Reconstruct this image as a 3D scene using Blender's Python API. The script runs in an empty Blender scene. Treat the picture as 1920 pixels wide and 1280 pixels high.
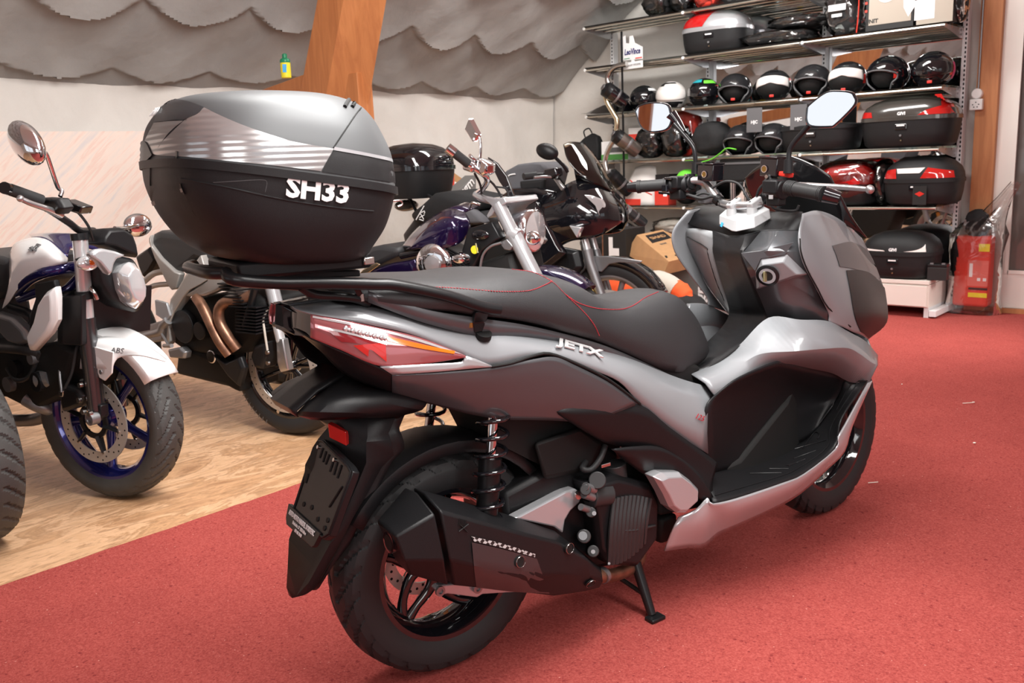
import bpy, bmesh, math, random
from mathutils import Vector, Matrix
from mathutils.bvhtree import BVHTree
random.seed(7)
SC = bpy.context.scene
COL = SC.collection
PI = math.pi
# ---------------------------------------------------------------- camera
# world = the room: +X runs along the gable wall to the right, +Y towards the gable wall, Z up
FPX, CX, CY, EYE = 1668.0, 960.0, 640.0, 1.12
YAW = math.radians(42.5)
def _cam():
    pitch, roll = math.atan(0.2), -math.atan(0.043)
    fw = Vector((0, math.cos(pitch), -math.sin(pitch)))
    r0 = Vector((1, 0, 0)); u0 = r0.cross(fw)
    r = r0 * math.cos(roll) + u0 * math.sin(roll)
    u = -r0 * math.sin(roll) + u0 * math.cos(roll)
    R = Matrix.Rotation(YAW, 3, 'Z')
    return R @ r, R @ u, R @ fw
CR, CU, CF = _cam()
CO = Vector((0, 0, EYE))
cam_data = bpy.data.cameras.new('camera')
cam_data.sensor_width = 36.0
cam_data.lens = 36.0 * FPX / 1920.0
cam_data.clip_start = 0.05
cam = bpy.data.objects.new('camera', cam_data); COL.objects.link(cam)
cam.matrix_world = Matrix(((CR.x, CU.x, -CF.x, CO.x), (CR.y, CU.y, -CF.y, CO.y), (CR.z, CU.z, -CF.z, CO.z), (0, 0, 0, 1)))
SC.camera = cam
cam_data.dof.use_dof = True
cam_data.dof.focus_distance = 2.0
cam_data.dof.aperture_fstop = 10
# ---------------------------------------------------------------- world, lamps, exposure
SC.view_settings.view_transform = 'Standard'; SC.view_settings.look = 'None'
SC.view_settings.gamma = 1.0; SC.view_settings.exposure = 0.1; SC.view_settings.use_curve_mapping = False
w = bpy.data.worlds.new('daylight'); SC.world = w; w.use_nodes = True
w.node_tree.nodes['Background'].inputs[0].default_value = (0.92, 0.95, 1.0, 1)
w.node_tree.nodes['Background'].inputs[1].default_value = 1.0
def area(name, loc, aim, sx, sy, power, col=(1, .94, .86), spread=PI):
    d = bpy.data.lights.new(name, 'AREA'); d.shape = 'RECTANGLE'; d.size = sx; d.size_y = sy
    d.energy = power; d.color = col; d.spread = spread
    o = bpy.data.objects.new(name, d); COL.objects.link(o); o.location = loc
    o.rotation_euler = (Vector(aim) - Vector(loc)).to_track_quat('-Z', 'Y').to_euler()
    return o
area('ceiling_tube_light', (-2.3, 1.8, 2.96), (-3.9, 2.2, 0.4), 0.5, 4.2, 205, (1, .985, .955))
area('ceiling_tube_light', (0.4, 1.2, 2.96), (-0.4, 1.2, 0), 0.5, 4.2, 110, (1, .985, .955))
area('ceiling_tube_light', (-2.9, 4.7, 2.96), (-3.4, 5.6, 0.6), 2.2, 0.5, 90, (1, .985, .955))
area('window_daylight', (1.9, -1.4, 1.75), (-2.2, 2.6, 0.9), 1.9, 1.3, 32, (1, .99, .97))  # soft fill lamp added inside the room, standing in for window light
area('door_daylight', (0.2, 5.75, 1.75), (-2.0, 5.35, 0), 0.25, 0.8, 7, (1, .96, .9), math.radians(50))
# ---------------------------------------------------------------- pixels to places
def ray(px, py):
    return CR * ((px - CX) / FPX) - CU * ((py - CY) / FPX) + CF
def on_y(px, py, y):
    v = ray(px, py); return CO + v * (y / v.y)
def on_x(px, py, x):
    v = ray(px, py); return CO + v * (x / v.x)
def on_z(px, py, z=0.0):
    v = ray(px, py); return CO + v * ((z - EYE) / v.z)
class Frame:
    """a vehicle's own frame: origin on the floor, x ahead, y to its left, z up"""
    def __init__(s, o, ang):
        s.o = Vector(o); s.ang = ang
        s.u = Vector((math.cos(ang), math.sin(ang), 0)); s.n = Vector((-s.u.y, s.u.x, 0))
    def loc(s, p):
        d = p - s.o; return Vector((d.dot(s.u), d.dot(s.n), d.z))
    def world(s, p):
        return s.o + s.u * p[0] + s.n * p[1] + Vector((0, 0, p[2]))
    def S(s, px, py, t=0.0):          # the point in the lengthways plane t metres to the vehicle's right
        v = ray(px, py); c = s.o - s.n * t
        k = (c - CO).dot(s.n) / v.dot(s.n)
        return s.loc(CO + v * k)
    def A(s, px, py, a):              # the point in the crossways plane a metres ahead
        v = ray(px, py); c = s.o + s.u * a
        k = (c - CO).dot(s.u) / v.dot(s.u)
        return s.loc(CO + v * k)
    def Zp(s, px, py, z):
        return s.loc(on_z(px, py, z))
    def vd(s, px, py):                # view ray in the frame
        v = ray(px, py); return Vector((v.dot(s.u), v.dot(s.n), v.z)).normalized()
# ---------------------------------------------------------------- materials
MATS = {}
def mat(name, col, rough=.5, metal=0.0, coat=0.0, bump=0.0, bscale=80.0, var=0.0, vscale=6.0, emit=None, trans=0.0, alpha=1.0, sheen=0.0, spec=.5, ior=1.45):
    if name in MATS: return MATS[name]
    m = bpy.data.materials.new(name); m.use_nodes = True; MATS[name] = m
    nt = m.node_tree; b = nt.nodes['Principled BSDF']
    b.inputs['Base Color'].default_value = (*col, 1); b.inputs['Roughness'].default_value = rough
    b.inputs['Metallic'].default_value = metal; b.inputs['Coat Weight'].default_value = coat
    b.inputs['Coat Roughness'].default_value = .04
    b.inputs['Transmission Weight'].default_value = trans; b.inputs['Alpha'].default_value = alpha
    b.inputs['Sheen Weight'].default_value = sheen; b.inputs['Specular IOR Level'].default_value = spec
    b.inputs['IOR'].default_value = ior
    if emit: b.inputs['Emission Color'].default_value = (*emit[0], 1); b.inputs['Emission Strength'].default_value = emit[1]
    tc = nt.nodes.new('ShaderNodeTexCoord')
    if var > 0:
        n = nt.nodes.new('ShaderNodeTexNoise'); n.inputs['Scale'].default_value = vscale; n.inputs['Detail'].default_value = 5
        nt.links.new(tc.outputs['Object'], n.inputs['Vector'])
        r = nt.nodes.new('ShaderNodeMapRange'); r.inputs[1].default_value = .3; r.inputs[2].default_value = .7
        r.inputs[3].default_value = 1 - var; r.inputs[4].default_value = 1 + var
        nt.links.new(n.outputs['Fac'], r.inputs[0])
        x = nt.nodes.new('ShaderNodeVectorMath'); x.operation = 'SCALE'; x.inputs[0].default_value = col
        nt.links.new(r.outputs[0], x.inputs['Scale']); nt.links.new(x.outputs[0], b.inputs['Base Color'])
    if bump > 0:
        n = nt.nodes.new('ShaderNodeTexNoise'); n.inputs['Scale'].default_value = bscale; n.inputs['Detail'].default_value = 3
        nt.links.new(tc.outputs['Object'], n.inputs['Vector'])
        bp = nt.nodes.new('ShaderNodeBump'); bp.inputs['Strength'].default_value = bump; bp.inputs['Distance'].default_value = .002
        nt.links.new(n.outputs['Fac'], bp.inputs['Height']); nt.links.new(bp.outputs[0], b.inputs['Normal'])
    return m
M = {}
def D(k, *a, **kw): M[k] = mat(k, *a, **kw)
D('black_plastic', (.010, .010, .011), .36, bump=.25, bscale=900, spec=0.35)
D('black_satin', (.010, .010, .011), .3, spec=0.4)
D('black_gloss', (.006, .006, .008), .08, coat=1)
D('dark_inside', (.004, .004, .004), .7)
D('rubber', (.026, .026, .027), .5, bump=.1, bscale=300, spec=0.3)
D('grey_paint', (.26, .27, .285), .35, metal=.18, coat=.45)
D('grey_satin', (.27, .28, .29), .5)
D('grey_paint_dark', (.10, .104, .112), .32, metal=.4, coat=.45)
D('silver_paint', (.50, .51, .53), .25, metal=.5, coat=.6)
D('case_grey', (.10, .104, .108), .5, metal=.3)
D('case_black', (.016, .016, .017), .40, bump=.4, bscale=1400, spec=0.3)
D('seat_vinyl', (.034, .034, .036), .40, bump=.35, bscale=900, spec=0.4)
D('red_thread', (.35, .02, .03), .6)
D('alloy', (.55, .55, .56), .3, metal=.9)
D('cast_alloy', (.30, .30, .31), .42, metal=.8)
D('chrome', (.82, .82, .84), .06, metal=1)
D('mirror_glass', (.92, .93, .95), .015, metal=1)
D('steel', (.6, .58, .56), .22, metal=1)
D('disc_steel', (.55, .52, .48), .35, metal=.55)
D('fork_chrome', (.80, .80, .81), .22, metal=.6)
D('slat_grey', (.030, .030, .031), .4)
D('rubber_worn', (.055, .054, .052), .6, bump=.2, bscale=200, var=.2, vscale=8)
D('helmet_black', (.02, .02, .022), .22, coat=.7)
D('rusty_pipe', (.27, .14, .09), .38, metal=.7, var=.35, vscale=25)
D('gold_pipe', (.62, .50, .34), .2, metal=.95)
D('red_lens', (.22, .010, .014), .1, coat=1)
D('red_lens_bright', (.5, .015, .012), .08, coat=1)
D('pink_lens', (.42, .13, .14), .07, metal=.45, coat=1)
D('amber_lens', (.75, .15, .01), .12, coat=1)
D('clear_lens', (.75, .76, .78), .08, metal=.6, coat=1)
D('glass', (1, 1, 1), .0, trans=1, ior=1.15)
D('white_paint', (.86, .86, .86), .25, coat=.6)
D('white_plastic', (.82, .82, .80), .45)
D('blue_paint', (.012, .010, .09), .15, metal=.4, coat=1)
D('blue_rim', (.015, .018, .16), .18, metal=.6, coat=1)
D('purple_paint', (.014, .006, .045), .12, metal=.5, coat=1)
D('buell_grey', (.42, .40, .38), .38, metal=.4)
D('label_white', (.85, .85, .85), .5)
D('label_black', (.015, .015, .015), .5)
D('label_grey', (.12, .12, .125), .5)
D('blue_mark', (.05, .38, .75), .4)
D('red_plastic', (.62, .03, .02), .35)
D('red_card', (.70, .05, .03), .55)
D('green_card', (.10, .35, .08), .55)
D('yellow_label', (.85, .70, .03), .5)
D('neon_green', (.18, .75, .06), .5)
D('cardboard', (.47, .26, .12), .75, var=.06, vscale=20)
D('grey_box', (.16, .155, .15), .55)
D('beige_cloth', (.52, .48, .42), .85, bump=.5, bscale=40)
D('orange_cloth', (.9, .12, .03), .8, bump=.4, bscale=40)
D('black_cloth', (.012, .012, .013), .8, bump=.7, bscale=60)
D('grey_cloth', (.10, .10, .11), .8, bump=.5, bscale=60)
D('smoke_screen', (.10, .09, .075), .08, coat=1)
D('fork_dark', (.13, .13, .135), .24, metal=.9)
D('clamp_silver', (.46, .47, .48), .36, metal=.25)
D('carbon', (.03, .03, .032), .25, coat=.6)
D('brass', (.55, .38, .12), .25, metal=1)
D('key_gold', (.6, .55, .3), .3, metal=.9)
D('enamel_white', (.80, .76, .73), .35)
D('dirty_carpet_bit', (.75, .68, .60), .9)
D('red_gloss', (.45, .01, .01), .1, coat=1)
D('teal', (.03, .42, .5), .2, coat=1)
D('magenta', (.7, .02, .2), .3)
D('brown_leather', (.30, .12, .03), .5)
# clear film: thin plastic bags
def film(name, tint, mixf, rough=.12):
    m = bpy.data.materials.new(name); m.use_nodes = True; nt = m.node_tree; nt.nodes.clear()
    o = nt.nodes.new('ShaderNodeOutputMaterial'); mx = nt.nodes.new('ShaderNodeMixShader')
    t = nt.nodes.new('ShaderNodeBsdfTransparent'); t.inputs[0].default_value = (*tint, 1)
    g = nt.nodes.new('ShaderNodeBsdfGlossy'); g.inputs['Roughness'].default_value = rough
    n = nt.nodes.new('ShaderNodeTexNoise'); n.inputs['Scale'].default_value = 9; n.inputs['Detail'].default_value = 2; n.inputs['Distortion'].default_value = 1.0
    bp = nt.nodes.new('ShaderNodeBump'); bp.inputs['Strength'].default_value = .6 if rough > .03 else .0; bp.inputs['Distance'].default_value = .012
    tc = nt.nodes.new('ShaderNodeTexCoord')
    nt.links.new(tc.outputs['Object'], n.inputs['Vector']); nt.links.new(n.outputs['Fac'], bp.inputs['Height']); nt.links.new(bp.outputs[0], g.inputs['Normal'])
    fr = nt.nodes.new('ShaderNodeFresnel'); fr.inputs[0].default_value = 1.5; nt.links.new(bp.outputs[0], fr.inputs['Normal'])
    a = nt.nodes.new('ShaderNodeMath'); a.operation = 'ADD'; a.inputs[1].default_value = mixf; nt.links.new(fr.outputs[0], a.inputs[0])
    nt.links.new(a.outputs[0], mx.inputs[0]); nt.links.new(t.outputs[0], mx.inputs[1]); nt.links.new(g.outputs[0], mx.inputs[2])
    nt.links.new(mx.outputs[0], o.inputs[0]); M[name] = m
film('clear_film', (.93, .93, .93), .10)
film('shelf_glass', (.86, .93, .90), .10, .02)
film('smoke_film', (.84, .79, .70), .05, .02)
# ---------------------------------------------------------------- mesh building
def V(*a): return Vector(a)
def cr(p0, p1, p2, p3, t):
    return 0.5 * ((2 * p1) + (p2 - p0) * t + (2 * p0 - 5 * p1 + 4 * p2 - p3) * t * t + (3 * p1 - p0 - 3 * p2 + p3) * t * t * t)
def spline(pts, n):
    """n points per span through pts (Catmull-Rom)"""
    pts = [Vector(p) for p in pts]
    if n <= 1 or len(pts) < 3:
        if n <= 1: return pts
        out = []
        for i in range(len(pts) - 1):
            out += [pts[i].lerp(pts[i + 1], j / n) for j in range(n)]
        return out + [pts[-1]]
    e = [2 * pts[0] - pts[1]] + pts + [2 * pts[-1] - pts[-2]]; out = []
    for i in range(len(pts) - 1):
        for j in range(n): out.append(cr(e[i], e[i + 1], e[i + 2], e[i + 3], j / n))
    return out + [pts[-1]]
class MB:
    def __init__(s): s.v = []; s.f = []
    def add(s, vs, fs):
        k = len(s.v); s.v += [Vector(p) for p in vs]; s.f += [tuple(i + k for i in f) for f in fs]; return s
    def box(s, c, d, R=None):
        c = Vector(c); h = [x / 2 for x in d]
        P = [Vector((x * h[0], y * h[1], z * h[2])) for x in (-1, 1) for y in (-1, 1) for z in (-1, 1)]
        if R is not None: P = [R @ p for p in P]
        return s.add([c + p for p in P], [(0, 1, 3, 2), (4, 6, 7, 5), (0, 4, 5, 1), (2, 3, 7, 6), (0, 2, 6, 4), (1, 5, 7, 3)])
    def rng(s, x0, x1, y0, y1, z0, z1):
        return s.box(((x0 + x1) / 2, (y0 + y1) / 2, (z0 + z1) / 2), (x1 - x0, y1 - y0, z1 - z0))
    def rings(s, R, closed=True, cap0=True, cap1=True):
        n = len(R[0]); k = len(s.v)
        for r in R: s.v += [Vector(p) for p in r]
        for i in range(len(R) - 1):
            for j in range(n if closed else n - 1):
                a = k + i * n + j; b = k + i * n + (j + 1) % n
                s.f.append((a, b, b + n, a + n))
        if cap0: s.f.append(tuple(k + j for j in reversed(range(n))))
        if cap1: s.f.append(tuple(k + (len(R) - 1) * n + j for j in range(n)))
        return s
    def tube(s, pts, r, seg=10, n=1, caps=True, flat=1.0):
        m = len(pts); rr = list(r) if isinstance(r, (list, tuple)) else [r] * m
        if n > 1:
            q = spline([Vector((*p, rr[i])) for i, p in enumerate(pts)] if False else pts, n)
            rn = []
            for i in range(m - 1): rn += [rr[i] + (rr[i + 1] - rr[i]) * j / n for j in range(n)]
            rr = rn + [rr[-1]]; pts = q
        pts = [Vector(p) for p in pts]; R = []
        up = None
        for i, p in enumerate(pts):
            d = (pts[min(i + 1, len(pts) - 1)] - pts[max(i - 1, 0)])
            if d.length < 1e-9: d = Vector((0, 0, 1))
            d.normalize()
            if up is None:
                up = Vector((0, 0, 1)) if abs(d.z) < .9 else Vector((1, 0, 0))
            a = d.cross(up); 
            if a.length < 1e-6: a = d.orthogonal()
            a.normalize(); b = a.cross(d); up = b
            R.append([p + (a * math.cos(2 * PI * j / seg) + b * math.sin(2 * PI * j / seg) * flat) * rr[i] for j in range(seg)])
        return s.rings(R, True, caps, caps)
    def cyl(s, a, b, r0, r1=None, seg=20): return s.tube([a, b], [r0, r0 if r1 is None else r1], seg)
    def lathe(s, prof, o, ax, seg=32, closed=False):
        """prof: (radius, height along ax) pairs"""
        o = Vector(o); ax = Vector(ax).normalized(); a = ax.orthogonal().normalized(); b = ax.cross(a)
        R = [[o + ax * h + (a * math.cos(2 * PI * j / seg) + b * math.sin(2 * PI * j / seg)) * max(r, 1e-5) for j in range(seg)] for r, h in prof]
        if closed: R.append(R[0]); return s.rings(R, True, False, False)
        return s.rings(R, True, True, True)
    def ell(s, c, rx, ry, rz, seg=20, rg=12, R=None):
        c = Vector(c); Q = []
        for i in range(rg + 1):
            th = PI * i / rg; z = math.cos(th); q = max(math.sin(th), 1e-3)
            P = [Vector((rx * q * math.cos(2 * PI * j / seg), ry * q * math.sin(2 * PI * j / seg), rz * z)) for j in range(seg)]
            if R is not None: P = [R @ p for p in P]
            Q.append([c + p for p in P])
        return s.rings(Q)
    def prism(s, pts, off):
        pts = [Vector(p) for p in pts]; off = Vector(off); n = len(pts)
        return s.add(pts + [p + off for p in pts], [tuple(range(n))[::-1], tuple(range(n, 2 * n))] + [(i, (i + 1) % n, (i + 1) % n + n, i + n) for i in range(n)])
    def grid(s, rows, nu=1, nv=1):
        """rows of points; nu steps along a row, nv between rows"""
        R = [spline(r, nu) for r in rows]
        if nv > 1:
            C = [spline([r[j] for r in R], nv) for j in range(len(R[0]))]
            R = [[c[i] for c in C] for i in range(len(C[0]))]
        return s.rings(R, False, False, False)
    def mirror(s):
        k = len(s.v); s.v += [Vector((p.x, -p.y, p.z)) for p in s.v[:k]]
        s.f += [tuple(i + k for i in reversed(f)) for f in s.f[:]]; return s
    def flipped(s):
        r = MB(); r.v = [Vector((p.x, -p.y, p.z)) for p in s.v]; r.f = [tuple(reversed(f)) for f in s.f]; return r
    def moved(s, Mx):
        r = MB(); r.v = [Mx @ p for p in s.v]; r.f = list(s.f); return r
    def mesh(s, name, fix=True):
        me = bpy.data.meshes.new(name); me.from_pydata([tuple(p) for p in s.v], [], s.f); me.update()
        if fix:
            bm = bmesh.new(); bm.from_mesh(me); bmesh.ops.remove_doubles(bm, verts=bm.verts, dist=1e-6)
            bmesh.ops.recalc_face_normals(bm, faces=bm.faces); bm.to_mesh(me); bm.free()
        return me
    def build(s, name, m, parent=None, smooth=35, bevel=0, bseg=2, sub=0, solid=0, soff=0.0):
        me = s.mesh(name)
        if m is not None: me.materials.append(M[m] if isinstance(m, str) else m)
        if smooth:
            me.polygons.foreach_set('use_smooth', [True] * len(me.polygons))
            me.set_sharp_from_angle(angle=math.radians(smooth))
        o = bpy.data.objects.new(name, me); COL.objects.link(o)
        if parent is not None: o.parent = parent
        if solid: q = o.modifiers.new('thickness', 'SOLIDIFY'); q.thickness = solid; q.offset = soff
        if bevel: q = o.modifiers.new('bevel', 'BEVEL'); q.width = bevel; q.segments = bseg; q.limit_method = 'ANGLE'; q.angle_limit = math.radians(32)
        if sub: q = o.modifiers.new('subdivision', 'SUBSURF'); q.levels = sub; q.render_levels = sub
        return o
def tag(o, label=None, cat=None, group=None, kind=None):
    if label: o['label'] = label
    if cat: o['category'] = cat
    if group: o['group'] = group
    if kind: o['kind'] = kind
    return o
def empty(name, loc, ang=0, label=None, cat=None, group=None):
    o = bpy.data.objects.new(name, None); COL.objects.link(o); o.empty_display_size = .1
    o.location = loc; o.rotation_euler = (0, 0, ang); return tag(o, label, cat, group)
FONTC = {}
def text_mb(txt, size, depth=.001, bold=0.0, shear=0.0, xs=1.0):
    """letters as a mesh in the XY plane, centred, facing +Z"""
    cu = bpy.data.curves.new('lettering', 'FONT'); cu.body = txt; cu.size = size; cu.extrude = depth
    cu.align_x = 'CENTER'; cu.align_y = 'CENTER'; cu.offset = bold; cu.shear = shear; cu.resolution_u = 2
    o = bpy.data.objects.new('lettering', cu); COL.objects.link(o)
    bpy.context.view_layer.update()
    me = bpy.data.meshes.new_from_object(o.evaluated_get(bpy.context.evaluated_depsgraph_get()))
    b = MB(); b.add([Vector((v.co.x * xs, v.co.y, v.co.z)) for v in me.vertices], [tuple(p.vertices) for p in me.polygons])
    bpy.data.objects.remove(o); bpy.data.curves.remove(cu); bpy.data.meshes.remove(me)
    return b
def place(b, o, x, y):
    """set a flat mesh (XY, facing Z) at o with its x axis along x and y axis near y"""
    x = Vector(x).normalized(); z = x.cross(Vector(y)).normalized(); y = z.cross(x)
    Mx = Matrix(((x.x, y.x, z.x, o[0]), (x.y, y.y, z.y, o[1]), (x.z, y.z, z.z, o[2]), (0, 0, 0, 1)))
    return b.moved(Mx)
def bvh(obs):
    vs = []; fs = []
    for b in obs:
        k = len(vs); vs += b.v; fs += [tuple(i + k for i in f) for f in b.f]
    return BVHTree.FromPolygons(vs, fs)
EXTRA = {}
def pbvh(obs):   # surface of a panel that has thickness: its skin lies half that thickness further out
    t = bvh(obs); EXTRA[id(t)] = .0022; return t
def drape(fr, tree, rows, nu=4, nv=4, off=.0015):
    """lay a patch given by picture points onto a surface of the vehicle"""
    R = [spline([Vector((x, y, 0)) for x, y in r], nu) for r in rows]
    C = [spline([r[j] for r in R], nv) for j in range(len(R[0]))]
    R = [[c[i] for c in C] for i in range(len(C[0]))]
    o = fr.loc(CO); out = []
    for r in R:
        q = []
        for p in r:
            d = fr.vd(p.x, p.y); h = tree.ray_cast(o, d)
            if h[0] is None: h = tree.find_nearest(fr.S(p.x, p.y, .15))
            n = h[1]; n = n if n.dot(d) < 0 else -n
            q.append(h[0] + n * (off + EXTRA.get(id(tree), 0)))
        out.append(q)
    b = MB(); b.rings(out, False, False, False); return b
def dpt(fr, tree, x, y, off=0.0):
    o = fr.loc(CO); d = fr.vd(x, y); h = tree.ray_cast(o, d)
    if h[0] is None: h = tree.find_nearest(fr.S(x, y, .15))
    n = h[1]; n = n if n.dot(d) < 0 else -n
    return h[0] + n * (off + EXTRA.get(id(tree), 0)), n
def dtext(fr, tree, txt, px, py, ex, ey, size, m, name, parent, bold=0, xs=1.0, shear=0.0, off=.0012, depth=.0006):
    """lettering on a surface; (ex,ey) is a picture point along its baseline"""
    p, n = dpt(fr, tree, px, py, off); q, _ = dpt(fr, tree, ex, ey, off)
    x = (q - p); x = (x - n * x.dot(n)).normalized(); y = n.cross(x)
    return place(text_mb(txt, size, depth, bold, shear, xs), p, x, y).build(name, m, parent, smooth=0)
def wheel(parent, c, ax, R, w, rimR, tyre='rubber', rim='black_gloss', spokes=5, style='y', disc=None, groove=26, hub=.035, fl=0.0, lip=None):
    """tyre, rim with spokes, disc; ax = axle direction; the parts are children of parent"""
    c = Vector(c); ax = Vector(ax).normalized(); a = Vector((0, 0, 1)); a = (a - ax * a.dot(ax)).normalized(); b = ax.cross(a)
    hw = w / 2
    prof = [(rimR, -hw * .80), (rimR + (R - rimR) * .25, -hw * .97), (rimR + (R - rimR) * .55, -hw), (R - (R - rimR) * .22, -hw * .88), (R - (R - rimR) * .08, -hw * .62), (R - .003, -hw * .32), (R, 0)]
    prof = prof + [(r, -h) for r, h in reversed(prof[:-1])]
    seg = groove * 12 if groove else 96
    if groove:     # cut tread: finer profile across the crown, slanted grooves sunk into it
        fine = []
        for (r0, h0), (r1, h1) in zip(prof, prof[1:]):
            k_ = 4 if min(abs(h0), abs(h1)) < hw * .9 and min(r0, r1) > rimR + (R - rimR) * .5 else 1
            fine += [(r0 + (r1 - r0) * q / k_, h0 + (h1 - h0) * q / k_) for q in range(k_)]
        prof = fine + [prof[-1]]
    t = MB(); P = []
    for j in range(seg):
        th = 2 * PI * j / seg; d = a * math.cos(th) + b * math.sin(th); row = []
        for r, h in prof:
            g_ = 0
            if groove and rimR + (R - rimR) * .62 < r and abs(h) > hw * .10:
                f = (groove * th / (2 * PI) + (.5 if h > 0 else 0) - 1.6 * (abs(h) / hw) ** 1.6) % 1.0
                if f < .24: g_ = .006
            row.append(c + d * (r - g_) + ax * h)
        P.append(row)
    t.rings(P + [P[0]], True, False, False)
    ty = t.build('tyre', tyre, parent, smooth=28 if groove else 50)
    # rim barrel
    lw = hw * .82
    rp = [(rimR + .004, -lw), (rimR + .004, -lw + .006), (rimR - .012, -lw + .010), (rimR - .02, -lw * .45), (rimR - .022, lw * .45), (rimR - .012, lw - .010), (rimR + .004, lw - .006), (rimR + .004, lw)]
    rp = rp + [(rimR - .008, lw - .001), (rimR - .018, lw * .9 - .008), (rimR - .027, lw * .45), (rimR - .027, -lw * .45), (rimR - .018, -lw * .9 + .008), (rimR - .008, -lw + .001)]
    m = MB().lathe([(r, h) for r, h in rp], c, ax, 72, closed=True)
    ro = m.build('rim', rim, parent, smooth=40)
    sp = MB()
    ri, rs = hub * .8, rimR - .02
    for j in range(spokes):
        th = 2 * PI * j / spokes + .3 + fl
        def pt(rad, tt, h): return c + (a * math.cos(th + tt) + b * math.sin(th + tt)) * rad + ax * h
        if style == 'y':   # twin curved spokes
            for q, bend in ((-.17, -.35), (.17, .12)):
                L = [pt(ri, q * .3, 0), pt(ri + (rs - ri) * .35, q * .9 + bend * .25, 0.0), pt(ri + (rs - ri) * .7, q * 1.5 + bend * .8, 0), pt(rs, q * 1.3 + bend * 1.5, 0)]
                sp.tube(L, [.016, .012, .010, .013], 8, 4, flat=1.1)
        elif style == 'thin':
            for q in (-.14, .14):
                sp.tube([pt(ri, q * 1.2, 0), pt(rs, q, 0)], [.010, .0065], 8, 2)
        else:
            sp.tube([pt(ri, 0, 0), pt(ri + (rs - ri) * .5, 0, 0), pt(rs, 0, 0)], [.022, .015, .018], 8, 2)
    sp.lathe([(hub * .5, -w * .32), (hub, -w * .3), (hub * 1.15, 0), (hub, w * .3), (hub * .5, w * .32)], c, ax, 28)
    sp.build('spokes', rim, ro, smooth=45)
    if disc:
        for (h, Rd, mt) in disc: brake_disc(parent, c + ax * h, ax, Rd, mt)
    return ty
def brake_disc(parent, c, ax, Rd, mt='disc_steel'):
    d = MB(); a = ax.orthogonal().normalized(); b = ax.cross(a)
    d.lathe([(Rd, -.0025), (Rd, .0025), (Rd * .74, .0025), (Rd * .74, -.0025)], c, ax, 64, closed=True)
    o = d.build('brake_disc', mt, parent)
    hl = MB()
    for j in range(40):
        th = 2 * PI * j / 40; rad = Rd * (.79, .87, .94, .87)[j % 4]
        p = c + (a * math.cos(th) + b * math.sin(th)) * rad
        hl.cyl(p - ax * .0029, p + ax * .0029, .0034, seg=8)
    hl.build('disc_hole', 'dark_inside', o, smooth=0)
    cr_ = MB()
    cr_.lathe([(Rd * .42, -.004), (Rd * .42, .004), (Rd * .30, .004), (Rd * .30, -.004)], c, ax, 40, closed=True)
    for j in range(6):
        th = 2 * PI * j / 6
        d1 = a * math.cos(th) + b * math.sin(th)
        cr_.tube([c + d1 * Rd * .36, c + d1 * Rd * .76], [.016, .010], 8, flat=.4)
    cr_.build('disc_carrier', 'black_satin', o)
    bo = MB()
    for j in range(6):
        th = 2 * PI * j / 6; p = c + (a * math.cos(th) + b * math.sin(th)) * Rd * .76
        bo.cyl(p - ax * .006, p + ax * .006, .006, seg=12)
    bo.build('disc_bobbin', 'steel', o)
    return o
# ================================================================ the room
def struct(o): o['kind'] = 'structure'; return o
def nodes(name):
    m = bpy.data.materials.new(name); m.use_nodes = True; return m, m.node_tree, m.node_tree.nodes['Principled BSDF']
def coords(nt, scale=(1, 1, 1), rot=(0, 0, 0)):
    tc = nt.nodes.new('ShaderNodeTexCoord'); mp = nt.nodes.new('ShaderNodeMapping')
    mp.inputs['Scale'].default_value = scale; mp.inputs['Rotation'].default_value = rot
    nt.links.new(tc.outputs['Object'], mp.inputs[0]); return mp.outputs[0]
def noise(nt, co, scale, det=5, dist=0.0, rough=.5):
    n = nt.nodes.new('ShaderNodeTexNoise'); n.inputs['Scale'].default_value = scale; n.inputs['Detail'].default_value = det
    n.inputs['Distortion'].default_value = dist; n.inputs['Roughness'].default_value = rough
    nt.links.new(co, n.inputs['Vector']); return n.outputs['Fac']
def ramp(nt, fac, stops):
    r = nt.nodes.new('ShaderNodeValToRGB'); e = r.color_ramp.elements
    while len(e) < len(stops): e.new(.5)
    for i, (p, c) in enumerate(stops): e[i].position = p; e[i].color = (*c, 1)
    nt.links.new(fac, r.inputs[0]); return r.outputs[0]
def mixc(nt, f, a, b, mode='MIX'):
    x = nt.nodes.new('ShaderNodeMix'); x.data_type = 'RGBA'; x.blend_type = mode
    if isinstance(f, float): x.inputs[0].default_value = f
    else: nt.links.new(f, x.inputs[0])
    for i, v in ((6, a), (7, b)):
        if isinstance(v, tuple): x.inputs[i].default_value = (*v, 1)
        else: nt.links.new(v, x.inputs[i])
    return x.outputs[2]
def bumpn(nt, bsdf, h, strength, dist=.01):
    bp = nt.nodes.new('ShaderNodeBump'); bp.inputs['Strength'].default_value = strength; bp.inputs['Distance'].default_value = dist
    nt.links.new(h, bp.inputs['Height']); nt.links.new(bp.outputs[0], bsdf.inputs['Normal'])
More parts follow.
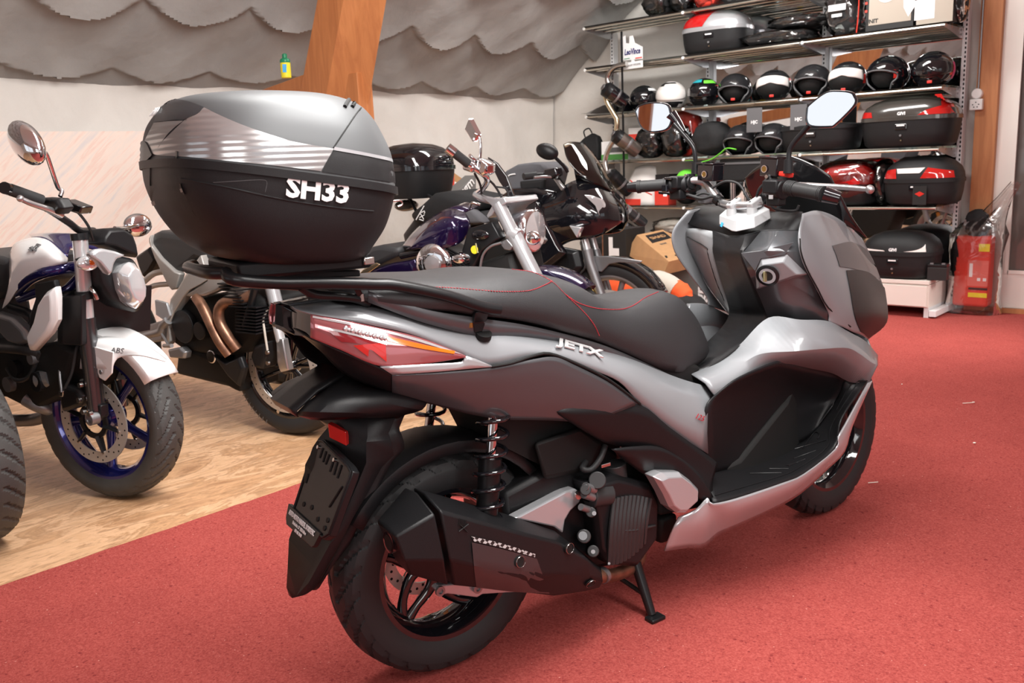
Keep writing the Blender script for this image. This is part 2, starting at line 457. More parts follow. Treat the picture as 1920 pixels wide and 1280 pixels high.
# carpet
m, nt, b = nodes('red_carpet'); co = coords(nt)
n1 = noise(nt, co, 190, 4, 0, .7); n2 = noise(nt, co, 5, 5, .6); n3 = noise(nt, co, 60, 4)
c = ramp(nt, n1, [(.32, (.21, .030, .027)), (.5, (.39, .072, .062)), (.68, (.54, .135, .112))])
c = mixc(nt, .35, c, ramp(nt, n2, [(.3, (.31, .055, .050)), (.7, (.42, .080, .068))]))
sp = ramp(nt, noise(nt, co, 130, 2), [(.73, (0, 0, 0)), (.77, (1, 1, 1))])
c = mixc(nt, sp, c, (.66, .30, .25))
dk = ramp(nt, n3, [(.30, (1, 1, 1)), (.36, (0, 0, 0))]); c = mixc(nt, dk, c, (.24, .035, .034))
nt.links.new(c, b.inputs['Base Color']); b.inputs['Roughness'].default_value = 1.0; b.inputs['Specular IOR Level'].default_value = .12
bumpn(nt, b, n1, .8, .004); M['carpet'] = m
# plywood
m, nt, b = nodes('plywood'); co = coords(nt, (.8, .22, 1)); co2 = coords(nt)
g1 = noise(nt, co, 9, 8, 1.6, .6); g2 = noise(nt, co, 60, 5, .5, .7)
c = ramp(nt, g1, [(.30, (0.375, 0.194, 0.094)), (.42, (0.625, 0.362, 0.194)), (.47, (0.450, 0.250, 0.125)), (.52, (0.725, 0.450, 0.263)), (.62, (0.625, 0.375, 0.206)), (.68, (0.750, 0.475, 0.288)), (.8, (0.525, 0.300, 0.150))])
c = mixc(nt, ramp(nt, g2, [(.36, (.55, .55, .55)), (.5, (0, 0, 0))]), c, (.26, .14, .07))
st = ramp(nt, noise(nt, co2, 1.6, 4, .8), [(.55, (0, 0, 0)), (.75, (.45, .45, .45))]); c = mixc(nt, st, c, (.40, .24, .14))
nt.links.new(c, b.inputs['Base Color']); b.inputs['Roughness'].default_value = .45; bumpn(nt, b, g2, .08, .003); M['plywood'] = m
# draped fabric
m, nt, b = nodes('grey_fabric'); co = coords(nt)
n = noise(nt, co, 3.0, 6, .5); c = ramp(nt, n, [(.3, (.68, .645, .60)), (.7, (.78, .745, .70))])
wv = noise(nt, co, 700, 2); c = mixc(nt, .12, c, ramp(nt, wv, [(.3, (.4, .38, .36)), (.7, (.9, .88, .86))]))
nt.links.new(c, b.inputs['Base Color']); b.inputs['Roughness'].default_value = .95; bumpn(nt, b, noise(nt, co, 9, 4), .35, .03); M['fabric'] = m
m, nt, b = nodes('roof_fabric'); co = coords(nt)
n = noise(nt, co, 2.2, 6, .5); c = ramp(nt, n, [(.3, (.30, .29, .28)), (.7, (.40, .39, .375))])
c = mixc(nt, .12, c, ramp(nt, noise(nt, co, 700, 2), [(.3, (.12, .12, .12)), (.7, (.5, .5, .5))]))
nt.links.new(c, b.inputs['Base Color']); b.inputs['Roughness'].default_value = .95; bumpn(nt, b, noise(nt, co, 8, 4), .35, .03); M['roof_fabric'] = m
# marbled panel: diagonal strokes in blocks
m, nt, b = nodes('marbled_panel'); co = coords(nt)
# strokes lean in the wall plane (y, z)
rot = coords(nt, (1, 1, 1), (math.radians(48), 0, 0)); mp = nt.nodes.new('ShaderNodeMapping'); mp.inputs['Scale'].default_value = (1, 5.5, .55); nt.links.new(rot, mp.inputs[0])
s1 = noise(nt, mp.outputs[0], 5.5, 6, .4, .6)
c = ramp(nt, s1, [(.30, (.60, .58, .62)), (.42, (.80, .68, .62)), (.52, (.86, .70, .62)), (.60, (.80, .50, .42)), (.66, (.82, .70, .62)), (.74, (.78, .74, .52))])
c = mixc(nt, .42, c, (.98, .84, .75))
nt.links.new(c, b.inputs['Base Color']); b.inputs['Roughness'].default_value = .6; M['marbled'] = m
# timber
def timber(name, c1, c2, ax):
    m, nt, b = nodes(name); sc = [14, 14, 14]; sc[ax] = 1.2
    co = coords(nt, tuple(sc)); n = noise(nt, co, 1.5, 6, 1.2, .6)
    nt.links.new(ramp(nt, n, [(.3, c1), (.7, c2)]), b.inputs['Base Color']); b.inputs['Roughness'].default_value = .55; M[name] = m
timber('timber', (.36, .115, .035), (.50, .185, .06), 2)
timber('timber_post', (.40, .15, .055), (.54, .23, .09), 2)
# ---- floor, carpet
struct(MB().rng(-5.6, 3.2, -4.2, 6.75, -.06, 0.0).build('floor', 'plywood', smooth=0))
b = MB(); pts = []
e = MB(); N = 220
for i in range(N + 1):
    y = -4.1 + 10.68 * i / N; x = -2.69 + random.uniform(-.004, .004)
    pts.append(V(x, y, 0))
pts2 = [V(3.15, 6.58, 0), V(3.15, -4.1, 0)]
# narrower edge strip by the gable: the carpet runs on under the shelving
top = [V(p.x, p.y, .0025) for p in pts]
rows = [top, [V(3.15, p.y, .0025) for p in pts]]
b.rings(rows, False, False, False)
b.rings([[V(p.x, p.y, .0005) for p in pts], top], False, False, False)
cp = b.build('carpet', 'carpet', smooth=0); tag(cp, 'worn red needle felt carpet covering the floor under the grey scooter', 'carpet')
b = MB().rng(-4.2, -2.685, 5.2, 6.58, .0005, .0027); o = b.build('carpet', 'carpet', smooth=0); tag(o, 'red carpet strip on the floor under the glass shelving', 'carpet')
# ---- gable wall
gp = [V(-5.46, 6.62, 0), V(3.2, 6.62, 0), V(3.2, 6.62, 3.1), V(-3.6, 6.62, 3.1), V(-5.46, 6.62, 1.71)]
struct(MB().prism(gp, (0, .1, 0)).build('wall_gable', 'fabric', smooth=0))
# ---- knee wall on the left
XW = -5.45
struct(MB().rng(XW - .1, XW, -4.2, 6.72, 0, 1.74).build('wall_left', 'fabric', smooth=0))
# loose fabric hanging over the knee wall
ys = [-4.1 + 10.7 * i / 150 for i in range(151)]
def wob(y, z):
    return .02 * math.sin(y * 2.1 + z * 3) + .012 * math.sin(y * 5.3 + 1 + z * 6) + .008 * math.sin(y * 11 + z * 13)
rows = []
for k in range(15):
    z = 1.735 - k * 1.73 / 14
    rows.append([V(XW + .045 + wob(y, z) * (1.0 if k else .4), y, z) for y in ys])
struct(MB().rings(rows, False, False, False).build('wall_cloth', 'fabric', smooth=60))
# marbled panel standing before it
struct(MB().rng(XW + .085, XW + .10, -4.1, 3.3, 0, 1.405).build('wall_panel', 'marbled', smooth=0))
# ---- sloping roof cloth: sagging between battens
SL = (3.1 - 1.71) / (5.45 - 3.6)
NU, NV = 420, 240
rows = []
def hem(k, y):
    b0, am, y0, W = ((.14, .07, 2.45, .60), (.68, .14, 3.11, .64), (1.30, .15, .3, .70), (1.8, .15, .1, .66), (2.6, .1, 0, .7))[k]
    return b0 - am * abs(math.sin(PI * (y - y0) / W)) ** .9 + .015 * math.sin(y * 1.9 + k)
def sag(y, d):   # how far the cloth hangs off the boards, d up the slope
    hs = [hem(k, y) for k in range(5)]
    k = -1
    while k < 4 and d >= hs[k + 1]: k += 1
    base = .010 * math.sin(y * 7 + d * 9) + .006 * math.sin(y * 15 - d * 13)
    if k < 0: return .012 + base * .3
    W, y0 = ((.60, 2.45), (.64, 3.11), (.70, .3), (.66, .1), (.7, 0))[k][::1] if False else (((.60, 2.45), (.64, 3.11), (.70, .3), (.66, .1), (.7, 0))[k])
    bel = abs(math.sin(PI * (y - y0) / W)) ** .7
    f = (d - hs[k]) / max(hs[min(k + 1, 4)] - hs[k], .3) if k < 4 else .5
    return .012 + ((.022 + .030 * bel) if k == 0 else (.028 + .050 * bel)) * math.exp(-2.6 * f) + base * .7
SLD = math.hypot(3.1 - 1.71, 5.45 - 3.6); a = math.atan(SL)
for i in range(NV + 1):
    d = -.06 + i / NV * (SLD + .06); r = []
    for y in [-4.1 + 10.7 * j / NU for j in range(NU + 1)]:
        h = sag(y, d)
        r.append(V(-5.40 + d * math.cos(a) + h * math.sin(a), y, 1.705 + d * math.sin(a) - h * math.cos(a)))
    rows.append(r)
struct(MB().rings(rows, False, False, False).build('ceiling_slope', 'roof_fabric', smooth=80))
struct(MB().prism([V(XW - .1, -4.2, 1.74), V(-3.6, -4.2, 3.12), V(-3.6, -4.2, 3.2), V(XW - .1, -4.2, 1.82)], (0, 10.9, 0)).build('ceiling_board', 'fabric', smooth=0))
D('ceiling_white', (.80, .79, .77), .8)
struct(MB().rng(-3.62, 3.2, -4.2, 6.72, 3.1, 3.18).build('ceiling', 'ceiling_white', smooth=0))
# ---- walls behind the camera, with windows in the right one
D('plaster', (.72, .70, .67), .8)
b = MB(); b.rng(3.2, 3.3, -4.2, 6.72, 0, .95).rng(3.2, 3.3, -4.2, 6.72, 2.25, 3.1)
for a_, c_ in ((-4.2, -3.2), (-1.2, -.4), (1.6, 2.4), (4.4, 6.72)): b.rng(3.2, 3.3, a_, c_, .95, 2.25)
struct(b.build('wall_right', 'plaster', smooth=0))
for i, (a_, c_) in enumerate(((-3.2, -1.2), (-.4, 1.6), (2.4, 4.4))):
    b = MB()
    for y in (a_, (a_ + c_) / 2 - .03, c_ - .06): b.rng(3.21, 3.27, y, y + .06, .95, 2.25)
    b.rng(3.21, 3.27, a_, c_, .95, 1.01).rng(3.21, 3.27, a_, c_, 2.19, 2.25)
    struct(b.build('window_%d' % (i + 1), 'white_plastic', smooth=0))
b = MB(); b.rng(-5.6, -4.0, -4.3, -4.2, 0, 3.1).rng(0, 3.3, -4.3, -4.2, 0, 3.1).rng(-4, 0, -4.3, -4.2, 0, .6).rng(-4, 0, -4.3, -4.2, 2.4, 3.1)
struct(b.build('wall_behind', 'plaster', smooth=0))
b = MB()
for x in (-4, -2.03, -.06): b.rng(x, x + .06, -4.28, -4.22, .6, 2.4)
struct(b.build('window_4', 'white_plastic', smooth=0))
struct(MB().prism([V(-2.72, -3.9, 0), V(-2.60, -3.9, 0), V(-2.30, -3.9, 3.1), V(-2.42, -3.9, 3.1)], (0, .14, 0)).build('trim_6', 'timber', smooth=0))
# ---- timber strut with its tie beam and the bottle on it
def hitY(px, py, y): return on_y(px, py, y)
YB = 3.45
p0, p1 = on_z(576, 137, 1.66), None
YB = p0.y
def ypt(px, py, y=YB): return on_y(px, py, y)
# tie: end face at the picture's (572..597, 137..165)
e0 = ypt(576, 137); e1 = ypt(598, 143)
zt = e0.z; XE = e0.x
tie = MB().rng(XW + .05, XE, YB, YB + .11, zt - .12, zt)
for p in tie.v:
    if p.x < XE - .1: p.z -= .11 * (XE - p.x)
struct(tie.build('trim_1', 'timber', smooth=0, bevel=.004))
yp = YB - .0
b = MB()
A0, A1 = on_y(562, 175, yp - .02), on_y(660, 175, yp - .02)
B0, B1 = on_y(597, -12, yp - .02), on_y(691, -12, yp - .02)
C0, C1 = on_y(612, 175, yp - .02), on_y(646, -12, yp - .02)
ext = 1.0
def down(a, b_, z): t = (z - a.z) / (b_.z - a.z); return a + (b_ - a) * t
q = [down(A0, B0, 1.35), down(C0, C1, 1.35), down(C0, C1, 2.75), down(A0, B0, 2.75)]
# camera-facing wide face and the turned side face
side0, side1 = down(A1, B1, 1.35), down(A1, B1, 2.75)
dp = V(0.02, .16, 0)
b.add([q[0], q[1], q[2], q[3], side0 + dp * .7, side1 + dp * .7, q[0] + V(-.02, .16, 0), q[3] + V(-.02, .16, 0)],
      [(0, 1, 2, 3), (1, 4, 5, 2), (4, 6, 7, 5), (6, 0, 3, 7), (3, 2, 5, 7), (0, 6, 4, 1)])
struct(b.build('trim_2', 'timber', smooth=0, bevel=.004))
c0 = on_y(640, 143, yp + .02)
struct(MB().box(c0 + V(.05, .06, -.12), (.14, .1, .26)).build('trim_3', 'timber', smooth=0, bevel=.004))
# bottle
bp = on_z(537, 145, zt)
bp = V(bp.x, YB + .05, zt)
k = (on_y(537, 145, YB + .05)); bp.x = k.x
bt = empty('bottle', bp, 0, 'small yellow bottle with green cap standing on the wooden beam', 'bottle')
MB().lathe([(.0, 0), (.026, 0), (.029, .004), (.029, .085), (.0, .085)], (0, 0, 0), (0, 0, 1), 24).build('label_wrap', 'yellow_label', bt)
D('green_plastic', (.02, .22, .10), .3)
MB().lathe([(.028, .085), (.0295, .088), (.0295, .10), (.024, .108), (.012, .112), (.0, .112)], (0, 0, 0), (0, 0, 1), 24).build('shoulder', 'green_plastic', bt)
MB().lathe([(.014, .112), (.015, .132), (.008, .137), (0, .137)], (0, 0, 0), (0, 0, 1), 20).build('cap', 'green_plastic', bt)
MB().prism([V(.012, -.0292, .03), V(.026, -.014, .03), V(.028, -.011, .075), V(.014, -.029, .075)], (.001, -.001, 0)).build('blue_print', 'blue_mark', bt, smooth=0)
# ---- door, post, socket, conduit on the gable wall
GY = 6.62
x0 = on_y(1872, 0, GY - .02).x; zb = .03
d = empty('door_1', (x0, GY, 0)); d['kind'] = 'structure'
D('door_white', (.80, .765, .71), .5)
def dl(x, y, z): return V(x - x0, y - GY, z)
wx = on_y(1903, 300, GY - .06).x; wz = on_y(1903, 508, GY - .06).z
b = MB().rng(0, wx - x0, -.055, 0, .035, 2.35).rng(wx - x0, wx - x0 + .6, -.055, 0, .035, wz).rng(wx - x0 + .6, 1.0, -.055, 0, .035, 2.35).rng(wx - x0, wx - x0 + .6, -.055, 0, 2.1, 2.35)
b.build('door_leaf', 'door_white', d, smooth=0, bevel=.003)
b = MB()
for (a1, a2, z1, z2) in ((wx - x0 - .02, wx - x0 + .004, wz - .02, 2.12), (wx - x0, wx - x0 + .6, wz - .02, wz + .004)): b.rng(a1, a2, -.066, -.05, z1, z2)
b.build('glazing_bead', 'door_white', d, smooth=0)
D('door_glass', (.13, .11, .10), .05, coat=1)
MB().rng(wx - x0, wx - x0 + .6, -.03, -.025, wz, 2.12).build('door_pane', 'door_glass', d, smooth=0)
b = MB()
for pz in (on_y(1885, 40, GY - .06).z, on_y(1852, 510, GY - .06).z): b.cyl((.008, -.062, pz - .03), (.008, -.062, pz + .03), .008)
b.build('hinge', 'brass', d)
b = MB(); b.rng(-.03, 1.05, -.09, 0, 0, .032); b.build('threshold', 'timber_post', d, smooth=0)
# frame strip between post and door
xl, xr = on_y(1838, 200, GY - .05).x, x0
xp0 = on_y(1830, 200, GY - .08).x; xp1 = on_y(1868, 200, GY - .08).x
struct(MB().rng(xp0, xp1 + .01, GY - .10, GY, 0, 3.1).build('trim_4', 'timber_post', smooth=0, bevel=.003))
struct(MB().rng(xp1 + .008, x0 - .002, GY - .05, GY, 0, 2.5).build('trim_5', 'door_white', smooth=0))
# conduit and socket
cx_ = on_y(1836, 100, GY - .115).x
so = on_y(1831, 196, GY - .12)
b = MB(); b.cyl((cx_ + .006, GY - .11, so.z + .06), (cx_ + .006, GY - .11, 3.05), .006)
tag(b.build('cable_conduit', 'cast_alloy'), 'thin grey conduit running down the brown wooden post', 'pipe')
s_ = empty('wall_socket', (so.x, GY - .1, so.z), 0, 'white square wall socket with round box above it on the wooden post', 'socket')
MB().box((0, -.02, 0), (.078, .04, .07)).build('socket_plate', 'white_plastic', s_, smooth=0, bevel=.006)
MB().lathe([(.0, 0), (.033, 0), (.033, .03), (.028, .036), (0, .036)], (0.0, 0, .068), (0, -1, 0), 24).build('junction_box', 'white_plastic', s_)
b = MB()
for x, z in ((-.018, .0), (.018, .0), (0, .014), (-.01, -.016), (.01, -.016)): b.cyl((x, -.0415, z), (x, -.039, z), .004, seg=8)
b.build('socket_hole', 'dark_inside', s_)
# litter on the carpet
for i, (px, py, ln, an, lab) in enumerate(((1815, 755, .05, .1, 'thin pale wood chip with a blob lying right of the scooter'), (1637, 904, .035, .1, 'short thin straw lying beside the front wheel of the scooter'), (1691, 720, .008, 1, 'tiny white crumb on the carpet behind the front wheel'), (1827, 830, .014, .4, 'small pale yellow flake on the carpet at the right edge'))):
    p = on_z(px, py, .008)
    b = MB()
    if ln > .03: b.box((0, 0, .0015), (ln, .003, .002)); 
    if ln > .04: b.ell((ln / 2, 0, .003), .007, .004, .002, 10, 6)
    if ln < .03: b.ell((0, 0, .002), ln / 2, ln / 3, .0025, 10, 6)
    o = b.build('litter', 'dirty_carpet_bit'); o.location = (p.x, p.y, .0065); o.rotation_euler = (0, 0, YAW + an)
    tag(o, lab, 'litter')
# ================================================================ the grey scooter in front
_r = on_z(795, 1252); _f = on_z(1510, 966)
FS = Frame(_r, math.atan2(_f.y - _r.y, _f.x - _r.x))
S = FS.S
sc = empty('scooter', FS.o, FS.ang, 'large dark grey maxi scooter with a rear luggage rack standing on the red carpet', 'scooter')
def SP(rows):  # rows of (px,py,t)
    return [[S(*p) for p in r] for r in rows]
def pane(name, rows, m, nu=5, nv=4, solid=.004, both=True, parent=None, smooth=32, tr=False):
    if tr: rows = [list(r) for r in zip(*rows)]
    g = MB().grid(SP(rows), nu, nv)
    o = g.build(name, m, parent or sc, smooth=smooth, solid=solid, soff=0)
    if both: g.flipped().build(name, m, parent or sc, smooth=smooth, solid=solid)
    return g
AXY = V(0, -1, 0)
# wheels
wheel(sc, (.055, 0, .256), (0, 1, 0), .256, .132, .172, spokes=5, disc=[(.06, .11, 'disc_steel')], hub=.045, fl=.55)
dst = math.radians(6)
wheel(sc, (1.44, 0, .264), (math.sin(-dst), math.cos(dst), 0), .264, .112, .182, spokes=5, groove=30, disc=[(.06, .13, 'disc_steel')], hub=.035, fl=.2)
# front fork, mudguard
b = MB()
for y in (-.075, .075): b.tube([(1.44, y, .264), (1.30, y * 1.05, .66)], [.022, .026], 14)
b.build('fork', 'black_satin', sc)
b = MB(); R = []
for i in range(17):
    th = math.radians(78 + 60 * i / 16); c = V(1.44, 0, .264)
    R.append([c + V(math.cos(th) * .285, y, math.sin(th) * .285 + (.0 if abs(y) < .05 else -.012)) for y in (-.072, -.06, -.03, 0, .03, .06, .072)])
b.rings(R, False, False, False); b.build('front_mudguard', 'black_satin', sc, solid=.004, smooth=50)
# inner core: frame, fuel tank and luggage box hidden behind the panels
def secs(L):
    R = []
    for x, w, z0, z1 in L: R.append([V(x, -w, z0), V(x, w, z0), V(x, w * .9, z1), V(x, -w * .9, z1)])
    return R
MB().rings(secs([(-.22, .03, .83, .855), (-.12, .075, .76, .855), (0, .10, .68, .83), (.15, .115, .63, .79), (.4, .12, .60, .745), (.62, .12, .48, .64), (.78, .11, .30, .60), (.85, .10, .27, .56)])).build('underbody', 'dark_inside', sc, bevel=.01)
MB().rings(secs([(.62, .13, .24, .30), (.9, .16, .22, .33), (1.1, .15, .25, .45), (1.28, .10, .35, .62)])).build('belly_pan', 'dark_inside', sc, bevel=.01)
MB().rings(secs([(1.14, .10, .50, .90), (1.20, .15, .50, .93), (1.32, .15, .52, .92), (1.48, .09, .55, .80)])).build('steering_head_cover', 'dark_inside', sc, bevel=.01)
# seat: sections along the bike (x, z top, z bottom, half width)
ST = [(-.17, .893, .876, .08), (-.12, .904, .872, .125), (-.03, .905, .848, .150), (.04, .900, .836, .158), (.10, .896, .820, .165), (.18, .897, .802, .168), (.25, .892, .782, .17), (.33, .876, .752, .168), (.40, .848, .727, .162), (.46, .815, .70, .155), (.52, .796, .672, .148), (.60, .788, .632, .138), (.66, .790, .606, .126), (.71, .793, .592, .115), (.75, .780, .588, .105), (.80, .742, .590, .09), (.85, .68, .598, .07), (.885, .63, .605, .045)]
STs = spline([Vector((a, z1, z0)) for a, z1, z0, w_ in ST], 4); SW = spline([Vector((w_, 0, 0)) for a, z1, z0, w_ in ST], 4)
R = []
for q, ww in zip(STs, SW):
    x, zt, zb_ = q; w_ = ww.x; r = []
    H = zt - zb_
    prof = [(-.93, 0), (-.99, .10), (-1.01, .35), (-.95, .66), (-.82, .86), (-.62, .96), (-.3, .99), (0, 1.0)]
    for u, v_ in prof + [(-u, v_) for u, v_ in reversed(prof[:-1])]: r.append(V(x, u * w_, zb_ + v_ * H))
    r.append(V(x, 0, zb_ - .005)); R.append(r)
seat_mb = MB().rings(R); seat = seat_mb.build('seat', 'seat_vinyl', sc, smooth=70)
st_t = bvh([seat_mb])
def seam(pts, n=6, m='red_thread', parent=seat, tree=st_t, w_=.0011, off=.0006, name='stitching', dash=False):
    L = spline([Vector((x, y, 0)) for x, y in pts], n); P = [dpt(FS, tree, p.x, p.y, off)[0] for p in L]
    b = MB()
    if dash:
        for i in range(0, len(P) - 1): b.tube([P[i], P[i].lerp(P[i + 1], .62)], w_, 6)
    else: b.tube(P, w_, 6)
    return b.build(name, m, parent, smooth=60)
seam([(775, 537), (850, 540), (930, 546), (990, 545), (1020, 535), (1035, 527)], 14, dash=True)
seam([(960, 505), (1000, 511), (1035, 528), (1060, 552), (1090, 580), (1112, 606), (1124, 630)], 10, dash=True)
seam([(1060, 552), (1085, 568), (1120, 578), (1160, 580), (1185, 574), (1210, 558), (1235, 547)], 12, dash=True)
# dark strip below the seat
pane('seat_base', [[(690, 545, .125), (800, 580, .148), (900, 596, .155), (1000, 612, .155), (1120, 643, .148), (1200, 676, .13), (1262, 706, .11)],
                   [(690, 566, .12), (800, 606, .14), (905, 630, .15), (1000, 634, .15), (1110, 656, .146), (1190, 684, .136), (1270, 716, .11)]], 'grey_paint_dark', 6, 2)
# upper light side panel
U = [[(545, 574, .03), (555, 580, .06), (583, 588, .096)],
     [(620, 565, .05), (660, 585, .11), (700, 610, .132)],
     [(700, 571, .075), (745, 598, .13), (785, 631, .152)],
     [(790, 600, .115), (835, 630, .152), (870, 666, .168)],
     [(873, 617, .135), (900, 650, .165), (925, 686, .178)],
     [(936, 622, .14), (970, 645, .170), (1000, 668, .186)],
     [(1040, 638, .145), (1040, 651, .175), (1035, 666, .190)],
     [(1108, 652, .145), (1110, 671, .180), (1100, 690, .192)],
     [(1186, 675, .14), (1177, 700, .180), (1160, 715, .193)],
     [(1245, 699, .13), (1232, 737, .178), (1200, 757, .188)],
     [(1287, 714, .125), (1285, 770, .172), (1255, 803, .182)],
     [(1348, 731, .12), (1326, 775, .168), (1327, 851, .176)]]
up = pane('side_panel', U, 'grey_paint', 2, 5)
# notch around the rack bolt
MB().lathe([(.0, 0), (.017, 0), (.017, .012), (0, .012)], S(905, 627, .152) + V(0, 0, -.006), (0, -.5, 1), 20).build('rack_bolt_recess', 'dark_inside', sc)
# lower side panel, black then grey
T0 = [(583, 634, .100), (640, 658, .125), (715, 689, .15), (735, 702, .154)]
B0_ = [(551, 614, .045), (600, 655, .07), (650, 702, .09), (735, 738, .11)]
def mids(a, b, f, dt): return tuple(a[i] + (b[i] - a[i]) * f + (dt if i == 2 else 0) for i in range(3))
pane('tail_side_panel', [T0, [mids(a, b, .5, .006) for a, b in zip(T0, B0_)], B0_], 'black_plastic')
T1 = [(735, 702, .154), (830, 697, .167), (925, 688, .179), (1000, 673, .190), (1040, 669, .194), (1075, 683, .195), (1140, 716, .196), (1197, 757, .190)]
B1_ = [(735, 738, .11), (827, 761, .122), (880, 775, .13), (940, 785, .14), (990, 786, .15), (1030, 787, .155), (1070, 789, .16), (1110, 790, .165)]
pane('lower_side_panel', [T1, [mids(a, b, .3, .008) for a, b in zip(T1, B1_)], [mids(a, b, .7, .008) for a, b in zip(T1, B1_)], B1_], 'grey_paint_dark', 5, 4)
# groove line along the panel's upper edge
b = MB(); b.tube([S(*p) for p in [(922, 687, .182), (960, 680, .187), (1000, 667, .190), (1030, 663, .192), (1075, 679, .195), (1140, 711, .197), (1200, 757, .191)]], .0035, 8, 3)
b.build('panel_groove', 'dark_inside', sc); b.flipped().build('panel_groove', 'dark_inside', sc)
# silver trim below the lamp
pane('silver_trim', [[(712, 687, .157), (800, 682, .166), (865, 678, .172), (875, 667, .174), (924, 686, .182)],
                     [(735, 702, .158), (800, 698, .167), (850, 694, .172), (880, 691, .176), (924, 687.5, .182)]], 'silver_paint', 3, 3, smooth=25)
# tail lamp (both sides), its lens layers and the strips in it
TLt = [(582, 589, .103), (640, 599, .122), (700, 612, .135), (790, 634, .155), (872, 667, .171)]
TLb = [(582, 632, .106), (637, 655, .128), (717, 687, .155), (800, 681, .166), (873, 669, .172)]
tl = MB().grid(SP([TLt, [mids(a, b, .5, .004) for a, b in zip(TLt, TLb)], TLb]), 5, 6)
for g in (tl, tl.flipped()):
    to = g.build('tail_lamp', 'pink_lens', sc, solid=.004)
tlo = [o for o in COL.objects if o.name == 'tail_lamp'][0]
tlt = pbvh([tl])
def lay(rows, m, name, off, nu=4, nv=3, parent=tlo, fr=FS, tree=tlt, solid=.0):
    b = drape(fr, tree, rows, nu, nv, off); return b.build(name, m, parent, solid=solid)
lay([[(722, 630), (790, 646), (852, 660)], [(726, 640), (780, 652), (850, 664)]], 'amber_lens', 'indicator_lens', .0015)
lay([[(586, 592), (700, 615), (785, 636), (868, 667)], [(586, 596), (700, 619), (780, 640), (850, 662)]], 'clear_lens', 'lens_edge', .0012)
lay([[(614, 619), (680, 630), (722, 643)], [(640, 640), (672, 644), (700, 654)]], 'red_lens', 'brake_lens', .0012)
lay([[(662, 647), (690, 645), (722, 643)], [(690, 668), (694, 655), (724, 678)]], 'red_lens_bright', 'brake_lens', .0016)
lay([[(596, 611), (650, 622), (722, 643)], [(596, 614), (650, 626), (724, 647)]], 'clear_lens', 'lens_rib', .002)
b = MB()
for i in range(6):
    p, n = dpt(FS, tlt, 648 + i * 13.4, 617 + i * 3.3, .002); b.ell(p, .005, .0025, .006, 10, 6)
    p, n = dpt(FS, tlt, 654 + i * 13.4, 619 + i * 3.3, .002); b.ell(p, .003, .0025, .004, 8, 6)
b.build('led', 'clear_lens', tlo)
# rear end between the lamps
b = MB(); L = [S(539, 571, .0), S(552, 579, .05), S(566, 600, .075), S(553, 614, .045)]
R = []
for k in range(9):
    y = 1 - k / 4
    R.append([S(545, 573, .03) * 1, S(583, 590, .096), S(583, 633, .10), S(551, 614, .045)])
    R[-1] = [V(p.x - (.012 if abs(y) < .6 else 0), p.y * y, p.z) for p in R[-1]]
b.rings(R, True, True, True); b.build('tail_cover', 'black_gloss', sc, smooth=30)
# tail top
b = MB().grid([[S(545, 573, .03 ), S(620, 565, .05), S(700, 571, .075), S(780, 590, .11)], [V(p.x, -p.y, p.z) for p in (S(545, 573, .03), S(620, 565, .05), S(700, 571, .075), S(780, 590, .11))]], 3, 3)
b.build('tail_top', 'grey_paint_dark', sc, solid=.005)
# ---------------- black lower side covers
G = [[(1043, 771, .168), (1064, 765, .175), (1130, 761, .186), (1199, 758, .191), (1255, 801, .188), (1325, 852, .182), (1345, 868, .182)],
     [(1046, 775, .166), (1100, 800, .172), (1150, 810, .178), (1200, 820, .182), (1255, 840, .184), (1315, 880, .186), (1335, 905, .19)],
     [(1048, 777, .16), (1120, 822, .162), (1150, 833, .165), (1182, 840, .168), (1240, 850, .18), (1290, 880, .19), (1337, 932, .20)]]
pane('lower_cover', G, 'black_plastic', 4, 3, smooth=25)
G2 = [[(1146, 842, .178), (1186, 837, .186), (1233, 837, .19), (1277, 859, .196), (1313, 891, .203), (1337, 931, .212)],
      [(1160, 852, .176), (1215, 862, .184), (1250, 868, .188), (1285, 885, .196), (1310, 915, .205), (1333, 938, .212)],
      [(1160, 853, .165), (1210, 891, .168), (1235, 895, .17), (1270, 905, .18), (1295, 925, .195), (1328, 944, .205)]]
pane('lower_cover', G2, 'black_plastic', 4, 3, smooth=25)
# passenger peg cover
FP = [(1224, 893), (1240, 885), (1272, 884), (1292, 899), (1309, 917), (1308, 939), (1284, 961), (1268, 961), (1254, 950), (1242, 924)]
b = MB(); o_ = [S(x, y, .205) for x, y in FP]; cN = sum(o_, V(0, 0, 0)) / len(o_)
b.rings([[p + V(0, .03, 0) for p in o_], o_, [cN + (p - cN) * .80 + V(0, -.014, 0) for p in o_]])
for g in (b, b.flipped()): g.build('passenger_footpeg', 'silver_paint', sc, smooth=15, bevel=.002)
# floor side trim
F_ = [[(1272, 969, .185), (1262, 990, .185), (1246, 1032, .165)], [(1304, 955, .20), (1302, 985, .198), (1290, 1026, .165)],
      [(1326, 933, .215), (1322, 980, .208), (1320, 1025, .165)], [(1336, 944, .225), (1345, 965, .21), (1345, 1004, .17)],
      [(1383, 933, .238), (1382, 955, .232), (1375, 990, .182)], [(1467, 905, .252), (1462, 925, .245), (1445, 957, .20)],
      [(1507, 888, .254), (1508, 900, .25), (1500, 925, .215)], [(1566, 841, .252), (1563, 852, .25), (1553, 877, .228)],
      [(1571, 818, .25), (1578, 830, .25), (1583, 846, .24)], [(1584, 795, .245), (1592, 800, .245), (1598, 797, .235)],
      [(1627, 717, .228), (1631, 716, .227), (1635, 713, .22)]]
pane('floor_side_trim', F_, 'silver_paint', 4, 3)
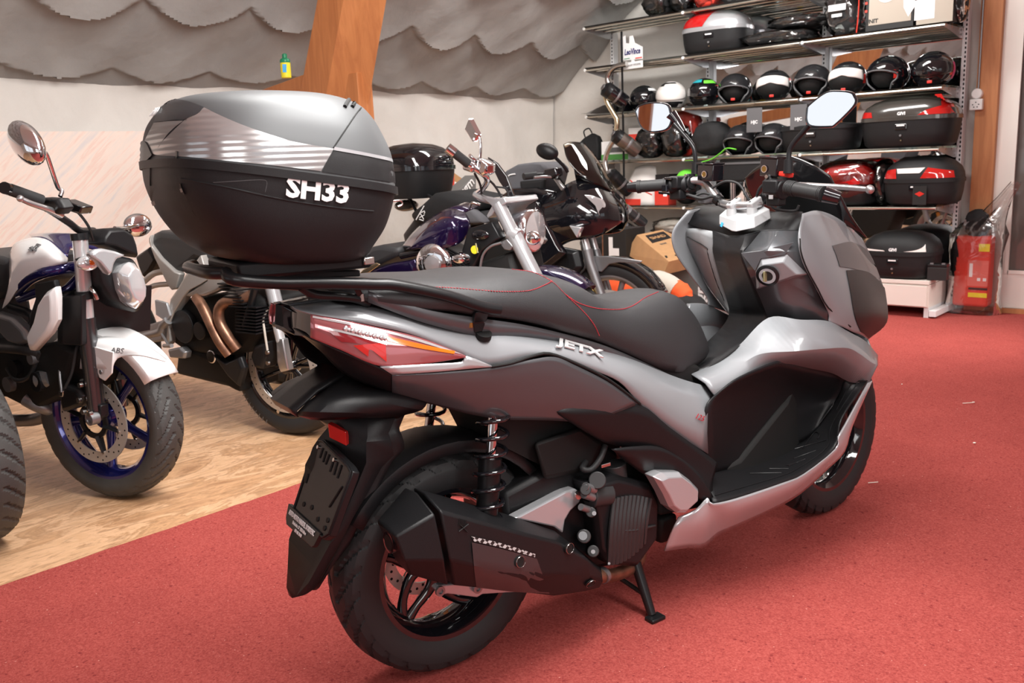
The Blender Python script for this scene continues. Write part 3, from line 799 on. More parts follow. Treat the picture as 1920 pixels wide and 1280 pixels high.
# tunnel side and floor mat
TW = [[(1349, 733, .168), (1386, 707, .176), (1452, 679, .184), (1475, 681, .185), (1568, 700, .186), (1582, 710, .19)],
      [(1323, 764, .17), (1375, 745, .15), (1440, 730, .135), (1500, 735, .13), (1550, 745, .145), (1579, 728, .18)],
      [(1325, 830, .165), (1375, 820, .135), (1430, 805, .125), (1480, 790, .125), (1540, 765, .14), (1569, 750, .165)],
      [(1321, 892, .15), (1380, 876, .135), (1437, 859, .13), (1490, 835, .13), (1522, 814, .138), (1560, 762, .165)]]
pane('tunnel_side', TW, 'black_plastic', 4, 5, smooth=80)
FM = [[(1318, 890, .15), (1380, 876, .135), (1437, 859, .13), (1490, 835, .13), (1522, 813, .138), (1568, 750, .165), (1583, 712, .19)],
      [(1326, 915, .185), (1385, 903, .188), (1455, 880, .19), (1500, 860, .192), (1545, 824, .195), (1575, 770, .205), (1605, 714, .21)],
      [(1337, 943, .225), (1383, 931, .238), (1467, 903, .252), (1507, 886, .254), (1565, 839, .252), (1578, 785, .245), (1626, 715, .227)]]
fm = MB().grid(SP(FM), 5, 5)
fmo = fm.build('floor_mat', 'black_plastic', sc, solid=.004); fm.flipped().build('floor_mat', 'black_plastic', sc, solid=.004)
fmt = pbvh([fm])
b = MB()
for L in ([(1405, 889), (1465, 888)], [(1442, 880), (1478, 880)], [(1474, 874), (1496, 868)], [(1478, 875), (1510, 862)], [(1488, 861), (1530, 846)], [(1490, 843), (1550, 826), ], [(1505, 843), (1528, 812), (1538, 816), (1534, 824)], [(1340, 930), (1460, 895), (1500, 877), (1553, 838), (1560, 800), (1605, 722), (1595, 721), (1570, 770)]):
    P = [dpt(FS, fmt, x, y, .001)[0] for x, y in [(p.x, p.y) for p in spline([Vector((x, y, 0)) for x, y in L], 4)]]
    b.tube(P, .0016, 6)
b.build('mat_rib', 'black_satin', fmo)
# grey centre swoop from the seat to the nose
CSW = [[(1296, 702, .10), (1322, 718, .14), (1340, 742, .165)], [(1349, 677, .11), (1380, 690, .15), (1375, 718, .172)],
       [(1386, 648, .115), (1425, 664, .17), (1440, 684, .178)], [(1440, 596, .14), (1490, 658, .205), (1475, 681, .185)],
       [(1500, 599, .20), (1545, 653, .228), (1520, 690, .187)], [(1551, 602, .215), (1588, 652, .238), (1560, 699, .19)],
       [(1590, 622, .215), (1612, 664, .236), (1583, 711, .196)], [(1622, 640, .20), (1634, 680, .225), (1600, 717, .21)],
       [(1645, 666, .175), (1645, 684, .20), (1629, 716, .226)]]
pane('centre_fairing', CSW, 'grey_paint', 1, 6, smooth=25)
# inner leg shield panel with the key
PK = [[(1427, 434, .08), (1460, 433, .15), (1498, 433, .20)], [(1391, 477, .085), (1440, 470, .155), (1500, 472, .212)],
      [(1408, 520, .095), (1465, 520, .165), (1524, 524, .222)], [(1426, 560, .105), (1485, 565, .17), (1552, 573, .215)], [(1440, 595, .12), (1495, 599, .18), (1551, 603, .213)]]
pkm = pane('inner_fairing', PK, 'grey_paint_dark', 1, 1, both=False)
pko = [o for o in COL.objects if o.name == 'inner_fairing'][0]; pkt = pbvh([pkm])
# raised facet carrying the lock
kc, kn = dpt(FS, pkt, 1443, 510)
q = [dpt(FS, pkt, x, y, .001)[0] for x, y in ((1419, 541), (1417, 507), (1427, 483), (1476, 476), (1514, 513))]
tp = [dpt(FS, pkt, x, y, .014)[0] for x, y in ((1426, 533), (1424, 509), (1432, 492), (1468, 487), (1492, 510))]
MB().rings([q, tp], True, False, True).build('lock_surround', 'grey_paint', pko, smooth=15, bevel=.002)
q = [dpt(FS, pkt, x, y, .002)[0] for x, y in ((1392, 476), (1405, 458), (1488, 455), (1472, 475), (1428, 482), (1417, 505))]
MB().prism(q, kn * .003).build('upper_facet', 'grey_paint_dark', pko, smooth=15)
kc2 = kc + kn * .014
MB().lathe([(.0, 0), (.030, 0), (.030, .004), (.024, .006), (.024, .003), (0, .003)], kc2, kn, 36).build('lock_ring', 'black_satin', pko)
MB().lathe([(.022, .003), (.022, .006), (.0145, .006), (.0145, .003)], kc2, kn, 36, closed=True).build('lock_bezel', 'silver_paint', pko)
MB().lathe([(0, .003), (.0145, .003), (.0145, .0045), (0, .0045)], kc2, kn, 30).build('lock_barrel', 'label_black', pko)
xx = kn.cross(V(0, 0, 1)).normalized()
MB().box(kc2 + kn * .009 + xx * .005, (.010, .006, .026)).build('key_slot', 'key_gold', pko, smooth=0, bevel=.001)
# outer front fairing
FF = [[(1505, 400, .20), (1530, 395, .185), (1560, 404, .16), (1590, 424, .12), (1614, 446, .08)],
      [(1497, 445, .22), (1522, 440, .218), (1560, 458, .205), (1600, 462, .155), (1636, 488, .09)],
      [(1505, 490, .225), (1537, 490, .228), (1572, 500, .212), (1612, 507, .165), (1651, 526, .095)],
      [(1530, 540, .222), (1558, 542, .228), (1588, 545, .217), (1627, 545, .172), (1661, 560, .10)],
      [(1552, 585, .215), (1575, 588, .224), (1600, 593, .213), (1632, 590, .175), (1661, 605, .11)],
      [(1553, 603, .213), (1580, 613, .217), (1600, 623, .205), (1614, 628, .19), (1627, 636, .16)]]
ffm = pane('front_fairing', FF, 'grey_paint', 5, 5, smooth=28)
ffo = [o for o in COL.objects if o.name == 'front_fairing'][0]; fft = pbvh([ffm])
lay([[(1558, 461), (1588, 454), (1605, 458), (1622, 468)], [(1566, 480), (1595, 488), (1625, 495), (1648, 514)], [(1572, 500), (1592, 503), (1622, 512), (1650, 528)]], 'grey_paint_dark', 'fairing_reflection', .0018, parent=ffo, tree=fft, nu=5, nv=5)  # dark reflection on the fairing, laid on as darker paint
lay([[(1584, 507), (1612, 507), (1634, 516), (1656, 540)], [(1592, 548), (1618, 548), (1640, 550), (1659, 560)], [(1600, 592), (1622, 592), (1645, 595), (1660, 604)], [(1612, 622), (1616, 624), (1621, 628), (1626, 634)]], 'black_satin', 'lower_reflection', .0022, parent=ffo, tree=fft, nu=5, nv=5)  # darker reflection low on the fairing, put in as a black patch
b = MB(); b.tube([dpt(FS, fft, x, y, .001)[0] for x, y in ((1498, 447), (1500, 472), (1512, 505), (1532, 541), (1552, 576), (1552, 600))], .0018, 8, 3); b.build('panel_groove', 'dark_inside', sc)
# nose closing the front between both halves
R = []
for px, py, t in ((1614, 446, .08), (1636, 488, .09), (1651, 526, .095), (1661, 560, .10), (1661, 605, .11), (1627, 636, .16), (1645, 684, .19)):
    p = S(px, py, t); R.append([V(p.x + .03 * (1 - (k / 4) ** 2) if abs(k) <= 4 else p.x, p.y * (k / 4.0), p.z) for k in range(-4, 5)])
MB().rings(R, False, False, False).build('nose', 'grey_paint', sc, solid=.005)
# black dash and centre column
DA = [[(1286, 418, -.225), (1293, 396, -.22), (1305, 388, -.215), (1330, 384, -.20)], [(1310, 426, -.15), (1325, 405, -.14), (1345, 395, -.13), (1365, 388, -.11)],
      [(1337, 433, -.085), (1360, 420, -.05), (1380, 405, -.04), (1400, 392, -.02)], [(1368, 442, -.01), (1390, 425, 0), (1410, 410, .01), (1430, 396, .02)],
      [(1397, 442, .055), (1425, 432, .07), (1440, 415, .075), (1455, 398, .08)], [(1427, 433, .08), (1462, 431, .14), (1475, 415, .14), (1485, 396, .13)],
      [(1480, 433, .175), (1498, 432, .20), (1502, 410, .195), (1506, 398, .19)]]
pane('dash_cover', DA, 'black_plastic', 1, 1, both=False)
CC = [[(1337, 432, -.085), (1368, 442, -.01), (1397, 442, .06), (1427, 434, .08)],
      [(1338, 455, -.085), (1362, 460, 0), (1393, 459, .07), (1410, 455, .083)],
      [(1338, 474, -.085), (1362, 478, 0), (1388, 478, .07), (1392, 477, .085)],
      [(1352, 523, -.08), (1378, 523, 0), (1404, 523, .075), (1409, 521, .095)],
      [(1366, 570, -.075), (1394, 570, 0), (1422, 570, .08), (1430, 568, .105)],
      [(1367, 592, -.075), (1402, 592, 0), (1434, 592, .085), (1440, 596, .115)],
      [(1353, 615, -.07), (1390, 622, .01), (1422, 617, .09), (1427, 618, .118)],
      [(1318, 650, -.075), (1350, 650, .015), (1380, 646, .10), (1387, 649, .118)],
      [(1290, 676, -.075), (1310, 682, .015), (1338, 674, .095), (1350, 678, .114)],
      [(1265, 690, -.075), (1280, 696, .015), (1302, 696, .09), (1314, 696, .105)]]
pane('centre_column', CC, 'black_plastic', 1, 3, both=False)
# left side of the leg shield: glove box lid
LG = [[(1285, 428, -.225), (1312, 428, -.15), (1336, 433, -.088)], [(1284, 446, -.228), (1312, 448, -.155), (1338, 460, -.09)],
      [(1293, 468, -.228), (1320, 474, -.155), (1339, 478, -.09)], [(1310, 500, -.222), (1330, 505, -.155), (1348, 512, -.088)],
      [(1328, 534, -.21), (1344, 536, -.15), (1358, 542, -.085)], [(1347, 560, -.18), (1357, 562, -.13), (1366, 568, -.08)], [(1364, 583, -.12), (1366, 584, -.10), (1367, 588, -.078)]]
lgm = pane('glove_box', LG, 'grey_satin', 1, 2, both=False, smooth=80)
lgo = [o for o in COL.objects if o.name == 'glove_box'][0]; lgt = pbvh([lgm])
seam([(1290, 444), (1294, 445), (1326, 463), (1329, 475), (1343, 522), (1360, 563)], 4, 'dark_inside', lgo, lgt, .0014, .001, 'lid_gap')
LO = [[(1291, 396, -.225), (1290, 410, -.235), (1285, 428, -.228)], [(1284, 428, -.24), (1283, 436, -.242), (1284, 446, -.235)], [(1290, 468, -.24), (1291, 468, -.24), (1293, 468, -.232)]]
MB().grid(SP([[(1292, 394, -.222), (1284, 420, -.236), (1283, 445, -.24), (1292, 470, -.238), (1309, 502, -.23), (1327, 536, -.215), (1346, 562, -.185), (1364, 585, -.12)],
               [(1300, 398, -.23), (1300, 420, -.26), (1300, 445, -.27), (1305, 470, -.27), (1318, 502, -.26), (1334, 536, -.24), (1350, 562, -.2), (1366, 586, -.13)]]), 4, 2).build('fairing_edge', 'silver_paint', sc, solid=.004)
# windscreen
WS = [[(1396, 334, -.165), (1418, 313, -.11), (1452, 292, -.03), (1480, 291, .02), (1522, 307, .08), (1557, 329, .12)],
      [(1398, 350, -.175), (1430, 345, -.11), (1465, 342, -.03), (1495, 345, .03), (1545, 352, .10), (1580, 372, .14)],
      [(1408, 372, -.185), (1440, 375, -.12), (1480, 378, -.03), (1510, 382, .03), (1560, 390, .11), (1598, 408, .15)],
      [(1420, 400, -.19), (1450, 405, -.12), (1490, 408, -.03), (1520, 410, .03), (1575, 418, .12), (1626, 446, .15)]]
D('screen_black', (.008, .008, .009), .12, coat=.5)
MB().grid(SP(WS), 5, 5).build('windscreen', 'screen_black', sc, solid=.004, smooth=60)
# ---------------- handlebar: clamp, bars, grips, controls, mirrors
_cz = FS.A(1372, 400, 1.035); _cz2 = FS.A(1410, 398, 1.05)
hb = MB(); zc = .955
CL = [(1345, 401), (1349, 408), (1374, 433), (1381, 435), (1418, 427), (1445, 404), (1441, 392), (1425, 380), (1395, 384), (1350, 390)]
low = [FS.A(*q) for q in ((1348, 421, 1.02), (1372, 434, 1.0), (1380, 435, 1.0), (1415, 428, 1.025), (1446, 410, 1.08), (1440, 398, 1.10), (1362, 402, 1.06))]
top_ = [FS.A(*q) for q in ((1348, 403, 1.025), (1374, 411, 1.01), (1381, 412, 1.01), (1413, 405, 1.03), (1443, 391, 1.08), (1428, 384, 1.10), (1365, 388, 1.06))]
cl = MB().rings([low, top_]); clo = cl.build('handlebar_clamp', 'clamp_silver', sc, smooth=20, bevel=.003, bseg=3)
ctr = bvh([cl])
for a in (_cz, _cz2):
    a = a.copy(); b = MB(); b.cyl(a + V(0, 0, -.01), a + V(0, 0, .012), .0145, .0135)
    b.build('clamp_post', 'clamp_silver', clo)
    c = a + V(.010, 0, .022); Rm = Matrix.Rotation(math.radians(-22), 3, 'Y')
    MB().box(c, (.046, .021, .026), Rm).build('clamp_cap', 'clamp_silver', clo, smooth=20, bevel=.005, bseg=3)
    bb = MB()
    for dx in (-.015, .015): bb.cyl(c + Rm @ V(dx, 0, .012), c + Rm @ V(dx, 0, .0138), .0035, seg=8)
    bb.build('bolt_hole', 'dark_inside', clo)
p, n = dpt(FS, ctr, 1354, 421, .001); xx = (dpt(FS, ctr, 1360, 425, .001)[0] - p).normalized(); yy = n.cross(xx)
sq = [p + xx * a * .005 + yy * b_ * .006 for a, b_ in ((-1, -1), (1, -1), (1, 1), (-1, 1))]
MB().prism(sq, n * .0006).build('logo', 'blue_mark', clo, smooth=0)
# bar: from left grip over the clamp to right grip
xl_, xr_ = .925, 1.02
BL = [S(1172, 352, -.335), S(1257, 342, -.235), S(1306, 338, -.18), S(1325, 346, -.155), S(1339, 365, -.125), S(1352, 380, -.095), _cz + V(.010, 0, .020), _cz2 + V(.010, 0, .020), S(1430, 378, .035), S(1441, 358, .06), S(1448, 345, .09), S(1470, 345, .15), S(1530, 356, .25), S(1560, 362, .31)]
for i, p in enumerate(BL): pass
b = MB().tube(BL[1:11], .0115, 14, 4); b.build('handlebar', 'alloy', sc, smooth=60)
def rod(name, pts, r, m, parent=sc, n=3, seg=14, **k): return MB().tube(pts, r, seg, n).build(name, m, parent, smooth=60)
gl = [S(1182, 351, -.335), S(1196, 350, -.315), S(1250, 346, -.245)]
g = rod('grip', [gl[1], gl[2]], .0175, 'rubber', n=1); 
b = MB()
for f in (.0, .04, .08, .9, .94, .98): 
    c = gl[1].lerp(gl[2], f); d = (gl[2] - gl[1]).normalized(); b.cyl(c - d * .0015, c + d * .0015, .0192, seg=24)
b.build('grip_rib', 'rubber', g)
rod('bar_end', [gl[0] + (gl[0] - gl[1]) * .3, gl[1]], [.0135, .0165], 'black_satin', n=1)
gr = [S(1574, 372, .345), S(1545, 364, .315), S(1478, 352, .205)]
g = rod('grip', [gr[1], gr[2]], .0175, 'rubber', n=1); b = MB()
for f in (.02, .06, .10, .8, .84, .88, .92, .96, 1.0):
    c = gr[1].lerp(gr[2], f); d = (gr[2] - gr[1]).normalized(); b.cyl(c - d * .0015, c + d * .0015, .0192, seg=24)
b.build('grip_rib', 'rubber', g)
be = rod('bar_end', [gr[0], gr[1]], [.0155, .019], 'black_gloss', n=1)
d = (gr[0] - gr[1]).normalized(); MB().cyl(gr[0] - d * .001, gr[0] + d * .0008, .008).build('bar_end_screw', 'dark_inside', be)
# switch housings
def housing(c, d, w_, parent=sc, side=1):
    d = d.normalized(); b = MB().cyl(c - d * w_ / 2, c + d * w_ / 2, .026, .024, 20)
    b.box(c + V(-.012, 0, .006), (.035, w_ * .9, .034))
    b.box(c + V(-.002, 0, -.028), (.03, w_ * .8, .03)); return b.build('switch_housing', 'black_plastic', parent, bevel=.004)
hl = housing(S(1272, 346, -.222), gl[2] - gl[1], .052)
c = S(1262, 352, -.235)
MB().box(c + V(-.032, .0, .0), (.01, .022, .022)).build('horn_switch', 'black_gloss', hl, smooth=0, bevel=.003)
MB().box(S(1264, 334, -.23) + V(-.02, 0, .0), (.014, .03, .008)).build('indicator_switch', 'black_gloss', hl, smooth=0, bevel=.002)
MB().box(S(1261, 365, -.23) + V(-.03, .0, 0), (.003, .012, .006)).build('switch_mark', 'label_white', hl, smooth=0)
hr = housing(S(1456, 354, .150), gr[2] - gr[1], .052)
Rm = Matrix.Rotation(math.radians(10), 3, 'X')
MB().box(S(1474, 327, .17), (.02, .034, .012), Rm).build('kill_switch', 'red_plastic', hr, smooth=0, bevel=.003)
MB().box(S(1460, 368, .16) + V(-.03, 0, 0), (.003, .012, .01)).build('start_switch', 'silver_paint', hr, smooth=0)
# clamps with bolts, reservoirs
for (cx1, cy1, t1, rx, ry, rw, rh, rd) in ((1294, 342, -.195, 1332, 323, .060, .032, .05), (1446, 345, .125, 1451, 313, .055, .03, .05)):
    c = S(cx1, cy1, t1); b = MB().cyl(c - V(0, .010, 0), c + V(0, .010, 0), .021); b.box(c + V(.0, 0, 0), (.03, .016, .05))
    ck = b.build('reservoir_clamp', 'black_plastic', sc, bevel=.003); bo = MB()
    for dz in (-.02, .02): bo.cyl(c + V(-.02, 0, dz), c + V(-.014, 0, dz), .005, seg=12)
    bo.build('clamp_bolt', 'steel', ck)
    c = S(rx, ry, t1 + (.055 if t1 < 0 else .0))
    c = S(rx, ry, -.14 if t1 < 0 else .125)
    rv = MB().box(c, (.045, rw, .046), Matrix.Rotation(math.radians(4), 3, 'X')).build('brake_fluid_reservoir', 'black_gloss', sc, bevel=.003)
    MB().box(c + V(0, 0, .025), (.049, rw + .004, .005), Matrix.Rotation(math.radians(4), 3, 'X')).build('reservoir_lid', 'black_gloss', rv, bevel=.001)
    wv = S(rx - 1 if t1 < 0 else rx - 8, ry + 3, -.14 if t1 < 0 else .115); wv.x = c.x - .0235
    MB().lathe([(.0, 0), (.0095, 0), (.0095, .003), (.0075, .003), (.0075, .001), (0, .001)], wv, (-1, 0, 0), 24).build('window_ring', 'chrome', rv)
    MB().cyl(wv + V(-.001, 0, 0), wv + V(-.0022, 0, 0), .0073).build('sight_glass', 'brass', rv)
# levers
rod('brake_lever', [S(1472, 345, .15) + V(.05, 0, -.005), S(1540, 352, .24) + V(.055, 0, 0), S(1608, 357, .335) + V(.05, 0, 0)], [.008, .007, .006], 'alloy', n=4)
p = S(1608, 357, .335) + V(.05, 0, 0); MB().ell(p, .011, .011, .011).build('lever_ball', 'alloy', sc)
rod('brake_lever', [S(1285, 372, -.20) + V(.045, 0, 0), S(1245, 366, -.26) + V(.05, 0, 0), S(1215, 362, -.31) + V(.045, 0, 0)], [.007, .006, .005], 'black_satin', n=4)
# cables
rod('cable', [S(1336, 352, -.10), S(1360, 340, -.06), S(1385, 345, -.02), S(1400, 368, .01), S(1410, 385, .02)], .0035, 'rubber', n=5)
rod('cable', [S(1440, 340, .08), S(1425, 352, .05), S(1418, 370, .03), S(1415, 388, .02)], .0035, 'rubber', n=5)
rod('cable', [S(1290, 365, -.19), S(1315, 372, -.15), S(1335, 368, -.12), S(1350, 372, -.09)], .0045, 'rubber', n=5)
rod('cable', [S(1298, 370, -.18), S(1320, 362, -.15), S(1345, 372, -.1), S(1352, 385, -.08)], .0035, 'rubber', n=5)
rod('cable', [S(1440, 378, .1), S(1455, 392, .12), S(1490, 395, .16), S(1498, 385, .17)], .0035, 'rubber', n=5)
MB().cyl(S(1343, 371, -.112), S(1350, 377, -.10), .0165).build('cable_tie', 'black_satin', sc)
MB().cyl(S(1431, 374, .04), S(1437, 368, .05), .0165).build('cable_tie', 'black_satin', sc)
# mirrors
def mirror(base, stem, outline, t, depth, glassdir, facing):
    rod('mirror_stem', stem, .0065, 'black_satin', n=5)
    MB().cyl(base + V(0, 0, -.022), base + V(0, 0, .012), .0125, .011).build('stem_boot', 'black_plastic', sc)
    P = [S(x, y, t + (x - outline[0][0]) * 0.0) for x, y in outline]
    c = sum(P, V(0, 0, 0)) / len(P)
    # turn the outline into a plane facing the rider
    o = FS.loc(CO); n = ((FS.loc(Vector(facing)) - c).normalized() - (c - o).normalized()).normalized(); Q = []
    for (x, y), p in zip(outline, P):
        d = FS.vd(x, y); k = (c - o).dot(n) / d.dot(n); Q.append(o + d * k)
    Q = spline(Q + [Q[0]], 4)[:-1]; c = sum(Q, V(0, 0, 0)) / len(Q)
    b = MB(); R = [[c + (p - c) * 1.0 for p in Q], [c + (p - c) * 1.04 - n * .006 for p in Q], [c + (p - c) * 1.0 - n * .02 for p in Q], [c + (p - c) * .8 - n * .036 for p in Q], [c + (p - c) * .35 - n * .045 for p in Q]]
    hs = b.rings(R, True, False, True).build('mirror_housing', 'black_gloss', sc, smooth=60)
    g = MB().rings([[c + (p - c) * .93 + n * .0005 for p in Q], [c + (p - c) * .93 - n * .003 for p in Q]]); g.build('mirror_glass', 'mirror_glass', hs, smooth=0)
    MB().rings([[c + (p - c) * 1.0 for p in Q], [c + (p - c) * .925 + n * .0003 for p in Q]], True, False, False).build('mirror_rim', 'black_gloss', hs, smooth=0)
    return c
_eye = FS.loc(CO)
mirror(S(1304, 312, -.19), [S(1304, 312, -.19), S(1303, 290, -.19), S(1298, 272, -.20), S(1280, 250, -.24), S(1264, 232, -.27)],
       [(1190, 208), (1198, 198), (1222, 192), (1250, 195), (1257, 210), (1259, 226), (1253, 240), (1240, 246), (1216, 247), (1200, 236)], -.32, .04, None, (-2.45, -4.2, 1.75))
MB().tube([S(1258, 215, -.29), S(1272, 232, -.27), S(1284, 248, -.24)], [.026, .018, .008], 12, 3, flat=.7).build('mirror_neck', 'black_gloss', sc, smooth=60)
mirror(S(1478, 308, .185), [S(1478, 308, .185), S(1480, 285, .185), S(1488, 268, .195), S(1508, 245, .22), S(1520, 232, .235)],
       [(1512, 205), (1516, 197), (1548, 173), (1575, 170), (1597, 173), (1603, 180), (1606, 190), (1596, 205), (1566, 234), (1555, 238), (1520, 237), (1511, 226)], .30, .04, None, (-.75, -4.2, 1.7))
# ---------------- luggage rack
RR = [V(*q) for q in ()]
rk = [S(560, 470, -.14) * 0 + V(.0, .14, .93), ]
def rail(sgn):
    P = [S(424, 512, .10), S(440, 524, .125), S(520, 530, .13), S(600, 530, .135), (S(700, 533, .14)), S(745, 535, .145), S(834, 553, .16), S(905, 575, .172), S(936, 580, .175)]
    P = [V(p.x, p.y * sgn, p.z) for p in P]
    return P
for sgn in (1, -1):
    MB().tube(rail(sgn), [.0115] * 7 + [.0125, .0125], 16, 4).build('rack_rail', 'black_satin', sc, smooth=60)
p = rail(1)[0]; q = rail(-1)[0]
rod('rack_rail', [p, V(p.x - .02, p.y * .6, p.z), V(p.x - .02, -p.y * .6, p.z), q], .0115, 'black_satin', n=4)
# supports below the rail
for sgn in (1, -1):
    def m_(p): return V(p.x, p.y * sgn, p.z)
    rod('rack_strut', [m_(S(565, 538, .11)), m_(S(590, 552, .11)), m_(S(640, 556, .11)), m_(S(668, 560, .11)), m_(S(690, 568, .10))], .0085, 'black_satin', n=4)
    MB().rings([[m_(S(660, 535, .125)), m_(S(672, 535, .125)), m_(S(690, 568, .11)), m_(S(676, 568, .11))], [m_(S(660, 535, .115)), m_(S(672, 535, .115)), m_(S(690, 568, .10)), m_(S(676, 568, .10))]]).build('rack_bracket', 'black_satin', sc, smooth=0, bevel=.001)
    c = m_(S(678, 560, .11)); MB().cyl(c + V(0, 0, -.004), c + V(0, 0, .010), .008).build('rack_bolt', 'steel', sc)
    a = m_(S(903, 583, .168)); e = m_(S(897, 622, .150))
    b = MB().rings([[a + V(-.017, -.006, 0), a + V(.017, -.006, 0), a + V(.017, .006, 0), a + V(-.017, .006, 0)], [e + V(-.015, -.006, .02), e + V(.017, -.006, .02), e + V(.017, .008, .02), e + V(-.015, .008, .02)], [e + V(-.012, -.006, 0), e + V(.006, -.006, 0), e + V(.006, .008, 0), e + V(-.012, .008, 0)]])
    b.build('rack_bracket', 'black_satin', sc, bevel=.002)
    MB().cyl(e + V(-.018, 0, .012), e + V(-.018, 0, .022), .006).build('rack_bolt', 'brass', sc)
# mounting plate for the case
MB().rings([[V(-.36, y, .935) for y in (-.08, .08)] + [V(-.12, y, .918) for y in (.08, -.08)], [V(-.36, y, .95) for y in (-.08, .08)] + [V(-.12, y, .931) for y in (.08, -.08)]]).build('rack_plate', 'black_plastic', sc, bevel=.003)
# ---------------- rear mudguard and plate
def tri(px, py, t): return S(px, py, t)
# wide upper guard: flares out behind the tail
MGt = [[(652, 704, .06), (700, 725, .09), (735, 735, .115), (800, 755, .12)], [(600, 738, .06), (640, 745, .11), (700, 752, .13), (790, 768, .125)],
       [(560, 772, .065), (600, 772, .115), (690, 772, .13), (760, 775, .11)], [(566, 779, .06), (600, 785, .10), (690, 781, .115), (745, 782, .09)]]
g = MB().grid(SP(MGt), 3, 2)
mo = g.build('rear_mudguard', 'black_plastic', sc, solid=.006); g.flipped().build('rear_mudguard', 'black_plastic', sc, solid=.006)
# middle of the guard
R = [[V(S(652, 704, .06).x, y, S(652, 704, .06).z + .004) for y in (-.06, -.03, 0, .03, .06)], [V(S(600, 738, .06).x - .004, y, S(600, 738, .06).z + .006) for y in (-.06, -.03, 0, .03, .06)], [V(S(560, 772, .065).x - .006, y, S(560, 772, .065).z + .003) for y in (-.065, -.03, 0, .03, .065)], [V(S(566, 779, .06).x - .006, y, S(566, 779, .06).z) for y in (-.06, -.03, 0, .03, .06)]]
MB().rings(R, False, False, False).build('rear_mudguard', 'black_plastic', sc, solid=.006, smooth=50)
# stalk from the guard down to the plate holder and long flap
ST_ = [[(600, 783, -.02), (640, 783, .05), (690, 783, .085), (740, 783, .10)], [(618, 800, -.02), (655, 815, .05), (690, 820, .085), (728, 812, .10)],
       [(600, 822, -.02), (655, 835, .05), (688, 828, .09), (732, 824, .105)], [(575, 870, -.03), (655, 870, .05), (688, 866, .09), (738, 852, .105)],
       [(570, 940, -.04), (640, 940, .045), (675, 900, .085), (715, 875, .10)], [(545, 1010, -.05), (610, 1010, .03), (650, 960, .075), (694, 915, .095)],
       [(543, 1060, -.05), (590, 1060, .02), (620, 1020, .06), (665, 965, .085)], [(541, 1100, -.05), (560, 1115, -.01), (582, 1090, .03), (630, 1030, .06)], [(546, 1115, -.045), (552, 1120, -.02), (575, 1113, .015), (590, 1100, .03)]]
flap = MB().grid(SP(ST_), 1, 1)
flap.build('mudflap', 'black_plastic', sc, solid=.010, smooth=28)
# a back skin gives the flap its depth
R2 = [[(V(p.x + .035, p.y * .8, p.z)) for p in [S(*q) for q in r]] for r in ST_[:-1]]
MB().grid(R2, 3, 2).build('mudflap', 'black_plastic', sc, solid=.006)
Fp = FS.A
# plate holder: a flat tilted plate, from picture corners
pc = [(593, 823), (661, 880), (613, 1013), (548, 965)]   # tl tr br bl of the holder
zt_, zb__ = .64, .395
def pl(px, py, off=0.0):       # plane of the plate: leaning back, facing rearwards
    n = V(-.93, 0, .36).normalized(); p0 = V(-.215, 0, .53) ; o = FS.loc(CO); d = FS.vd(px, py)
    k = (p0 - o).dot(n) / d.dot(n); return o + d * k + n * off
Pn = V(-.93, 0, .36).normalized()
outl = [(588, 836), (597, 822), (606, 823), (655, 873), (661, 884), (658, 896), (618, 1005), (606, 1012), (553, 968), (549, 955)]
q = [pl(x, y) for x, y in outl]
ph = MB().rings([[p - Pn * .016 for p in q], q]).build('plate_holder', 'black_satin', sc, smooth=25, bevel=.002)
ci = sum(q, V(0, 0, 0)) / len(q)
b = MB().tube([ci + (p - ci) * .95 + Pn * .001 for p in q + [q[0]]], .0025, 8); b.build('holder_rim', 'black_plastic', ph)
b = MB()
def bar(x0, y0, x1, y1, r=.002): b.tube([pl(x0, y0, .001), pl(x1, y1, .001)], r, 6)
for x0, y0, x1, y1 in ((606, 840, 600, 858), (612, 846, 606, 866), (618, 852, 611, 870), (626, 862, 619, 884), (633, 866, 626, 890), (641, 872, 633, 896), (588, 856, 574, 905), (642, 912, 618, 950), (585, 858, 570, 900)): bar(x0, y0, x1, y1)
b.build('holder_slot', 'dark_inside', ph)
for x, y in ((570, 945), (585, 951), (596, 973), (615, 975), (609, 990)): MB().lathe([(.0, 0), (.005, 0), (.005, .002), (0, .002)], pl(x, y, .0), Pn, 14).build('holder_hole', 'dark_inside', ph)
b = MB()
for x, y in ((598, 838), (628, 862)): b.cyl(pl(x, y, 0), pl(x, y, .004), .004, seg=12)
b.build('plate_screw', 'steel', ph)
sq = [(544, 944), (604, 1000), (592, 1023), (588, 1026), (540, 983), (539, 970)]
q = [pl(x, y, .004) for x, y in sq]
sg = MB().rings([[p - Pn * .01 for p in q], q]).build('dealer_strip', 'black_satin', ph, smooth=0, bevel=.001)
tx = (pl(604, 1003) - pl(544, 950)).normalized()
for txt, cx2, cy2, sz in (('AUTO-MOTO HANDEL DORDEVIC', 570, 980, .0145), ('Bahnhofstr. 27  2125 Selbes', 566, 990, .009), ('079 411 30 89', 564, 1000, .009)):
    place(text_mb(txt, sz, .0004, .0002, xs=.60 if sz > .01 else .7), pl(cx2, cy2, .0062), tx, Pn.cross(tx)).build('dealer_lettering', 'label_white', sg, smooth=0)
# orange reflector
q = [S(x, y, t) for x, y, t in ((623, 792, .035), (657, 808, .062), (658, 834, .062), (626, 818, .035))]
q = [V(p.x - .01, p.y, p.z) for p in q]
MB().prism(q, (.012, .01, 0)).build('reflector', 'red_lens_bright', sc, smooth=0, bevel=.0015)
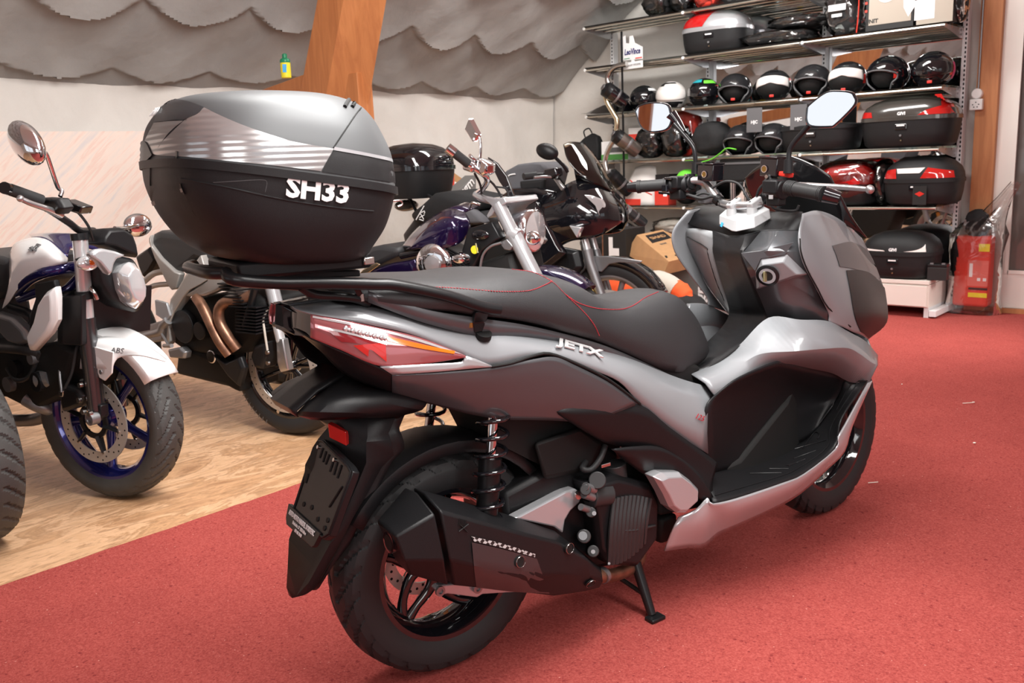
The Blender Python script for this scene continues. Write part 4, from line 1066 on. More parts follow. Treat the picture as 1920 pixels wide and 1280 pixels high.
# inner tyre hugger
R = []
for i in range(17):
    th = math.radians(25 + 120 * i / 16); c = V(.055, 0, .256)
    R.append([c + V(math.cos(th) * r_, y, math.sin(th) * r_) for y, r_ in ((-.082, .262), (-.076, .285), (-.04, .293), (0, .295), (.04, .293), (.076, .285), (.082, .262))])
MB().rings(R, False, False, False).build('hugger', 'black_plastic', sc, solid=.004, smooth=50)
# ---------------- shocks
for sgn in (-1, 1):
    yb = .125
    a = V(.15, sgn * yb, .66); e = V(.085, sgn * (yb + .02), .30)
    d = e - a
    b = MB().cyl(a, a + d * .55, .011); so_ = b.build('shock_absorber', 'chrome', sc)
    MB().cyl(a + d * .42, e, .025, .023).build('shock_body', 'black_satin', so_)
    L = []; ax = d.normalized(); u1 = ax.orthogonal().normalized(); u2 = ax.cross(u1)
    for i in range(8 * 14 + 1):
        f = i / (8 * 14); th = 2 * PI * 8 * f; L.append(a + d * (.10 + .80 * f) + (u1 * math.cos(th) + u2 * math.sin(th)) * .033)
    MB().tube(L, .0048, 8).build('spring', 'black_gloss', so_, smooth=60)
    MB().cyl(a + d * .9, a + d * .93, .036).build('spring_seat', 'black_satin', so_)
# ---------------- exhaust
MT = [(722, 990), (780, 922)]
# sections: rear cap -> body -> front, as 8-sided rings given on the outer side plane
def exring(x, zc_, h, y0, y1, cut=.3):
    w2 = (y1 - y0)
    return [V(x, -y0, zc_ + h * .5), V(x, -(y0 + w2 * .55), zc_ + h * .5), V(x, -(y1), zc_ + h * .2), V(x, -(y1), zc_ - h * .25), V(x, -(y0 + w2 * .6), zc_ - h * .5), V(x, -y0, zc_ - h * .42)]
def exr(top, ridge, bott, low, yi=.095, tt=(.15, .205, .21, .17)):
    a = S(top[0], top[1], tt[0]); b_ = S(ridge[0], ridge[1], tt[1]); c_ = S(bott[0], bott[1], tt[2]); d_ = S(low[0], low[1], tt[3])
    return [V(a.x, -yi, a.z - .004), a, b_, c_, d_, V(d_.x, -yi, d_.z + .01)]
E0 = exr((722, 985), (741, 1005), (757, 1052), (768, 1078), .11)
E1 = exr((782, 921), (816, 963), (833, 1050), (842, 1098), .095, (.145, .215, .225, .18))
E1b = exr((795, 922), (825, 957), (842, 1050), (850, 1098), .095, (.145, .218, .228, .18))
E2 = exr((960, 968), (985, 1000), (975, 1080), (990, 1112), .095, (.14, .215, .22, .18))
E3 = exr((1040, 995), (1045, 1015), (1050, 1075), (1040, 1118), .095, (.14, .205, .205, .17))
E4 = exr((1085, 1030), (1098, 1045), (1108, 1080), (1095, 1110), .10, (.14, .19, .19, .16))
E5 = exr((1122, 1062), (1128, 1070), (1133, 1090), (1125, 1102), .11, (.14, .17, .17, .15))
mf = MB().rings([E1b, E2, E3, E4, E5]); mfo = mf.build('exhaust', 'black_plastic', sc, smooth=20, bevel=.006, bseg=3)
ec = MB().rings([E0, E1]); ec.build('end_cap', 'black_plastic', mfo, smooth=20, bevel=.005, bseg=3)
c = sum(E0, V(0, 0, 0)) / 6
MB().cyl(c + V(-.012, 0, .012), c + V(.01, 0, .012), .022).build('outlet', 'black_gloss', mfo)
MB().cyl(c + V(-.0125, 0, .012), c + V(-.011, 0, .012), .016).build('outlet', 'dark_inside', mfo)
mft = bvh([mf])
m, nt, bsd = nodes('carbon_band'); co = coords(nt, (1, 1, 1), (0, 0, 0)); wv_ = nt.nodes.new('ShaderNodeTexChecker'); wv_.inputs['Scale'].default_value = 110
wv_.inputs['Color1'].default_value = (.5, .5, .5, 1); wv_.inputs['Color2'].default_value = (.02, .02, .02, 1)
rt = coords(nt, (1, 1, 1.3), (0, math.radians(40), 0)); nt.links.new(rt, wv_.inputs['Vector']); nt.links.new(wv_.outputs[0], bsd.inputs['Base Color']); bsd.inputs['Roughness'].default_value = .3; M['carbon_band'] = m
lay([[(883, 1005), (940, 1018), (1003, 1038)], [(888, 1014), (940, 1026), (1002, 1044)]], 'carbon_band', 'carbon_strip', .0016, parent=mfo, tree=mft)
lay([[(884, 1016), (945, 1030), (1006, 1047)], [(888, 1060), (955, 1070), (1020, 1085)], [(893, 1100), (960, 1108), (1030, 1112)]], 'carbon', 'heat_shield', .0012, parent=mfo, tree=mft)
for x, y in ((972, 1052), (1064, 1027), (1104, 1091)):
    p, n = dpt(FS, mft, x, y, .002); MB().lathe([(0, 0), (.012, 0), (.012, .002), (0, .002)], p, n, 20).build('shield_hole', 'dark_inside', mfo)
b = MB()
for x, y in ((974, 1052), (1066, 1027), (1106, 1091)):
    p, n = dpt(FS, mft, x, y, .004); b.lathe([(.0115, 0), (.0125, .001), (.0125, 0), (.0115, .0015)], p, n, 20, closed=True)
b.build('shield_hole_ring', 'steel', mfo)
b = MB()
for i in range(7):
    p, n = dpt(FS, mft, 861 + i * 2.2, 971 + i * .6, .001); q2, _ = dpt(FS, mft, 860 + i * 2.2, 984 + abs(3 - i), .001); b.tube([p, q2], .0006, 4)
p, n = dpt(FS, mft, 860, 996, .001); q2, _ = dpt(FS, mft, 878, 982, .001); b.tube([p, q2], .0012, 4)
p, n = dpt(FS, mft, 862, 983, .001); q2, _ = dpt(FS, mft, 876, 997, .001); b.tube([p, q2], .0012, 4)
b.build('emblem', 'dark_inside', mfo)
rod('exhaust_pipe', [S(1118, 1080, .15), S(1150, 1077, .13), S(1185, 1062, .10), S(1200, 1040, .08), S(1195, 1010, .06)], .017, 'rusty_pipe', n=4)
MB().lathe([(0, 0), (.020, 0), (.020, .012), (0, .012)], S(1128, 1080, .145), (1, .3, .1), 20).build('pipe_collar', 'cast_alloy', sc)
# silver swing arm and bracket
A_ = [(965, 972), (1062, 921), (1080, 916), (1091, 926), (1088, 941), (1070, 958), (1060, 975), (1056, 1000), (1040, 988)]
q = [S(x, y, .135) for x, y in A_]
MB().prism(q, (0, .03, 0)).build('exhaust_bracket', 'silver_paint', sc, smooth=0, bevel=.004)
p = S(1083, 927, .14); MB().cyl(p, p + V(0, -.006, 0), .010).build('bracket_bolt', 'steel', sc)
A_ = [(815, 1103), (822, 1097), (880, 1092), (930, 1098), (1020, 1108), (950, 1111), (905, 1114), (895, 1120), (840, 1113), (825, 1116)]
q = [S(x, y, .10) for x, y in A_]
MB().prism(q, (0, .018, 0)).build('swing_arm', 'silver_paint', sc, smooth=0, bevel=.003)
for x, y in ((824, 1107), (894, 1102)): p = S(x, y, .104); MB().lathe([(0, 0), (.011, 0), (.011, .006), (.006, .006), (.006, .002), (0, .002)], p, (0, -1, 0), 18).build('swing_arm_bolt', 'cast_alloy', sc)
MB().lathe([(.0, -.02), (.045, -.02), (.05, 0), (.045, .02), (0, .02)], (.055, -.07, .256), (0, 1, 0), 24).build('hub_cover', 'black_satin', sc)
# ---------------- engine
eng = MB().rings(secs([(.18, .10, .24, .40), (.32, .12, .17, .44), (.46, .12, .15, .46), (.52, .10, .16, .42)])).build('engine', 'black_plastic', sc, bevel=.012)
# radiator fan cover: slatted drum
RC = [(1092, 905), (1150, 888), (1215, 905), (1232, 940), (1230, 1010), (1192, 1062), (1140, 1058), (1118, 1030), (1110, 960)]
q = [S(x, y, .15) for x, y in RC]; cN = sum(q, V(0, 0, 0)) / len(q)
MB().rings([[p + V(0, .05, 0) for p in q], q, [cN + (p - cN) * .88 + V(0, -.016, 0) for p in q]]).build('radiator_cover', 'black_plastic', eng, smooth=25, bevel=.004)
b = MB()
for i in range(10):
    f = i / 9; xt = 1152 + f * 68; xb = 1142 + f * 66
    yt = 934 - 6 * math.sin(f * PI); yb2 = 1058 - f * f * 40
    b.tube([S(xt, yt, .168), S(xb + 4, (yt + yb2) / 2, .176), S(xb, yb2, .166)], [.0045, .0055, .0045], 6, 4, flat=1.4)
b.tube([S(1146, 992, .170), S(1185, 994, .178), S(1228, 985, .166)], .0035, 6, 4)
b.build('cooling_slat', 'slat_grey', eng)
b = MB()
b.cyl(S(1150, 868, .12), S(1155, 915, .12), .030).cyl(S(1105, 930, .15), S(1140, 925, .15), .028)
for x, y, r in ((1098, 918, .013), (1108, 960, .012), (1095, 1005, .016), (1112, 1033, .014), (1120, 900, .02)): b.cyl(S(x, y, .12), S(x, y, .175), r)
b.build('engine_casting', 'slat_grey', eng, bevel=.002)
b = MB()
for x, y, r in ((1102, 912, .010), (1100, 926, .010), (1094, 950, .008)): b.cyl(S(x - 5, y, .17), S(x + 12, y + 6, .165), r)
b.build('sensor', 'cast_alloy', eng)
for x, y, r in ((1114, 962, .005), (1112, 1034, .005), (1142, 1056, .003), (1093, 1004, .010)): MB().cyl(S(x, y, .178), S(x, y, .184), r, seg=14).build('engine_bolt', 'fork_dark' if r > .006 else 'cast_alloy', eng)
MB().box(S(1134, 871, .155), (.028, .01, .008)).build('hose_clamp', 'steel', eng, smooth=0, bevel=.001)
rod('hose', [S(1135, 835, .14), S(1125, 860, .15), S(1108, 880, .15), S(1092, 878, .14), S(1098, 866, .12)], .007, 'rubber', n=5)
MB().rings([[S(x, y, .12) for x, y in ((1000, 830), (1090, 800), (1130, 830), (1110, 880), (1020, 900))], [S(x, y, -.12) for x, y in ((1000, 830), (1090, 800), (1130, 830), (1110, 880), (1020, 900))]]).build('air_box', 'dark_inside', sc, bevel=.01)
MB().box(S(1240, 985, .08), (.06, .06, .07)).build('front_casting', 'dark_inside', sc, bevel=.01)
MB().rings([[S(x, y, .09) for x, y in ((905, 780), (1100, 786), (1165, 835), (1120, 885), (1010, 870), (930, 830))], [S(x, y, .09) + V(0, .16, 0) for x, y in ((905, 780), (1100, 786), (1165, 835), (1120, 885), (1010, 870), (930, 830))]]).build('dark_gap_fill', 'dark_inside', sc, smooth=0)  # dark block added to fill the see-through gap below the side panel
# centre stand
for sgn in (1, -1):
    a = S(1192, 1055, .11); f = S(1222, 1152, .165); a = V(a.x, a.y * sgn, a.z); f = V(f.x, f.y * sgn, max(f.z, .012))
    MB().tube([a, f], [.014, .011], 12).build('centre_stand', 'black_satin', sc)
    MB().box(f + V(.0, -.012 * sgn, -.004), (.045, .03, .010)).build('stand_foot', 'black_satin', sc, bevel=.003)
rod('stand_brace', [S(1165, 1085, .05), S(1205, 1112, .14)], .006, 'black_satin', n=1)
# badges
upt = pbvh([up])
D('badge_silver', (.85, .85, .85), .3, metal=.5)
bo_ = [o for o in COL.objects if o.name == 'side_panel'][0]
dtext(FS, upt, 'JETX', 1082, 655, 1120, 667, .042, 'badge_silver', 'badge', bo_, .0012, 1.45, .35, off=.0035, depth=.0014)
dtext(FS, upt, '125', 1308, 782, 1322, 788, .020, 'red_thread', 'badge', bo_, .0, 1.2, .4, off=.0035)
# ================================================================ the top case on the rack
tc_ = empty('top_case', FS.world((-.245, 0, .95)), FS.ang, 'large black and silver-grey motorcycle top case mounted on the rack behind the scooter seat', 'top case')
C0 = V(-.245, 0, .95)
def crs(x0, x1, b_, n=64, ex=3.0, exf=None):
    """superellipse outline between x0 (rear) and x1 (front)"""
    c = (x0 + x1) / 2; a = (x1 - x0) / 2; o = []
    for j in range(n):
        th = 2 * PI * j / n; cs, sn = math.cos(th), math.sin(th)
        e = ex if cs < 0 else (exf or ex)
        o.append((c + a * math.copysign(abs(cs) ** (2 / e), cs), b_ * math.copysign(abs(sn) ** (2 / e), sn)))
    return o
# (rear x, front x, half width, z, slope of z with x)
LV = [(-.330, -.120, .135, .958, -.07, 3.0), (-.370, -.098, .165, .967, -.08, 3.0), (-.411, -.081, .183, .990, -.09, 3.0), (-.443, -.060, .200, 1.03, -.12, 3.2), (-.460, -.047, .208, 1.075, -.15, 3.4), (-.461, -.039, .210, 1.112, -.17, 3.5),
      (-.456, -.037, .207, 1.15, -.17, 3.4), (-.448, -.038, .200, 1.18, -.16, 3.3), (-.431, -.050, .190, 1.21, -.14, 3.2), (-.418, -.062, .175, 1.233, -.10, 3.0), (-.392, -.082, .15, 1.250, -.06, 2.8), (-.342, -.127, .11, 1.261, -.03, 2.6), (-.289, -.174, .05, 1.265, -.02, 2.5)]
def ringof(l, n=72):
    x0, x1, b_, z, sl, ex = l
    return [V(x - C0.x, y, z + sl * (x - C0.x) - C0.z) for x, y in crs(x0, x1, b_, n, ex, ex - .6)]
def interp(L, n):
    K = [Vector((l[0], l[1], l[2])) for l in L]; K2 = [Vector((l[3], l[4], l[5])) for l in L]
    a = spline(K, n); b = spline(K2, n); return [(p.x, p.y, p.z, q.x, q.y, q.z) for p, q in zip(a, b)]
NS = 5
low_ = MB().rings([ringof(l) for l in interp(LV[:NS + 1], 4)])
D('case_black_dark', (.016, .016, .017), .40, bump=.4, bscale=1400)
lo_o = low_.build('shell', 'case_black', tc_, smooth=60)
upr = MB().rings([ringof(l) for l in interp(LV[NS:], 5)])
up_o = upr.build('lid', 'case_grey', tc_, smooth=60)
class F2(Frame): pass
FT = Frame(FS.world((C0.x, 0, C0.z)), FS.ang)
FT.o = FS.world(C0)
lt = bvh([upr]); st2 = bvh([low_]); bt2 = bvh([low_, upr])
def cl_(rows, m, name, off, nu=6, nv=4, parent=up_o, tree=None, solid=0):
    return drape(FT, tree or bt2, rows, nu, nv, off).build(name, m, parent, smooth=50, solid=solid)
# rim band where lid meets shell
l = LV[NS]
def band(dz0, dz1, grow, m, name, parent):
    R = []
    for dz, g in ((dz0, 0), (dz0, grow), (dz1, grow), (dz1, 0)):
        R.append([V((x - (l[0] + l[1]) / 2) * (1 + g / .2) + (l[0] + l[1]) / 2 - C0.x, y * (1 + g / .2), l[3] + l[4] * (x - C0.x) - C0.z + dz) for x, y in crs(l[0], l[1], l[2], 72, l[5], l[5] - .6)])
    return MB().rings(R + [R[0]], True, False, False).build(name, m, parent, smooth=30)
band(-.010, .004, .004, 'case_black', 'shell_lip', lo_o)
# side reflector with its ribs
RF = [[(386, 205), (383, 206), (381, 207), (379, 208)], [(420, 222), (400, 224), (372, 224), (345, 226)], [(470, 240), (440, 248), (390, 250), (318, 250)], [(520, 258), (490, 272), (420, 272), (302, 270)], [(570, 271), (560, 290), (520, 283), (289, 289)], [(622, 278), (618, 292), (610, 306), (600, 320)]]
top_e = [(384, 203), (415, 218), (455, 235), (500, 251), (550, 266), (595, 274), (625, 279)]
bot_e = [(345, 228), (300, 272), (290, 289), (350, 294), (430, 302), (520, 311), (601, 321)]
m, nt, bsd = nodes('ribbed_reflector'); co = coords(nt, (1, 1, 1)); sx = nt.nodes.new('ShaderNodeSeparateXYZ'); nt.links.new(co, sx.inputs[0])
mm = nt.nodes.new('ShaderNodeMath'); mm.operation = 'MULTIPLY'; mm.inputs[1].default_value = 620; nt.links.new(sx.outputs[2], mm.inputs[0])
ms = nt.nodes.new('ShaderNodeMath'); ms.operation = 'SINE'; nt.links.new(mm.outputs[0], ms.inputs[0])
bumpn(nt, bsd, ms.outputs[0], .14, .002); bsd.inputs['Base Color'].default_value = (.50, .50, .50, 1); bsd.inputs['Metallic'].default_value = .75; bsd.inputs['Roughness'].default_value = .22; M['ribbed'] = m
cl_([top_e, [((a[0] + b[0]) / 2, (a[1] + b[1]) / 2) for a, b in zip(top_e, bot_e)], bot_e], 'ribbed', 'side_reflector', .002, 6, 8)
cl_([[(290, 231), (318, 228), (345, 227)], [(276, 258), (295, 262), (318, 250)], [(272, 268), (280, 285), (290, 288)]], 'ribbed', 'rear_reflector', .002, 4, 6)
# dark band above the reflectors at the rear, with letters
D('case_dark', (.045, .046, .05), .35)
cl_([[(309, 184), (330, 187), (356, 192), (383, 202)], [(302, 196), (325, 198), (350, 204), (372, 214)], [(290, 230), (310, 228), (328, 226), (345, 226)]], 'case_dark', 'rear_band', .0022)
dtext(FT, bt2, 'SHAD', 293, 213, 300, 213, .026, 'label_white', 'lettering', up_o, .0006, 1.0, off=.004)
# lower lid edge right of the reflector, silver line above it
cl_([[(626, 280), (680, 290), (738, 302)], [(612, 303), (675, 313), (739, 325)], [(603, 322), (670, 332), (740, 343)]], 'case_black', 'lid_edge', .0018)
cl_([[(626, 276), (680, 286), (737, 298)], [(624, 282), (680, 292), (738, 304)]], 'silver_paint', 'lid_trim', .003, 6, 1)
# seam and slots on the lid
def cseam(pts, w_, m, name, off=.001, parent=up_o, n=5):
    L = spline([Vector((x, y, 0)) for x, y in pts], n); P = [dpt(FT, bt2, p.x, p.y, off)[0] for p in L]
    return MB().tube(P, w_, 6).build(name, m, parent, smooth=60)
cseam([(625, 277), (645, 247), (668, 213), (682, 197)], .0012, 'dark_inside', 'lid_seam')
for x in (654, 668):
    cseam([(x, 188), (x - 4, 194), (x - 8, 201)], .004, 'dark_inside', 'lid_slot', n=1)
# latch at the rear
cl_([[(262, 300), (267, 270), (272, 264)], [(262, 312), (272, 280), (279, 270)], [(268, 310), (280, 300), (289, 291)]], 'black_satin', 'latch', .004, parent=lo_o)
cl_([[(276, 312), (283, 306)], [(274, 370), (284, 375)], [(285, 415), (297, 430)], [(305, 450), (318, 462)]], 'case_black_dark', 'latch_recess', .002, 1, 5, parent=lo_o)
cl_([[(279, 375), (286, 378)], [(281, 382), (289, 385)]], 'cast_alloy', 'lock', .003, 1, 1, parent=lo_o)
# crease on the shell side, lettering
cseam([(340, 335), (430, 352), (520, 372), (620, 388), (700, 396)], .0018, 'case_black', 'shell_crease', .0, lo_o)
cseam([(400, 342), (450, 339), (488, 337), (500, 341), (497, 360)], .0005, 'label_grey', 'scratch', .0003, lo_o)
dtext(FT, bt2, 'SH33', 597, 358, 640, 363, .047, 'label_white', 'lettering', lo_o, .0018, 1.12, off=.0015)
# base plate
MB().rings([[V(x - C0.x, y, z - C0.z) for x, y in ((-.36, .09), (-.36, -.09), (-.20, -.125), (-.115, -.125), (-.115, .125), (-.20, .125))] for z in (.938, .968)]).build('base_plate', 'black_plastic', tc_, bevel=.006)
MB().box(V(-.125 - C0.x, -.130, .952 - C0.z), (.022, .008, .014)).build('release_catch', 'steel', tc_, bevel=.002)
c = FT.S(744, 382, .05)
MB().tube([c + V(-.01, 0, .006), c + V(.008, 0, .006), c + V(.012, 0, -.002), c + V(.002, 0, -.006)], .0022, 8, 3).build('hinge_loop', 'steel', lo_o)
# ================================================================ the motorcycles parked against the knee wall
class Bike:
    def __init__(s, name, x, y, deg, label, cat='motorcycle', group=None):
        s.f = Frame((x, y, 0), math.radians(deg)); s.e = empty(name, s.f.o, s.f.ang, label, cat, group); s.S = s.f.S
    def slab(s, name, out, t, depth, m, inset=.82, bulge=.012, bevel=.004, parent=None, smooth=30):
        """a moulded piece: picture outline t metres to the right, depth towards the far side"""
        P = [s.S(p[0], p[1], p[2] if len(p) > 2 else t) for p in out]; c = sum(P, V(0, 0, 0)) / len(P)
        R = [[p + V(0, depth, 0) for p in P], P]
        if bulge: R.append([c + (p - c) * inset + V(0, -bulge, 0) for p in P])
        return MB().rings(R).build(name, m, parent or s.e, smooth=smooth, bevel=bevel)
    def front(s, name, out, at, depth, m, inset=.82, bulge=.012, bevel=.004, parent=None, smooth=30):
        """a piece facing ahead: picture outline in the crossways plane, depth towards the tail"""
        a = s.S(*at).x; P = [s.f.A(x, y, a + (q[0] if q else 0)) for x, y, *q in out]; c = sum(P, V(0, 0, 0)) / len(P)
        R = [[c + (p - c) * .9 + V(-depth, 0, 0) for p in P], P]
        if bulge: R.append([c + (p - c) * inset + V(bulge, 0, 0) for p in P])
        return MB().rings(R).build(name, m, parent or s.e, smooth=smooth, bevel=bevel)
    def rod(s, name, pts, r, m, parent=None, n=3, seg=14):
        return MB().tube([s.S(*p) for p in pts], r, seg, n).build(name, m, parent or s.e, smooth=60)
    def patch(s, name, rows, m, nu=4, nv=4, solid=.005, parent=None, both=False):
        g = MB().grid([[s.S(*p) for p in r] for r in rows], nu, nv); o = g.build(name, m, parent or s.e, smooth=40, solid=solid)
        if both: g.flipped().build(name, m, parent or s.e, smooth=40, solid=solid)
        return o, bvh([g])
    def fwheel(s, R, w, rimR, steer, **k):
        a = math.radians(steer); return wheel(s.e, (0, 0, R), (-math.sin(a), math.cos(a), 0), R, w, rimR, **k)
    def lump(s, name, p, r, m, parent=None, sq=2.0):
        return MB().ell(p, *r).build(name, m, parent or s.e, smooth=60)
def fender(bk, R, w, a0, a1, m, steer=0, c=None, sol=.004):
    a = math.radians(steer); u = V(math.cos(a), math.sin(a), 0); n = V(-u.y, u.x, 0); c = c or V(0, 0, R - .02); rows = []
    for i in range(15):
        th = math.radians(a0 + (a1 - a0) * i / 14)
        rows.append([c + u * (math.cos(th) * (R + q)) + n * y + V(0, 0, math.sin(th) * (R + q)) for y, q in ((-w, -.03), (-w * .9, -.004), (-w * .5, .006), (0, .009), (w * .5, .006), (w * .9, -.004), (w, -.03))])
    return MB().rings(rows, False, False, False).build('front_fender', m, bk.e, solid=sol, smooth=50)
# ---------------- white and blue naked bike
A = Bike('motorcycle', -3.144, 1.293, 9, 'white naked motorcycle with blue front rim and round orange indicator, front wheel on the plywood')
s_ = A.S
A.fwheel(.30, .12, .222, 11, tyre='rubber_worn', rim='blue_rim', spokes=5, style='plain', groove=30, disc=[(-.075, .152, 'disc_steel'), (.075, .152, 'disc_steel')], hub=.04, fl=.45)
A.rod('fork', [(150, 446, .105), (163, 606, .105)], .024, 'fork_chrome', n=1)
A.rod('fork_slider', [(160, 596, .105), (164, 620, .105), (181, 768, .11)], [.034, .030, .029], 'fork_dark', n=1)
A.rod('fork_ring', [(158, 545, .105), (160, 560, .105)], .030, 'black_plastic', n=1)
A.rod('fork', [(202, 500, -.10), (218, 632, -.10)], .0215, 'fork_chrome', n=1)
A.rod('fork_slider', [(216, 620, -.10), (226, 760, -.09)], .028, 'fork_dark', n=1)
A.rod('fork_clamp', [(148, 437, .105), (150, 450, .105)], .028, 'black_satin', n=1)
p = s_(182, 782, .12); MB().lathe([(0, 0), (.022, 0), (.022, .03), (.014, .03), (.012, .02), (0, .02)], p, (0, -1, 0), 20).build('axle', 'cast_alloy', A.e)
A.slab('fork_foot', [(176, 758), (188, 760), (190, 782), (184, 790), (170, 786)], .12, .03, 'black_satin', bulge=0)
A.slab('brake_caliper', [(118, 724), (126, 720), (148, 728), (160, 742), (152, 760), (140, 766), (120, 772), (116, 752)], .135, .06, 'black_satin', bevel=.006)
for x, y in ((154, 721), (152, 749), (172, 775), (160, 771)):
    p = s_(x, y, .14); MB().cyl(p, p + V(0, -.012, 0), .009).build('caliper_bolt', 'steel', A.e)
A.rod('brake_hose', [(116, 735, .15), (112, 700, .14), (115, 680, .12), (125, 664, .10)], .005, 'cast_alloy', n=5)
A.rod('brake_hose', [(122, 727, .15), (134, 700, .14), (142, 660, .13), (147, 640, .11)], .005, 'rubber', n=5)
A.slab('hose_union', [(108, 733), (118, 733), (117, 744), (110, 743)], .15, .01, 'steel', bulge=0, bevel=.002)
# fender
fo, ft_ = A.patch('front_fender', [[(154, 652, .09), (166, 644, .095), (182, 636, .085), (200, 631, .06), (237, 635, .045), (275, 648, .03), (312, 674, .01)],
                         [(140, 662, .09), (155, 665, .10), (180, 655, .10), (205, 650, .09), (237, 652, .075), (275, 660, .06), (312, 675, .03)],
                         [(120, 674, .07), (146, 690, .09), (180, 690, .105), (208, 690, .10), (222, 671, .085), (262, 667, .075), (310, 677, .05)],], 'white_paint')
A.slab('fender_mount', [(176, 650), (212, 660), (209, 700), (196, 714), (186, 708), (180, 690)], .105, .006, 'white_paint', bulge=0, bevel=.002)
p = s_(190, 697, .112); MB().cyl(p, p + V(0, -.004, 0), .008).build('fender_bolt', 'cast_alloy', A.e)
fender(A, .318, .07, 30, 120, 'white_paint', 11)
dtext(A.f, ft_, 'ABS', 220, 657, 232, 658, .026, 'label_grey', 'fender_lettering', fo, 0, 1.2, .3, off=.003)
# tank
TKT = [[(19, 476, .10), (30, 456, .09), (62, 446, .08), (87, 450, .08), (108, 466, .09), (126, 484, .08)],
       [(19, 500, .15), (40, 478, .155), (68, 468, .15), (92, 470, .145), (112, 482, .13), (126, 488, .10)],
       [(18, 530, .17), (38, 508, .17), (66, 500, .165), (90, 497, .155), (110, 494, .135), (125, 492, .105)],
       [(5, 578, .15), (17, 566, .155), (34, 540, .16), (50, 520, .155), (80, 505, .14), (118, 495, .11)]]
to_, tt_ = A.patch('tank_cover', TKT, 'white_paint', 5, 5)
MB().grid([[A.S(60, 446, .08), A.S(87, 450, .08), A.S(126, 484, .08)], [A.S(62, 446, 0) + V(0, 0, .015), A.S(95, 447, 0) + V(0, 0, .015), A.S(140, 462, 0)], [V(A.S(*q).x, .08, A.S(*q).z) for q in ((60, 446, .08), (87, 450, .08), (126, 484, .08))]], 4, 4).build('fuel_tank', 'blue_paint', A.e, solid=.004, smooth=60)
b = MB()
for L in (((58, 466), (62, 464), (62, 468), (70, 462), (70, 460), (76, 462), (73, 464)), ((57, 469), (63, 471), (63, 467), (70, 471), (70, 466), (72, 465))):
    P = [dpt(A.f, tt_, x, y, .004)[0] for x, y in L]; b.tube(P, .0055, 6, flat=.4)
b.build('tank_emblem', 'label_grey', to_)
A.rod('frame_tube', [(30, 545, .14), (60, 520, .15), (100, 506, .14), (148, 500, .06)], .020, 'blue_paint', n=4)
A.rod('frame_tube', [(38, 560, .12), (80, 545, .13), (120, 545, .1), (148, 520, .05)], .016, 'blue_paint', n=4)
A.rod('frame_tube', [(60, 610, .12), (110, 560, .12), (150, 545, .05)], .014, 'black_satin', n=3)
A.rod('frame_tube', [(20, 575, .13), (60, 590, .12), (55, 620, .12)], .014, 'black_satin', n=3)
A.slab('seat', [(-60, 470), (0, 480), (19, 486), (20, 535), (0, 560), (-60, 560)], .13, .26, 'seat_vinyl', bevel=.015)
A.slab('radiator', [(106, 560), (152, 552), (152, 648), (108, 645)], .15, .02, 'black_plastic', bulge=0)
MB().rings([[A.S(108, 556, .15), A.S(108, 645, .15), A.S(108, 645, .15) + V(.05, .3, 0), A.S(108, 556, .15) + V(.05, .3, 0)], [A.S(108, 556, .15) + V(.03, 0, 0), A.S(108, 645, .15) + V(.03, 0, 0), A.S(108, 645, .15) + V(.08, .3, 0), A.S(108, 556, .15) + V(.08, .3, 0)]]).build('radiator', 'black_plastic', A.e, smooth=0)
A.slab('radiator_shroud', [(104, 537), (107, 557), (107, 600), (95, 625), (65, 658), (56, 657), (52, 635), (67, 605), (77, 565), (90, 545)], .19, .02, 'white_paint', bulge=.014, inset=.8)
A.slab('inner_shroud', [(64, 530), (100, 525), (104, 540), (88, 550), (72, 600), (54, 630), (56, 590), (66, 560)], .165, .02, 'black_plastic', bulge=.0)
# engine and side frame
A.slab('swing_pivot_plate', [(-10, 585), (25, 596), (50, 620), (60, 640), (40, 648), (18, 640), (0, 620), (-10, 600)], .16, .03, 'cast_alloy')
A.slab('engine', [(-40, 640), (40, 650), (110, 640), (140, 660), (120, 740), (60, 770), (10, 745), (-40, 740)], .13, .28, 'dark_inside', bulge=.01, bevel=.015)
for x, y, r in ((30, 690, .03), (62, 672, .02), (18, 720, .028), (72, 715, .035)):
    p = s_(x, y, .15); MB().cyl(p + V(0, .03, 0), p + V(0, -.012, 0), r).build('engine_cover', 'cast_alloy' if r < .03 else 'black_satin', A.e)
MB().cyl(s_(74, 712, .14), s_(98, 708, .12), .032).build('oil_filter', 'cast_alloy', A.e)
A.rod('exhaust_pipe', [(48, 748, .14), (70, 760, .12), (95, 770, .08), (70, 785, .05), (30, 788, .08), (-20, 785, .1)], .024, 'cast_alloy', n=4)
A.rod('coolant_hose', [(0, 652, .15), (40, 655, .16), (70, 660, .14), (90, 655, .1)], .018, 'rubber', n=4)
A.rod('coolant_hose', [(14, 690, .15), (30, 712, .16), (55, 705, .15), (75, 660, .14)], .008, 'rubber', n=4)
# instruments, headlight
A.front('gauge_cover', [(180, 444), (192, 428), (225, 426), (244, 438), (252, 460), (256, 484), (235, 476), (205, 462), (180, 458)], (215, 455, 0), .10, 'black_plastic', bulge=.03, bevel=.006, smooth=50)
A.front('headlight_housing', [(174, 488), (190, 472), (222, 478), (250, 484), (266, 515), (272, 550), (268, 575), (257, 587), (232, 580), (205, 562), (184, 530)], (230, 530, 0), .12, 'black_plastic', bulge=.02, bevel=.01, smooth=50)
A.front('headlight_brow', [(167, 474), (176, 467), (190, 465), (215, 470), (235, 478), (218, 484), (212, 496), (209, 512), (204, 517), (194, 504), (184, 492), (170, 482)], (275, 530, 0), .03, 'silver_paint', bulge=.01)
hl = A.front('headlight', [(222, 510), (232, 496), (242, 490), (252, 493), (264, 515), (271, 540), (270, 562), (263, 575), (254, 580), (240, 568), (229, 545)], (252, 535, 0), .05, 'clear_lens', inset=.7, bulge=.03, smooth=60)
